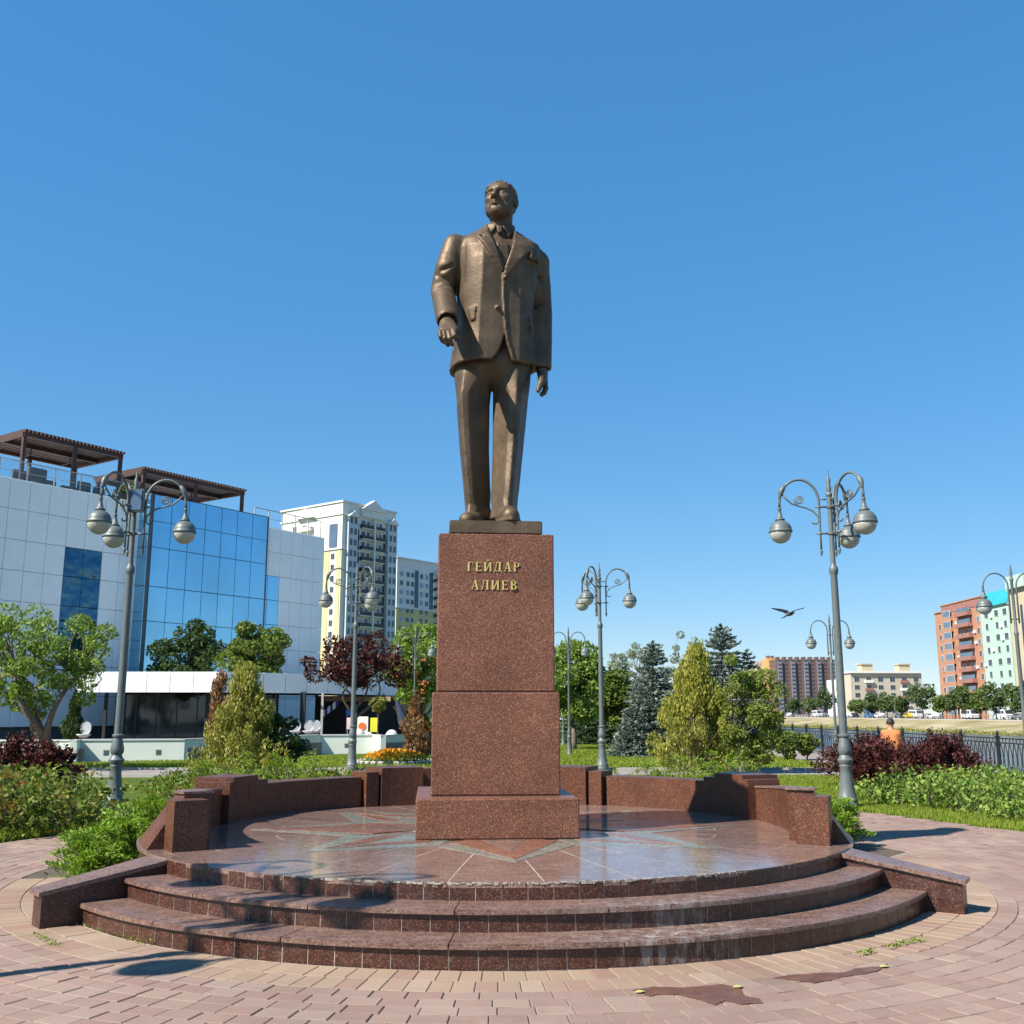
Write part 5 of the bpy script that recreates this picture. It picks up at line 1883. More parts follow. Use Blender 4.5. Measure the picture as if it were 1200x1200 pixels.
hedge('dense rose hedge with rusty young leaves along the paving on the left', [(-12.5, 12.0), (-8.2, 12.9), (-6.6, 13.65), (-5.75, 14.9), (-5.9, 16.0), (-7.4, 17.3), (-9.5, 18.6), (-14, 18.0)], .72, 46000, .075, LM['rose'], 40, 420)
hedge('rose bed with pinkish blossoms between the left lamp and the olive thuja', [(-6.3, 19.6), (-4.9, 18.2), (-2.2, 18.4), (-1.2, 23), (-5.0, 23.6), (-8, 23)], .42, 13000, .075, LM['rose'], 60, 200)
hedge('sparse sunny rose hedge on the grass at the right', [(6.35, 19.4), (6.75, 17.9), (7.75, 15.6), (9.6, 12.9), (12, 15.2), (10.2, 18.5), (8.8, 20.4)], .56, 22000, .072, LM['rose_right'], 40, 260)


def blades(poly, n, h, lm, w=.010):
    P = poly_points(poly, n)
    hh = h * rng.uniform(.5, 1.3, n)
    a = rng.random(n) * 2 * PI
    d = np.stack([np.cos(a), np.sin(a), np.zeros(n)], 1) * w
    lean = rng.normal(size=(n, 3)) * .35 * hh[:, None]; lean[:, 2] = 0
    b_ = np.stack([P[:, 0], P[:, 1], np.full(n, -.035)], 1)
    tp = b_ + lean + np.stack([0 * hh, 0 * hh, hh + .035], 1)
    return np.stack([b_ - d, b_ + d, tp + d * .25, tp - d * .25], 1)


gl = [blades([(5.8, 17.65), (7.05, 14.5), (9.4, 10.6), (12, 12), (11, 17), (9.5, 22), (5.0, 21.5), (4.6, 20.8)], 75000, .045, LM['grass'], .009),
      blades([(4.5, 21.0), (9.4, 21.8), (9.3, 27.1), (1.5, 27.1)], 32000, .05, LM['grass'], .012),
      blades([(-12.8, 11.85), (-8.3, 12.7), (-6.55, 13.5), (-5.6, 14.9), (-5.9, 15.2), (-6.9, 14.0), (-8.4, 13.2), (-12.8, 12.3)], 12000, .09, LM['grass'], .009),
      blades([(1.0, 30.5), (9.8, 30.5), (10.0, 52), (1.0, 52)], 34000, .06, LM['grass'], .022),
      blades([(-18, 30.5), (-1, 30.5), (-3.5, 40), (-8, 38.5), (-11, 35.8), (-14, 33.9), (-18, 33.9)], 26000, .06, LM['grass'], .018)]
tag(link('grass', quads_mesh('grass', np.concatenate(gl), LM['grass'])), kind='stuff')

W_ = []
for (pp, n) in (([(1038, 1113), (1060, 1108), (1082, 1103)], 130), ([(40, 1096), (55, 1104), (70, 1112)], 80), ([(1005, 1121), (1025, 1116)], 60), ([(93, 1085), (130, 1098), (175, 1109)], 60)):
    q = [on(x, y, 0) for x, y in pp]
    for _ in range(n):
        k = rng.integers(0, len(q) - 1); t_ = rng.random()
        p = q[k] * (1 - t_) + q[k + 1] * t_
        W_.append((p.x + rng.normal() * .018, p.y + rng.normal() * .012, .012 + abs(rng.normal()) * .012))
tag(link('weeds', quads_mesh('weeds', leaves(np.array(W_), .020, .5, np.tile((0., 0., 1.), (len(W_), 1)), 2.0), LM['ground_cover'])), kind='stuff')
bed = thing('flower_bed', 'round bed of orange and yellow marigolds edged with pale stones', 'flower bed', gp(465, 34)); bed.scale = (.88, .9, .85)
P = ball(2600, (0, 0, .08), (1.35, 1.3, .36), .2); P = P[P[:, 2] > .02]
link('foliage', quads_mesh('foliage', leaves(P, .09, .5), LM['ground_cover']), bed)
P = ball(1500, (-.1, .1, .22), (1.15, 1.1, .32), .75); P = P[P[:, 2] > .2]
link('blossom', quads_mesh('blossom', leaves(P, .10, .8), LM['petal_orange']), bed)
stn = MB(); stn.bevbox((0, 0, 0), (.2, .14, .16), .03)
sme_ = stn.mesh('edging_stone', M['kerb'])
for k in range(34):
    a = 2 * PI * k / 34
    link('edging_stone', sme_, bed, (1.5 * math.cos(a), 1.45 * math.sin(a), .05), (0, 0, a + 1.57))


# ------------------------------------------------------------------ man sitting by the river, bird in the air
SKIN = paint('sun_tanned_skin', (0.40, 0.19, 0.10), .5, 0, .06, 20)
SHIRT = paint('orange_cloth', (0.55, 0.19, 0.06), .85, 0, .15, 18)
HAIRM = paint('dark_brown_hair', (0.035, 0.024, 0.02), .7)
pb = (9.84, 27.2, 0.0)
bench = thing('bench', 'plain park bench hidden behind the burgundy bush under the man', 'bench', (pb[0], pb[1], 0), R(-35))
for k in range(4):
    mb = MB(); mb.bevbox((0, -.16 + k * .11, .44), (1.5, .095, .035), .006); mb.build('seat_slat', M['wood_red'], bench)
for s_ in (-1, 1):
    mb = MB(); mb.box((s_ * .6, 0, .21), (.06, .40, .42)); mb.build('leg', M['iron'], bench)
man = thing('person', 'man in orange seen from behind, sitting by the railing above the burgundy bush', 'person', (pb[0], pb[1], 0), R(-35))


def skin_body(name, verts, edges, rad, mat, parent, sub=2):
    me = bpy.data.meshes.new(name); me.from_pydata(verts, edges, []); me.update()
    o = link(name, me, parent)
    md = o.modifiers.new('skin', 'SKIN')
    for i, r in enumerate(rad): me.skin_vertices[0].data[i].radius = (r, r) if not hasattr(r, '__len__') else r
    me.skin_vertices[0].data[0].use_root = True
    md.use_smooth_shade = True
    s = o.modifiers.new('sub', 'SUBSURF'); s.levels = sub; s.render_levels = sub
    me.materials.append(mat)
    return o


# body faces +y (towards the river), sits with forearms on the thighs
S = Sculpt((-.38, -.35, .0), (.38, .75, 1.5), 0.0125)
S.ell((0, .02, 1.345), (.078, .098, .118)); S.ell((0, .055, 1.285), (.06, .07, .075), .03)
S.cone((0, -.005, 1.25), (0, -.02, 1.15), .056, .07, .03)
for s_ in (-1, 1):
    S.cone((s_ * .09, -.03, 1.03), (s_ * .10, -.02, .60), .115, .13, .06)
    S.cone((0, -.02, 1.12), (s_ * .175, -.02, 1.07), .065, .065, .05)
    S.cone((s_ * .185, -.015, 1.05), (s_ * .235, .06, .80), .062, .050, .03); S.cone((s_ * .235, .06, .80), (s_ * .16, .30, .68), .047, .036, .015)
    S.ell((s_ * .15, .36, .66), (.04, .065, .03), .02)
    for k in range(4): S.cone((s_ * .15 + (k - 1.5) * .018, .40, .66), (s_ * .15 + (k - 1.5) * .019, .465 - .008 * abs(k - 1.5), .635), .010, .008, .004)
    S.cone((s_ * .125, .35, .665), (s_ * .10, .41, .655), .011, .009, .004)
    S.cone((s_ * .10, .0, .54), (s_ * .15, .43, .52), .095, .07, .04); S.cone((s_ * .15, .43, .52), (s_ * .15, .40, .10), .062, .042, .02)
    S.cone((s_ * .15, .37, .05), (s_ * .16, .56, .04), .042, .036, .02)
    S.ell((s_ * .08, .01, 1.335), (.014, .026, .034), .006)
S.ell((0, -.02, .58), (.19, .14, .12), .06)
S.ell((0, .118, 1.325), (.014, .022, .028), .01)
link('body', S.mesh('body', SKIN), man)
base_b = S.d.copy()
S2 = Sculpt((-.38, -.35, .0), (.38, .75, 1.5), 0.0125)
S2.d = np.maximum(base_b - .013, np.maximum(np.maximum(.52 - S2.Z, S2.Z - (1.165 + 0 * S2.X)), np.maximum(S2.Y - .19, np.abs(S2.X) * 1.0 - .262))).astype(np.float32)
link('shirt', S2.mesh('shirt', SHIRT), man)
S2.d = np.maximum(base_b - .014, np.maximum(np.maximum(.12 - S2.Z, S2.Z - .60), -(np.abs(S2.X) * 0 + S2.Y + .4))).astype(np.float32)
link('trousers', S2.mesh('trousers', M['dark_fabric']), man)
S2.d = np.maximum(base_b - .014, np.maximum(1.30 - S2.Z, (S2.Y - .055) - (S2.Z - 1.36) * .5)).astype(np.float32)
link('hair', S2.mesh('hair', HAIRM), man)

BC = at(925, 719, 30)
bird = thing('bird', 'dark winged crow gliding over the trees with one wing spread', 'bird', tuple(BC), R(20)); bird.scale = (.84, .84, .84)
FEA = paint('black_feathers', (0.010, 0.010, 0.013), .5); FEG = paint('grey_feathers', (0.09, 0.08, 0.075), .7)
S = Sculpt((-.36, -.3, -.36), (.30, .3, .22), 0.008)
S.ell((.0, 0, -.02), (.13, .065, .06), 0, 0); S.cone((-.02, 0, -.03), (.10, 0, .0), .055, .045, .03)
S.cone((.10, 0, .0), (.17, 0, .03), .035, .032, .03); S.ell((.175, 0, .032), (.038, .030, .030), .015)
S.cone((.20, 0, .032), (.25, 0, .025), .014, .004, .006)
S.cone((-.08, 0, -.04), (-.22, 0, -.13), .035, .03, .03); S.cone((-.03, .02, -.07), (-.05, .02, -.12), .012, .008, .01)
link('body', S.mesh('body', FEG), bird)


def wing_part(pts, nm):
    mb = MB()
    n = len(pts)
    for i in range(n - 1):
        (a, b), (c, d) = pts[i], pts[i + 1]
        th = .012
        A = [Vector(a), Vector(b), Vector(d), Vector(c)]
        nrm = (A[1] - A[0]).cross(A[3] - A[0]).normalized() * th
        mb.hexa([p - nrm for p in A] + [p + nrm for p in A])
    mb.build(nm, FEA, bird)


wing_part([((.06, .04, .02), (-.10, .04, -.01)), ((.02, .14, .12), (-.16, .14, .06)), ((-.12, .26, .17), (-.27, .24, .11)), ((-.34, .36, .20), (-.40, .33, .17)), ((-.44, .40, .21), (-.46, .39, .20))], 'wing')
wing_part([((.07, -.04, .02), (-.06, -.05, -.01)), ((.14, -.16, .10), (.0, -.18, .06)), ((.24, -.28, .14), (.14, -.30, .11)), ((.37, -.36, .18), (.32, -.37, .16))], 'wing')
mb = MB(); mb.hexa([Vector(p) for p in ((-.18, -.02, -.12), (-.18, .02, -.12), (-.34, .06, -.18), (-.34, -.06, -.18), (-.18, -.02, -.10), (-.18, .02, -.10), (-.34, .06, -.17), (-.34, -.06, -.17))]); mb.build('tail', FEA, bird)

# ------------------------------------------------------------------ the white and blue glass building on the left
F0 = np.array([-22.88, 44.6]); FD = np.array([.568, .823]); FN = np.array([.823, -.568])
FROT = math.atan2(FD[1], FD[0])


def fw(s, out=0.0, z=0.0):
    p = F0 + FD * s + FN * out
    return Vector((p[0], p[1], z))


bld = thing('glass_building', 'white panelled building with blue mirror glass front and roof pergolas', 'building', fw(0), FROT)
# local axes: x along the front, -y towards the viewer
mb = MB(); mb.box((3.0, 7.2, 5.95), (34.3, 14, 11.9)); mb.build('wall', M['joint_dark'], bld)
mb = MB(); mb.box((3.0, 7.2, 11.95), (34.6, 14.3, .10)); mb.build('roof', M['white_panel'], bld)
PW, PH = 0.97, 1.375
pmesh = MB(); pmesh.bevbox((0, 0, 0), (PW - .018, PH - .018, .06), .008)
pmesh = pmesh.mesh('cladding_panel', M['white_panel'])
gmesh = MB(); gmesh.bevbox((0, 0, 0), (1.055 - .022, PH - .022, .04), .005)
gmesh = gmesh.mesh('glass_panel', M['blue_glass'])
wmesh = gmesh.copy(); wmesh.materials[0] = M['warped_glass']
UPR = Matrix.Rotation(R(90), 4, 'X')


def put(me, name, s, out, z, tilt=.0025, rz=0, sx=1, sz=1):
    o = bpy.data.objects.new(name, me); COL.objects.link(o); o.parent = bld
    o.matrix_local = Matrix.Translation((s, -out, z)) @ Matrix.Rotation(rz, 4, 'Z') @ Matrix.Rotation(random.gauss(0, tilt), 4, 'Z') @ Matrix.Rotation(random.gauss(0, tilt), 4, 'X') @ UPR @ Matrix.Diagonal((sx, sz, 1, 1))
    return o


for r_ in range(8):
    z = 11.97 - PH * (r_ + .5)
    for c in range(-4, 8):
        s = c * PW - .68 + .97 * .5 + .18
        if c in (4, 5) and 2 <= r_ <= 5: 
            put(wmesh, 'glass_panel', s, .05, z, .012, 0, PW / 1.055); continue
        put(pmesh, 'cladding_panel', s, .05, z)
    for c in range(6):
        s = 14.95 + (c + .5) * .875
        if c in (0, 1) and 2 <= r_ <= 4:
            put(gmesh, 'glass_panel', s, .05, z, .006, 0, .875 / 1.055); continue
        put(pmesh, 'cladding_panel', s, .05, z, sx=.875 / PW)
mb = MB(); mb.box((11.15, -.40, 7.9), (7.75, .95, 8.95)); mb.build('glass_bay', M['joint_dark'], bld)
zr = [12.33, 11.0, 9.68, 7.72, 6.0, 4.6, 3.5]
for (z1, z0) in zip(zr, zr[1:]):
    for c in range(7):
        put(gmesh, 'glass_panel', 7.45 + (c + .5) * 1.062, .90, (z0 + z1) / 2, .004, 0, 1.0, (z1 - z0) / PH)
    put(gmesh, 'glass_panel', 7.255, .42, (z0 + z1) / 2, .003, R(-90), .85, (z1 - z0) / PH)


def balus(s0, s1, out, z, step=1.35, glass=True):
    mb = MB(); mb.bar((s0, -out, z + 1.05), (s1, -out, z + 1.05), .045, .045)
    mb.bar((s0, -out, z + .55), (s1, -out, z + .55), .02, .02); mb.bar((s0, -out, z + .08), (s1, -out, z + .08), .02, .02)
    mb.build('handrail', M['kerb'], bld)
    n = int((s1 - s0) / step)
    for k in range(n + 1):
        mb = MB(); mb.bar((s0 + (s1 - s0) * k / n, -out, z), (s0 + (s1 - s0) * k / n, -out, z + 1.05), .045, .045); mb.build('baluster', M['kerb'], bld)
    if glass:
        for k in range(n):
            mb = MB(); mb.box((s0 + (s1 - s0) * (k + .5) / n, -out, z + .60), ((s1 - s0) / n - .06, .012, .85)); mb.build('balustrade_pane', M['clear'], bld)


balus(-5.0, 7.2, -.9, 12.0)
balus(15.0, 20.2, -.3, 12.0, 1.0, False)
balus(14.4, 7.4, -.3, 12.0, 1.0, False) if False else None


def pergola(label, s0, s1, y0, y1, zt, posts):
    t = thing('pergola', label, 'pergola', fw(0), FROT, 'timber pergolas on the roof terrace')
    for (a, b) in (((s0, y0), (s1, y0)), ((s0, y1), (s1, y1)), ((s0, y0), (s0, y1)), ((s1, y0), (s1, y1)), ((s0, (y0 + y1) / 2), (s1, (y0 + y1) / 2))):
        mb = MB(); mb.bar((a[0], a[1], zt - .16), (b[0], b[1], zt - .16), .14, .20); mb.build('beam', M['wood_red'], t)
    n = int((s1 - s0) / .20)
    sl = MB(); sl.box((0, (y0 + y1) / 2, zt), (.09, y1 - y0 + .35, .12)); sl = sl.mesh('slat', M['wood_red'])
    for k in range(n + 1): link('slat', sl, t, (s0 + (s1 - s0) * k / n, 0, 0))
    dk = MB(); dk.box(((s0 + s1) / 2, (y0 + y1) / 2, zt + .085), (s1 - s0, y1 - y0, .03)); dk.build('roof_sheet', M['wood_red'], t)
    for (s, y) in posts:
        mb = MB(); mb.box((s, y, (12.02 + zt - .26) / 2), (.16, .16, zt - .26 - 12.02)); mb.build('post', M['wood_red'], t)
    # hanging fans under the roof
    for k in (.3, .7):
        mb = MB(); x = s0 + (s1 - s0) * k; y = (y0 + y1) / 2
        mb.tube([(x, y, zt - .12), (x, y, zt - .55)], .03, 6); mb.box((x, y, zt - .56), (1.3, .12, .02)); mb.box((x, y, zt - .56), (.12, 1.3, .02))
        mb.build('ceiling_fan', M['dark_fabric'], t)
    return t


pergola('left roof pergola of red brown timber over the lounge seats', 2.05, 7.4, 2.0, 6.2, 14.86, [(2.1, 2.05), (4.76, 2.05), (7.35, 2.05), (2.1, 6.1), (7.35, 6.1), (4.76, 6.1)])
pergola('right roof pergola of red brown timber above the blue glass', 8.72, 15.58, 2.0, 6.2, 14.34, [(8.8, 2.05), (12.2, 2.05), (13.1, 4.5), (15.5, 2.05), (8.8, 6.1), (15.5, 6.1)])


def lounge_chair(label, s, y, w, h):
    p = fw(s, -y, 12.0)
    t = thing('lounge_chair', label, 'chair', p, FROT, 'dark lounge seats on the roof terrace')
    mb = MB(); mb.bevbox((0, 0, .25), (w, .7, .38), .05); mb.build('seat', M['dark_fabric'], t)
    mb = MB(); mb.bevbox((0, .30, .45 + h / 2), (w, .16, h), .05); mb.build('backrest', M['dark_fabric'], t)
    for s_ in (-1, 1):
        mb = MB(); mb.bevbox((s_ * (w / 2 - .06), -.02, .50), (.12, .6, .22), .03); mb.build('armrest', M['dark_fabric'], t)


for (s, y, w, h, lab) in ((2.6, 2.7, .8, .7, 'lounge seat at the left post of the left pergola'), (3.4, 2.6, .9, .95, 'tall backed lounge seat in the middle of the left pergola'), (4.1, 2.8, .8, .5, 'low lounge seat left of the middle pergola post'),
                          (5.2, 2.6, 1.0, .35, 'low wide lounge seat right of the middle pergola post'), (6.0, 2.7, .7, .75, 'lounge seat before the right end of the left pergola'), (6.8, 2.6, .6, .6, 'last lounge seat at the right end of the left pergola'), (.2, 2.6, 1.0, .95, 'lounge seat at the far left edge of the roof terrace')):
    lounge_chair(lab, s, y, w, h)
t = thing('roof_planter', 'planter with small green plants on the roof edge behind the lamp head', 'planter', fw(6.9, -.5, 12.0), FROT)
mb = MB(); mb.bevbox((0, 0, .2), (1.1, .35, .4), .03); mb.build('box', M['wood_red'], t)
link('foliage', quads_mesh('foliage', leaves(ball(500, (0, 0, .62), (.6, .25, .32), .2), .13, .6), LM['mid']), t)

# ------------------------------------------------------------------ terrace: low wall, floor, canopy
WP = [gp(-70, 34.2), gp(88.5, 34.2), gp(92, 34.8), gp(215, 35.5), gp(322, 39.5), gp(375, 42.2), gp(436, 42.7), gp(445.5, 41.4), gp(490, 43.6), gp(560, 47)]
tw = thing('terrace_wall', 'low pale green terrace wall with small square lights in front of the building', 'wall', WP[0])
o0 = Vector(WP[0])
for (a, b) in zip(WP, WP[1:]):
    a = Vector(a) - o0; b = Vector(b) - o0
    d = (b - a).normalized(); nrm = Vector((-d.y, d.x, 0))
    mb = MB(); mb.hexa([a + Vector((0, 0, -.05)), b + Vector((0, 0, -.05)), b + nrm * .22 + Vector((0, 0, -.05)), a + nrm * .22 + Vector((0, 0, -.05)), a + Vector((0, 0, .68)), b + Vector((0, 0, .68)), b + nrm * .22 + Vector((0, 0, .68)), a + nrm * .22 + Vector((0, 0, .68))])
    mb.build('wall_segment', M['pale_green_wall'], tw)
    e = nrm * -.025
    mb = MB(); mb.hexa([a + e + Vector((0, 0, .682)), b + e + Vector((0, 0, .682)), b + nrm * .245 + Vector((0, 0, .682)), a + nrm * .245 + Vector((0, 0, .682)), a + e + Vector((0, 0, .73)), b + e + Vector((0, 0, .73)), b + nrm * .245 + Vector((0, 0, .73)), a + nrm * .245 + Vector((0, 0, .73))])
    mb.build('coping', M['white_paint'], tw)
    L = (b - a).length
    n = int(L / 1.25)
    for k in range(n):
        p = a + d * (L * (k + .5) / n) + Vector((0, 0, .30))
        ml = MB(); ml.box((0, 0, 0), (.17, .03, .17)); ml.box((0, -.018, 0), (.12, .012, .12), mi=1)
        ml.build('wall_light', [M['kerb'], M['joint_dark']], tw, loc=p + nrm * .004, rot=(0, 0, math.atan2(d.y, d.x)))
fl = [(p[0] + .12, p[1] + .15) for p in WP] + [(-2, 60), (-11, 61), (-22, 46), (-29, 36)]
mbf = MB(); mbf.prism(fl, -.04, .42); tag(mbf.build('terrace_floor', M['path']), kind='structure')

CP = [gp(84, 44.0), gp(250, 44.0), gp(381, 47.0), gp(470, 53.5)]
can = thing('canopy', 'white panelled canopy roof band over the restaurant terrace', 'canopy', CP[0])
o0 = Vector(CP[0])
top = [Vector(p) - o0 for p in CP]
roof_poly = [(p.x, p.y) for p in top] + [(13.0, 15.5), (4.0, 9.0), (.5, 7.2)]
mb = MB(); mb.prism(roof_poly, 2.50, 3.22); mb.build('roof_slab', M['shade_dark'], can)
mb = MB(); mb.prism([(p[0], p[1] + .05) for p in roof_poly], 3.225, 3.27); mb.build('roof_sheet', M['white_panel'], can)
for (a, b) in zip(top, top[1:]):
    L = (b - a).length; n = max(1, int(round(L / 1.05))); d = (b - a) / L; w = L / n
    me = MB(); me.box((0, 0, 0), (w - .025, .05, .86)); me = me.mesh('fascia_panel', M['white_panel'])
    for k in range(n):
        p = a + d * (w * (k + .5)); q = Vector((d.y, -d.x, 0)) * .03
        link('fascia_panel', me, can, (p.x + q.x, p.y + q.y, 2.87), (random.gauss(0, .002), 0, math.atan2(d.y, d.x)))
for (px, D, w, mat) in ((353, 46.3, .22, M['shade_dark']), (376, 46.6, .10, M['kerb']), (120, 44.4, .12, M['shade_dark']), (240, 44.6, .14, M['shade_dark']), (448, 51.6, .14, M['kerb'])):
    p = Vector(gp(px, D)) - o0
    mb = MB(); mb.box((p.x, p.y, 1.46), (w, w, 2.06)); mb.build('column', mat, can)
for px in (318, 368):
    p = Vector(gp(px, 47.2)) - o0
    mb = MB(); mb.tube([(p.x, p.y, 2.5), (p.x, p.y, 2.30)], .05, 6); mb.box((p.x, p.y, 2.29), (1.9, .16, .025)); mb.box((p.x, p.y, 2.29), (.16, 1.9, .025)); mb.build('ceiling_fan', M['shade_dark'], can)
# added dark glazing that stands in for the shade under the canopy
gz = thing('dark_shade_glazing', 'dark glazed front with thin posts, added to stand for the shade under the canopy', 'glazing', gp(132, 47.3))
o0g = Vector(gp(132, 47.3)); e_ = Vector(gp(322, 48.9)) - o0g; e_.z = 0
L = e_.length; d = e_ / L
for k in range(8):
    p = d * (L * (k + .5) / 8)
    mb = MB(); mb.box((0, 0, 0), (L / 8 - .06, .04, 2.02)); mb.build('pane', M['dark_glass'], gz, loc=(p.x, p.y, 1.44), rot=(0, 0, math.atan2(d.y, d.x)))
for k in range(9):
    p = d * (L * k / 8)
    mb = MB(); mb.box((0, 0, 0), (.06, .09, 2.06)); mb.build('mullion', M['joint_dark'], gz, loc=(p.x, p.y, 1.46), rot=(0, 0, math.atan2(d.y, d.x)))
mb = MB(); mb.hexa([Vector((0, .25, .43)), Vector((e_.x, e_.y + .25, .43)), Vector((e_.x, e_.y + .4, .43)), Vector((0, .4, .43)), Vector((0, .25, 2.48)), Vector((e_.x, e_.y + .25, 2.48)), Vector((e_.x, e_.y + .4, 2.48)), Vector((0, .4, 2.48))]); mb.build('back_wall', M['shade_dark'], gz)


CHW = paint('greyish_white_plastic', (0.38, 0.39, 0.40), .5)


def bowl_chair(label, px, D):
    p = gp(px, D, .42); t = thing('round_chair', label, 'chair', (p[0], p[1], .42), random.uniform(-.4, .4), 'white round backed terrace chairs'); t.scale = (.72, .72, .78)
    mb = MB(); mb.lathe([(.02, 0), (.20, .02), (.34, .12), (.36, .16), (.33, .15), (.18, .06), (.02, .04)], n=14); o = mb.build('seat', M['white_paint'], t, True, loc=(0, 0, .36))
    mb = MB()
    P = [(.30 * math.cos(a), .04 * math.sin(a * 2) + .16, .78 + .32 * math.sin(a)) for a in [2 * PI * k / 16 for k in range(16)]]
    mb.add([(x, y - .02, z) for x, y, z in P] + [(x, y + .03, z) for x, y, z in P], [tuple(range(15, -1, -1)), tuple(range(16, 32))] + [(i, (i + 1) % 16, 16 + (i + 1) % 16, 16 + i) for i in range(16)])
    mb.build('backrest', CHW, t)
    for a in range(4):
        mb = MB(); mb.bar((.15 * math.cos(a * 1.57 + .8), .15 * math.sin(a * 1.57 + .8), .38), (.24 * math.cos(a * 1.57 + .8), .24 * math.sin(a * 1.57 + .8), 0), .025, .025); mb.build('leg', M['kerb'], t)


for (px, D, lab) in ((97, 38.2, 'white round chair showing above the terrace wall beside the cypress'), (326, 45.3, 'white round chair at the left of the terrace chairs, beside the olive thuja'), (346, 45.4, 'white round chair next to the thick dark canopy column'),
                     (361, 45.3, 'white round chair right of the thick dark canopy column'), (369, 45.6, 'white round chair close to the thin pale canopy post')):
    bowl_chair(lab, px, D)

# play corner at the terrace end; added dark wall stands for its dim inside
ply = thing('play_backdrop', 'dark cabin wall standing for the dim inside at the right end of the terrace behind the play things', 'backdrop', gp(420, 50))
mb = MB(); mb.box((0, 1.0, 1.4), (4.6, .3, 2.0)); mb.build('wall', M['shade_dark'], ply)
mb = MB(); mb.box((-.2, .78, 2.25), (3.2, .12, .22)); mb.build('beam', paint('pale_timber', (0.42, 0.28, 0.14), .7), ply)
for (k, px, D, w, h, z0, c, nm, lab, cat) in (
        (0, 438.5, 45.6, .34, .60, .75, (0.75, 0.72, 0.03), 'yellow_board', 'bright yellow board standing on the terrace by the ball tree', 'board'),
        (1, 425, 46.4, .48, .95, .45, (0.78, 0.76, 0.72), 'white_board', 'white board with a big orange disc on the terrace', 'board'),
        (2, 411, 47, .36, .50, .85, (0.70, 0.55, 0.50), 'pale_board', 'pale pinkish panel behind the purple tree trunk', 'board'),
        (3, 408, 47.6, .20, .28, 1.45, (0.05, 0.18, 0.55), 'small_board', 'small blue panel above the pale pinkish panel', 'board'),
        (4, 415.5, 47.6, .16, .34, 1.5, (0.65, 0.06, 0.05), 'small_board', 'small red panel beside the purple tree trunk', 'board')):
    p = gp(px, D, 1.0)
    t = thing(nm, lab, cat, (p[0], p[1], .42))
    mt = paint(nm + '_paint', c, .6)
    mb = MB(); mb.bevbox((0, 0, z0 - .42 + h / 2 + .02), (w, .06, h), .02); mb.build('face', mt, t)
    for s_ in (-1, 1):
        mb = MB(); mb.bar((s_ * w * .42, .05, z0 + h * .5 - .42), (s_ * w * .45, .14, 0), .03, .03); mb.build('leg', M['kerb'], t)
    if k == 1:
        mb = MB(); mb.lathe([(.17, 0), (.17, .02)], n=18); o = mb.build('orange_disc', paint('orange_paint', (0.75, 0.16, 0.02), .6), t, loc=(-.02, -.032, .58), rot=(R(90), 0, 0))
for (px, r_, lab) in ((420, .30, 'white rounded play stone in front of the orange disc board'), (432, .22, 'small white rounded play stone beside the larger one'), (459, .28, 'grey white rounded play stone right of the ball tree')):
    p = gp(px, 45.0, .5)
    S = Sculpt((-.4, -.4, -.02), (.4, .4, .8), .03)
    S.ell((0, 0, r_ * .5), (r_, r_ * .8, r_ * 1.15), .0); S.ell((r_ * .3, .05, r_ * .3), (r_ * .7, r_ * .6, r_ * .6), .08)
    S.d = np.maximum(S.d, -S.Z).astype(np.float32)
    o = link('play_stone', S.mesh('play_stone', M['white_paint']), None, (p[0], p[1], .42))
    tag(o, lab, 'play stone', 'white play stones on the terrace')
t = thing('parasol', 'folded dark blue parasol leaning at the right end of the canopy', 'parasol', gp(462, 50.5))
mb = MB(); mb.tube([(.6, 0, .42), (0, 0, 2.5)], .03, 6); mb.build('pole', M['iron'], t)
mb = MB(); mb.tube([(.45, 0, 1.0), (.3, 0, 1.5), (.05, 0, 2.35)], [.28, .2, .05], 8); mb.build('canopy', paint('dark_blue_cloth', (0.03, 0.045, 0.08), .9), t)
t = thing('flag', 'white and blue striped cloth hanging under the canopy by the pale post', 'flag', gp(385, 47.5))
mb = MB()
for k in range(6):
    mb.hexa([Vector((-.35 + k * .12, .02 * math.sin(k), 1.35 + k * .09)), Vector((-.23 + k * .12, .02 * math.sin(k + 1), 1.44 + k * .09)), Vector((-.23 + k * .12, .02 * math.sin(k + 1) + .02, 1.44 + k * .09)), Vector((-.35 + k * .12, .02 * math.sin(k) + .02, 1.35 + k * .09)),
             Vector((-.35 + k * .12, .02 * math.sin(k), 1.65 + k * .09)), Vector((-.23 + k * .12, .02 * math.sin(k + 1), 1.74 + k * .09)), Vector((-.23 + k * .12, .02 * math.sin(k + 1) + .02, 1.74 + k * .09)), Vector((-.35 + k * .12, .02 * math.sin(k) + .02, 1.65 + k * .09))], k % 2)
mb.build('cloth', [M['white_paint'], paint('navy_cloth', (0.03, 0.05, 0.16), .9)], t)
mb = MB(); mb.tube([(-.36, 0, .42), (-.36, 0, 2.4)], .015, 5); mb.build('pole', M['kerb'], t)

# ------------------------------------------------------------------ residential towers behind
M['yellow_render'] = paint('yellow_render', (0.66, 0.57, 0.28), .9, 0, .06, .15)
M['white_render'] = paint('white_render', (0.76, 0.75, 0.72), .9, 0, .05, .15)
M['beige_render'] = paint('beige_render', (0.70, 0.66, 0.56), .9, 0, .06, .15)
M['bluegrey_panel'] = paint('blue_grey_panel', (0.54, 0.60, 0.66), .6, 0, .08, .2)
M['balcony_dark'] = paint('dark_balcony_front', (0.045, 0.045, 0.05), .6)
M['frame'] = paint('pale_window_frame', (0.62, 0.62, 0.60), .6)


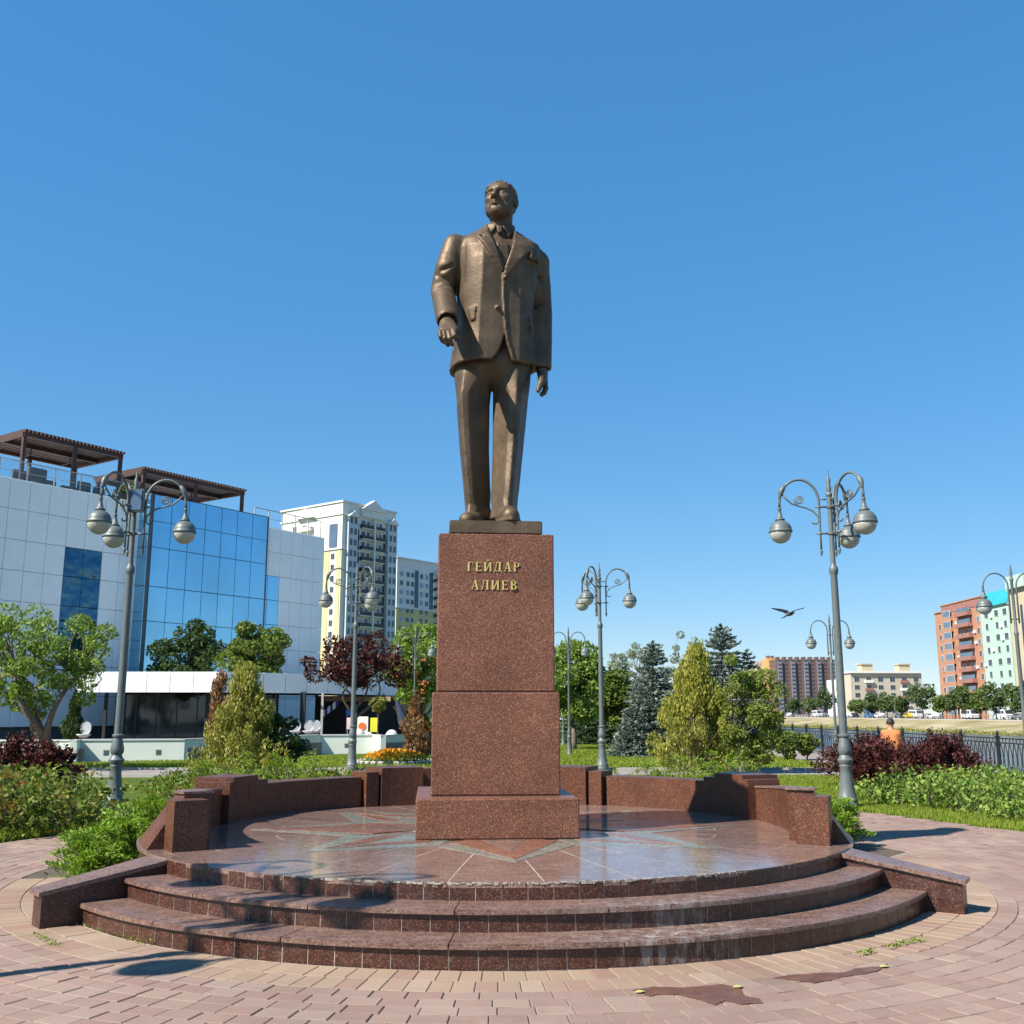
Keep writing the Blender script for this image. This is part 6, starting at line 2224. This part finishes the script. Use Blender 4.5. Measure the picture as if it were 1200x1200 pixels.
def win_mesh(w, h, name='window', dark=True, mull=1):
    mb = MB()
    mb.box((0, -.04, 0), (w + .16, .10, h + .16), mi=0)
    n = mull + 1; pw = w / n
    for k in range(n):
        mb.box((-w / 2 + pw * (k + .5), -.08, 0), (pw - .07, .06, h - .06), mi=1)
    return mb.mesh(name, [M['frame'], M['dark_glass'] if dark else M['grey_glass']])


def tower(name, label, corner, dirL, dirR, lenL, lenR, ztop, build):
    t = thing(name, label, 'apartment tower', (corner[0], corner[1], 0), math.atan2(dirR[1], dirR[0]))
    build(t, lenL, lenR, ztop)
    return t


FH = 3.0
wA = win_mesh(1.35, 1.55); wA2 = win_mesh(1.35, 1.55, dark=False); wB = win_mesh(.95, 1.75, mull=1, dark=True)


def wall_window(t, me, x, y, z, face):
    """face 0: right-hand front (-y), face 1: left-hand side (-x)"""
    o = link('window', me, t, (x, y, z), (0, 0, 0 if face == 0 else R(-90)))
    return o


def balcony(t, x, w, z, me_cache={}):
    key = round(w, 2)
    if key not in me_cache:
        mb = MB(); mb.box((0, -.55, 0), (w, 1.1, .16), mi=0); mb.box((0, -1.06, .62), (w, .07, 1.05), mi=1); mb.box((-w / 2 + .05, -.55, .62), (.06, 1.0, 1.05), mi=1); mb.box((w / 2 - .05, -.55, .62), (.06, 1.0, 1.05), mi=1)
        mb.box((0, -1.10, .16), (w, .05, .10), mi=0)
        me_cache[key] = mb.mesh('balcony', [M['white_render'], M['balcony_dark']])
    link('balcony', me_cache[key], t, (x, 0, z))


def gable(t, x0, x1, y, z, h, face=0):
    mb = MB(); xm = (x0 + x1) / 2; d = 1.2
    if face == 0: P = [(x0, y - d, z), (x1, y - d, z), (xm, y - d, z + h), (x0, y + .4, z), (x1, y + .4, z), (xm, y + .4, z + h)]
    else: P = [(y - d, x0, z), (y - d, x1, z), (y - d, xm, z + h), (y + .4, x0, z), (y + .4, x1, z), (y + .4, xm, z + h)]
    mb.add(P, [(0, 1, 2), (5, 4, 3), (0, 3, 4, 1), (1, 4, 5, 2), (2, 5, 3, 0)])
    mb.build('gable', M['white_render'], t)


def tower_a(t, LL, LR, zt):
    zc = 45.0
    mb = MB(); mb.box((LR / 2, LL / 2, zc / 2), (LR, LL, zc)); mb.build('wall', M['beige_render'], t)
    mb = MB(); mb.box((LR / 2, LL / 2, (zc + zt) / 2), (LR - .04, LL - .04, zt - zc)); mb.build('upper_wall', M['white_render'], t)
    for (z, e) in ((zc, .35), (zt - 3.4, .3), (zt, .35)):
        mb = MB(); mb.box((LR / 2, LL / 2, z), (LR + 2 * e, LL + 2 * e, .45)); mb.build('cornice', M['white_render'], t)
    # left side: yellow render with white window strip
    for (y0, y1) in ((.4, 1.9), (4.7, 13.5), (16, 24)):
        mb = MB(); mb.box((-.06, (y0 + y1) / 2, zc / 2 - .2), (.16, y1 - y0, zc - .8)); mb.build('yellow_panel', M['yellow_render'], t)
    mb = MB(); mb.box((-.12, 3.3, (zc + zt - 5.5) / 2), (.3, 2.9, zt - 5.5 - zc - 1)); mb.build('glazing_or_recess', M['grey_glass'], t)
    for k in range(1, 15):
        wall_window(t, wA, 0, 3.3, k * FH + 1.0, 1)
        wall_window(t, wA, -.12, 19.5, k * FH + 1.0, 1)
    for k in range(15, 18):
        for y in (15.0, 19.0): wall_window(t, wA, 0, y, k * FH + 1.0, 1)
    gable(t, 10.5, 17.5, 0, zt - 3.3, 2.6, 1)
    for k in range(15, 18):
        mb = MB(); mb.box((-.55, 14, k * FH + .5), (1.1, 5, 1.2)); mb.build('balcony', M['white_render'], t)
    # right side: glazed bays, balconies between
    fr = lambda f: f * LR
    for (a, b) in ((.07, .24), (.81, .985)):
        mb = MB(); mb.box((fr((a + b) / 2), -.45, (zt - 4) / 2), (fr(b - a), 1.0, zt - 4)); mb.build('bay', M['bluegrey_panel'], t)
        gable(t, fr(a) - .3, fr(b) + .3, -.4, zt - 4, 1.7)
        for k in range(0, 18):
            for q in (.28, .72):
                link('window', wB, t, (fr(a + (b - a) * q), -.96, k * FH + 1.9))
    for (a, b) in ((.255, .305), (.755, .80)):
        mb = MB(); mb.box((fr((a + b) / 2), -.05, zt / 2 - 3), (fr(b - a), .2, zt - 8)); mb.build('glazing_or_recess', M['dark_glass'], t)  # dark strip standing for the shade in the recess beside the bay
    for k in range(1, 18):
        for (a, b) in ((.32, .525), (.565, .745)):
            balcony(t, fr((a + b) / 2), fr(b - a), k * FH + .3)
            link('window', random.choice((wA, wA, wA2)), t, (fr((a + b) / 2) - .9, 0, k * FH + 1.9)); link('window', wB, t, (fr((a + b) / 2) + 1.0, 0, k * FH + 1.8))
    mb = MB(); mb.box((fr(.545), -.7, zt / 2 - 1.5), (.5, 1.3, zt - 4)); mb.build('pier', M['white_render'], t)
    gable(t, fr(.30), fr(.77), 0, zt - 1.2, 3.0)
    mb = MB(); mb.box((fr(.535), -.4, zt - 2.2), (fr(.44), .9, 2.0)); mb.build('attic', M['white_render'], t)


tower('apartment_tower', 'tall white and yellow apartment tower with dark balconies behind the glass building', (-45.8, 272), (-.826, .564), (.60, .80), 24.8, 20.8, 57.9, tower_a)


def tower_b(t, LL, LR, zt):
    zc = 35.5
    mb = MB(); mb.box((LR / 2, LL / 2, zc / 2), (LR, LL, zc)); mb.build('wall', M['yellow_render'], t)
    mb = MB(); mb.box((LR / 2, LL / 2, (zc + zt) / 2), (LR - .04, LL - .04, zt - zc)); mb.build('upper_wall', M['white_render'], t)
    for (z, e) in ((zc, .35), (zt, .35)):
        mb = MB(); mb.box((LR / 2, LL / 2, z), (LR + 2 * e, LL + 2 * e, .45)); mb.build('cornice', M['white_render'], t)
    for k in range(1, 16):
        for x in (2.2, 5.2, 7.4, 11.8, 14.4): link('window', random.choice((wA, wA, wA2)), t, (x, 0, k * FH + 1.7))
        balcony(t, 22, 8, k * FH + .3)
        for x in (20, 24): link('window', random.choice((wA, wA, wA2)), t, (x, 0, k * FH + 1.8))
        balcony(t, 33, 7, k * FH + .3)
        link('window', random.choice((wA, wA, wA2)), t, (33, 0, k * FH + 1.8))
    for x in (9.4, 16.6):
        mb = MB(); mb.box((x, -.05, (zc + zt - 3) / 2), (1.6, .2, zt - zc - 4)); mb.build('glazing_or_recess', M['dark_glass'], t)
    gable(t, 17, 27, 0, zt - 4.0, 3.0)


tower('apartment_tower', 'second apartment tower, lower and half hidden by the pedestal', (-37.9, 335), (-.826, .564), (.62, .785), 20, 40, 52.0, tower_b)

# ------------------------------------------------------------------ the far bank
def _bank():
    t = NT('dry_embankment')
    m = t.n('ShaderNodeMapping'); m.inputs['Scale'].default_value = (.25, .05, .6); t.l(t.pos(), m.inputs['Vector'])
    a = t.ramp(t.noise(1.0, 8, .7, m.outputs['Vector']), [(0.3, (0.20, 0.16, 0.09)), (0.5, (0.31, 0.255, 0.155)), (0.7, (0.38, 0.325, 0.22))])
    g = t.ramp(t.noise(.09, 6, .7), [(0.46, 0.0), (0.62, 0.75)])
    col = t.mix(g, a, (0.15, 0.155, 0.045))
    t.bump(t.noise(.8, 6, .7), .6, .4)
    return t.set(col, .95, 0, .1)


M['bank'] = _bank()
M['asphalt'] = paint('grey_asphalt', (0.09, 0.09, 0.09), .9)


def strip(name, A, Bp, zA, zB, mat):
    mb = MB(); n = len(A)
    mb.add([(p[0], p[1], zA) for p in A] + [(p[0], p[1], zB) for p in Bp], [(i + 1, i, n + i, n + i + 1) for i in range(n - 1)])
    return tag(mb.build(name, mat), kind='structure')


WL_ = [(110, -40), (99, 100), (91, 186), (80.5, 295), (60, 640), (30, 1500)]
BT_ = [(126, -40), (113, 100), (104.5, 214), (96.5, 340), (78, 680), (50, 1600)]
strip('embankment', WL_, BT_, -2.56, -.08, M['bank'])
strip('embankment_kerb', BT_, [(x + .8, y) for x, y in BT_], -.08, .12, M['kerb'])
strip('far_road', [(x + .8, y) for x, y in BT_], [(x + 16, y) for x, y in BT_], .02, .05, M['asphalt'])
strip('far_bank', [(x + 15, y) for x, y in BT_], [(x + 1800, y + 100) for x, y in BT_], .0, .02, M['path'])


def col(px, dx, z=0.0):
    """ground point behind the far bank edge on a picture column: dx metres beyond the edge"""
    k = (px - 600) / F_PX
    best = None
    for i in range(len(BT_) - 1):
        (x0, y0), (x1, y1) = BT_[i], BT_[i + 1]
        x0 += dx; x1 += dx
        den = (x1 - x0) - k * _c * (y1 - y0)
        t = (k * (_c * y0 + (z - EYE) * _s) - x0) / den
        if 0 <= t <= 1: best = (x0 + t * (x1 - x0), y0 + t * (y1 - y0), z)
    return best


# tufts of reed and grass along the waterline of the far bank
P = []
for k in range(2600):
    y = rng.uniform(120, 420); x = np.interp(y, [p[1] for p in WL_], [p[0] for p in WL_]) + abs(rng.normal()) * 1.6
    P.append((x, y, -2.45 + .16 * (x - np.interp(y, [p[1] for p in WL_], [p[0] for p in WL_]))))
P = np.repeat(np.array(P), 4, 0) + rng.normal(size=(10400, 3)) * (.5, .8, .05)
LM['reed'] = leaf_mat('bank_grass', [(0.10, 0.13, 0.03), (0.17, 0.18, 0.05), (0.24, 0.22, 0.08)], .25)
tag(link('bank_grass', quads_mesh('bank_grass', leaves(P, .40, .5, np.tile((0., 0., 1.), (len(P), 1)), 1.2), LM['reed'])), kind='stuff')

# trees along the far embankment
FT = [(905, 4.5, 812, 20, 'm'), (930, 4, 817, 22, 'd'), (948, 5, 816, 20, 'm'), (968, 4, 804, 26, 'd'), (1004, 4, 818, 22, 'l'), (1024, 5, 812, 22, 'd'), (1040, 4, 810, 26, 'm'), (1058, 6, 816, 18, 'd'), (1082, 3.5, 797, 36, 'd'),
      (1105, 5, 812, 26, 'l'), (1120, 6, 806, 26, 'd'), (1133, 4, 801, 30, 'm'), (1150, 6, 805, 26, 'l'), (1168, 3.5, 794, 32, 'd'), (1190, 5, 800, 30, 'm'), (1205, 4, 792, 30, 'd')]
LM['far_d'] = leaf_mat('far_dark_leaves', [(0.035, 0.06, 0.022), (0.055, 0.09, 0.032), (0.075, 0.115, 0.045)], .2)
LM['far_l'] = leaf_mat('far_light_leaves', [(0.07, 0.115, 0.03), (0.10, 0.155, 0.045), (0.14, 0.19, 0.07)], .25)
words = {'d': 'dark', 'm': 'mid green', 'l': 'light green'}
for i, (px, dx, py, wpx, kind) in enumerate(FT):
    p = col(px, dx)
    D = p[1]; h = zp(py, D) ; w = wpx * D / F_PX / 2
    lm = {'d': LM['far_d'], 'm': LM['needle_far'], 'l': LM['far_l']}[kind]
    near = min(((abs(q[0] - px), q) for q in FT if q is not FT[i]), key=lambda a: a[0])[1]
    side = 'left' if px < near[0] else 'right'
    lab = '%s tree on the far river bank, number words' % words[kind]
    place = ['behind the lilac shrub', 'left of the two railing shrubs line', 'just left of the right lamp post', 'tall one hidden by the right lamp post', 'first one right of the lamp post', 'in front of the cream block, left part', 'above the left shoulder of the sitting man', 'low one right of the sitting man',
             'tallest dark one left of the orange brick block', 'at the left foot of the orange brick block', 'below the orange block balconies', 'round one right below the orange block', 'below the gap of orange and mint blocks', 'tall one below the mint block', 'behind the right edge lamp', 'cut by the right picture edge'][i]
    tree('riverside_tree', '%s tree on the far bank, %s' % (words[kind], place), 'tree', p, (p[0], p[1], h * .60), (w, w, h * .40), 16, w * .42, 1500, .62, lm, M['bark_dark'], .16, h * .25, group='trees along the far river bank')

# parked and passing vehicles on the far road
GLS = M['dark_glass']
TYR = paint('tyre_rubber', (0.02, 0.02, 0.02), .9)


def car_meshes(kind, mat):
    mb = MB()
    if kind == 'van':
        prof = [(-2.6, .35), (2.6, .35), (2.62, 1.05), (2.2, 1.25), (1.75, 2.15), (-2.55, 2.25), (-2.62, 1.2)]
    else:
        prof = [(-2.1, .3), (2.1, .3), (2.15, .72), (1.35, .90), (.65, 1.42), (-.95, 1.45), (-1.75, .98), (-2.15, .90)]
    n = len(prof); w = .92 if kind == 'van' else .84
    mb.add([(x, -w, z) for x, z in prof] + [(x, w, z) for x, z in prof], [tuple(range(n)), tuple(range(2 * n - 1, n - 1, -1))] + [((i + 1) % n, i, n + i, n + (i + 1) % n) for i in range(n)])
    body = mb.mesh('body', mat)
    mb = MB()
    if kind == 'van':
        for s_ in (-1, 1):
            for (x0, x1) in ((-2.3, -.9), (-.75, .5), (.65, 1.7)): mb.box(((x0 + x1) / 2, s_ * (w + .005), 1.62), (x1 - x0, .02, .62))
        mb.hexa([Vector((2.22, -.8, 1.28)), Vector((2.24, -.8, 1.29)), Vector((2.24, .8, 1.29)), Vector((2.22, .8, 1.28)), Vector((1.80, -.75, 2.08)), Vector((1.82, -.75, 2.1)), Vector((1.82, .75, 2.1)), Vector((1.80, .75, 2.08))])
    else:
        for s_ in (-1, 1):
            for (x0, x1) in ((-1.3, -.25), (-.15, .8)): mb.box(((x0 + x1) / 2, s_ * (w + .005), 1.16), (x1 - x0, .02, .36))
    glass = []
    nb = len(mb.v) // 8
    for k in range(nb):
        w1 = MB(); w1.hexa([Vector(p) for p in mb.v[k * 8:k * 8 + 8]]); glass.append(w1.mesh('window', GLS))
    mb = MB(); mb.tube([(0, -.1, 0), (0, .1, 0)], .33 if kind == 'van' else .31, 12)
    return body, glass, mb.mesh('wheel', TYR), w


CARM = {'white': paint('white_car_paint', (0.75, 0.75, 0.75), .3), 'grey': paint('grey_car_paint', (0.28, 0.30, 0.32), .3, .3), 'yellow': paint('yellow_car_paint', (0.62, 0.45, 0.04), .35), 'dark': paint('dark_car_paint', (0.04, 0.045, 0.06), .3, .2), 'blue': paint('blue_car_paint', (0.08, 0.2, 0.42), .3)}
cm = {}
CARS = [(925, 4, 'car', 'white', 'white car on the far road seen through the lilac leaves'), (958, 5, 'van', 'white', 'white van left of the right lamp post on the far road'), (966, 7, 'car', 'grey', 'grey car half hidden by the right lamp post'), (993, 5, 'car', 'white', 'white car just right of the right lamp post'),
        (1001, 8, 'car', 'dark', 'dark car behind the far row, right of the lamp post'), (1020, 5, 'van', 'blue', 'white and blue looking van between far trees'), (1031, 4, 'car', 'white', 'white car left above the sitting man'), (1066, 5, 'car', 'yellow', 'yellow car on the far road, right of the sitting man'),
        (1056, 6.5, 'car', 'grey', 'grey car left of the yellow car'), (1074, 6, 'van', 'white', 'white van under the tallest dark far tree'), (1094, 5, 'car', 'white', 'white car left of the orange block trees'), (1137, 4.5, 'van', 'white', 'big white van below the orange brick block'),
        (1177, 4.5, 'van', 'white', 'white minibus right beside the right edge lamp'), (1196, 5, 'car', 'grey', 'grey car at the right picture edge')]
for (px, dx, kind, c, lab) in CARS:
    if (kind, c) not in cm: cm[(kind, c)] = car_meshes(kind, CARM[c])
    b_, g_, w_, wd = cm[(kind, c)]
    p = col(px, dx, .05)
    t = thing('parked_van' if kind == 'van' else 'parked_car', lab, kind, p, math.atan2(BT_[3][1] - BT_[2][1], BT_[3][0] - BT_[2][0]) + PI, 'vehicles on the far embankment road')
    link('body', b_, t)
    for g1 in g_: link('window', g1, t)
    for (x, s_) in ((-1.45, -1), (1.4, -1), (-1.45, 1), (1.4, 1)): link('wheel', w_, t, (x, s_ * wd * .96, .32))
rail = thing('bank_railing', 'thin dark railing along the road on top of the far embankment', 'railing', (BT_[2][0], BT_[2][1], .1))
mb = MB()
for (a, b) in zip(BT_[1:4], BT_[2:5]):
    for z in (.5, .95): mb.bar((a[0] - BT_[2][0] + .4, a[1] - BT_[2][1], z), (b[0] - BT_[2][0] + .4, b[1] - BT_[2][1], z), .07, .07)
mb.build('rail', M['iron'], rail)
pm = MB(); pm.box((0, 0, .48), (.09, .09, 1.0)); pm = pm.mesh('post', M['iron'])
for k in range(80):
    t_ = k * 3.0; y = 130 + t_
    x = np.interp(y, [p[1] for p in BT_], [p[0] for p in BT_]) + .4
    link('post', pm, rail, (x - BT_[2][0], y - BT_[2][1], 0))


# ------------------------------------------------------------------ far buildings on the right
def block(name, label, x0, y0, y1, depth, zt, mat, parts, cat='apartment block'):
    """building whose front looks to -x (the river); local x runs along the front from its far to its near end"""
    t = thing(name, label, cat, (x0, y1, 0), R(-90))
    L = y1 - y0
    mb = MB(); mb.box((L / 2, depth / 2, zt / 2), (L, depth, zt)); mb.build('wall', mat, t)
    mb = MB(); mb.box((L / 2, depth / 2, zt + .15), (L + .6, depth + .6, .3)); mb.build('cornice', mat, t)
    parts(t, L, zt)
    return t


M['orange_brick'] = paint('orange_brick', (0.44, 0.215, 0.125), .9, 0, .10, .6)
M['red_frieze'] = paint('red_brown_frieze', (0.33, 0.15, 0.12), .9, 0, .15, .6)
M['mint'] = paint('mint_render', (0.42, 0.56, 0.47), .85, 0, .05, .3)
M['teal_roof'] = paint('teal_metal_roof', (0.03, 0.36, 0.42), .5, 0, .08, .3)
M['cream2'] = paint('cream_render_far', (0.52, 0.44, 0.29), .9, 0, .06, .3)
M['brown_far'] = paint('dark_brown_far_render', (0.145, 0.085, 0.07), .9, 0, .12, .1)
wC = win_mesh(1.9, 1.5, mull=2); wD = win_mesh(4.6, 1.7, mull=5, dark=False)


def orange_parts(t, L, zt):
    n = 10
    for k in range(n):
        z = k * 2.95 + 1.9
        link('window', wD, t, (4.8, -.62, z)); mb = MB(); mb.box((4.8, -.3, z - 1.42), (5.2, .7, 1.1)); mb.build('bay_parapet', M['red_frieze'] if False else M['orange_brick'], t)
        mb = MB(); mb.box((15.2, -.65, k * 2.95 + .95), (8.6, 1.3, 1.05)); mb.build('balcony', M['red_frieze'], t)
        link('window', wC, t, (12.6, -.02, z)); link('window', wC, t, (17.4, -.02, z))
        if k % 3 != 1:
            mb = MB(); mb.box((15.2, -.55, z + .05), (8.0, .06, 1.2)); mb.build('balcony_glazing', M['grey_glass'], t)
        link('window', random.choice((wA, wA, wA2)), t, (22.8, -.02, z))
    for (x, z) in ((9.8, 25.6), (20.6, 22.4), (20.8, 19.6), (9.6, 16.4), (20.4, 13.2), (9.9, 10.6)):
        m = MB(); m.bevbox((x, -.2, z), (.95, .4, .75), .04); m.build('air_conditioner', M['white_paint'], t)
    mb = MB(); mb.box((12.5, -.06, zt - 1.2), (24, .12, 1.9)); mb.build('frieze', M['red_frieze'], t)


block('brick_block', 'orange brick apartment block with red balconies across the river', 121.5, 265, 290, 16, 31.0, M['orange_brick'], orange_parts)
block('brick_wing', 'lower orange wing at the far end of the brick apartment block', 122.5, 290.2, 297, 14, 29.6, M['orange_brick'], lambda t, L, zt: [link('window', random.choice((wA, wA, wA2)), t, (3.4, -.02, k * 2.95 + 1.9)) for k in range(9)])


ACM = None


def aircon(t, spots):
    global ACM
    if ACM is None:
        m = MB(); m.bevbox((0, -.2, 0), (.95, .4, .75), .04); ACM = m.mesh('air_conditioner', M['white_paint'])
    for (x, z) in spots: link('air_conditioner', ACM, t, (x, -.02, z))


def mint_parts(t, L, zt):
    aircon(t, [(6.2, 25.4), (11.2, 22.6), (6.0, 17.0), (11.4, 19.4), (1.2, 13.5)])
    for k in range(9):
        z = k * 3.0 + 2.0
        for x in (3.5, 9.0, 13.4): link('window', wC if (k + int(x)) % 2 else wA, t, (x, -.02, z))
    mb = MB(); mb.hexa([Vector(p) for p in ((-.4, -.6, zt + .31), (L + .2, -.6, zt + .31), (L + .2, 6, zt + .31), (-.4, 6, zt + .31), (.8, 1.6, zt + 4.2), (L - .2, 1.6, zt + 4.2), (L - .2, 5, zt + 4.2), (.8, 5, zt + 4.2))]); mb.build('roof', M['teal_roof'], t)


block('mint_block', 'mint green apartment block with a teal metal roof', 121.0, 249.6, 264.8, 16, 27.6, M['mint'], mint_parts)


def beige_parts(t, L, zt):
    for x in (2.6, 6.0, 16.5): 
        mb = MB(); mb.box((x, -.05, zt / 2 - .8), (.9, .2, zt - 6)); mb.build('glazing_or_recess', M['dark_glass'], t)
    for k in range(10):
        for x in (10.5, 14, 20): link('window', random.choice((wA, wA, wA2)), t, (x, -.02, k * 3.0 + 2.0))
    mb = MB(); mb.box((5.5, 1.5, zt + 1.8), (9, 5, 3.0)); mb.build('attic', M['mint'], t)
    mb = MB(); mb.hexa([Vector(p) for p in ((10.5, -.8, zt - 3), (17, -.8, zt - 3), (17, .5, zt - 3), (10.5, .5, zt - 3), (12.4, -.2, zt + .2), (15.4, -.2, zt + .2), (15.4, .4, zt + .2), (12.4, .4, zt + .2))]); mb.build('gable_roof', M['teal_roof'], t)


block('cream_tower', 'cream and mint apartment tower cut by the right picture edge', 121.2, 222, 249.4, 18, 30.6, M['cream2'], beige_parts)


def front_block(name, label, px0, px1, D, zt, mat, parts, depth=16, rz=0.0, cat='apartment block'):
    x0 = gp(px0, D, zt / 2)[0]; x1 = gp(px1, D, zt / 2)[0]
    t = thing(name, label, cat, (x0, D, 0), rz)
    L = x1 - x0
    mb = MB(); mb.box((L / 2, depth / 2, zt / 2), (L, depth, zt)); mb.build('wall', mat, t)
    parts(t, L, zt)
    return t


def cream_parts(t, L, zt):
    wE = win_mesh(2.0, 1.7, mull=1)
    n = int(L / 4.2)
    for k in range(5):
        for i in range(n):
            x = (i + .5) * L / n
            link('window', wE, t, (x, 0, k * 3.0 + 2.3))
            if i % 3 == 1:
                mb = MB(); mb.box((x, -.5, k * 3.0 + 1.5), (3.2, 1.0, 1.0)); mb.build('balcony', M['white_render'] if (k + i) % 2 else M['red_frieze'], t)
    mb = MB(); mb.box((L / 2, 5, zt + .3), (L + 1, 12, .7)); mb.build('cornice', M['white_render'], t)
    for x in (L * .27, L * .80):
        mb = MB(); mb.box((x, 4, zt + 2.0), (4.4, 4, 2.8)); mb.box((x, 4, zt + 3.55), (5.2, 4.8, .4)); mb.build('roof_tower', M['cream2'], t)


M['cream3'] = paint('pale_cream_render', (0.50, 0.45, 0.34), .9, 0, .06, .2)
front_block('cream_block', 'long cream five storey block with two small roof towers across the river', 998, 1084, 405, 16.8, M['cream3'], cream_parts, 14, R(4))
front_block('white_block', 'white and cream lower block left of the long cream block', 980, 1000, 430, 15.0, M['white_render'], lambda t, L, zt: [link('window', wC, t, ((i + .5) * L / 3, 0, k * 3.0 + 2.2)) for i in range(3) for k in range(4)], 12)


def far_parts(cols, dark, light):
    def f(t, L, zt):
        n = cols
        for i in range(n):
            x = (i + .5) * L / n; w = L / n
            if i % 2 == 0:
                mb = MB(); mb.box((x, -.8, zt / 2 - .5), (w * .62, 1.8, zt - 1.5)); mb.build('bay', light, t)
                for k in range(1, int(zt / 3)):
                    pass
            m = MB()
            for k in range(int(zt / 3)):
                m.box((x, -1.75 if i % 2 == 0 else -.06, k * 3.0 + 1.9), (w * .5, .12, 1.4))
            tag(m.build('window_row', M['dark_glass'], t), kind='stuff')
            mb = MB(); mb.box((x, 6, zt + 1.0), (w * .45, 6, 2.2)); mb.build('roof_house', dark, t)
    return f


M['pink_far'] = paint('pinkish_far_render', (0.42, 0.31, 0.27), .9, 0, .1, .1)
M['orange_far'] = paint('orange_far_render', (0.58, 0.33, 0.12), .9, 0, .06, .1)
M['grey_far'] = paint('grey_blue_far_panel', (0.19, 0.20, 0.24), .7, 0, .1, .1)
front_block('far_tower', 'pinkish far tower block at the left of the distant group', 884, 902, 850, 41, M['pink_far'], far_parts(4, M['pink_far'], M['white_render']), 20)
front_block('far_tower', 'narrow orange fronted far tower beside the pinkish one', 901, 911, 820, 44, M['orange_far'], far_parts(2, M['brown_far'], M['orange_far']), 20)
front_block('far_tower', 'dark brown row of far towers ending at the right lamp post', 911, 980, 800, 42, M['brown_far'], far_parts(9, M['brown_far'], M['grey_far']), 22)
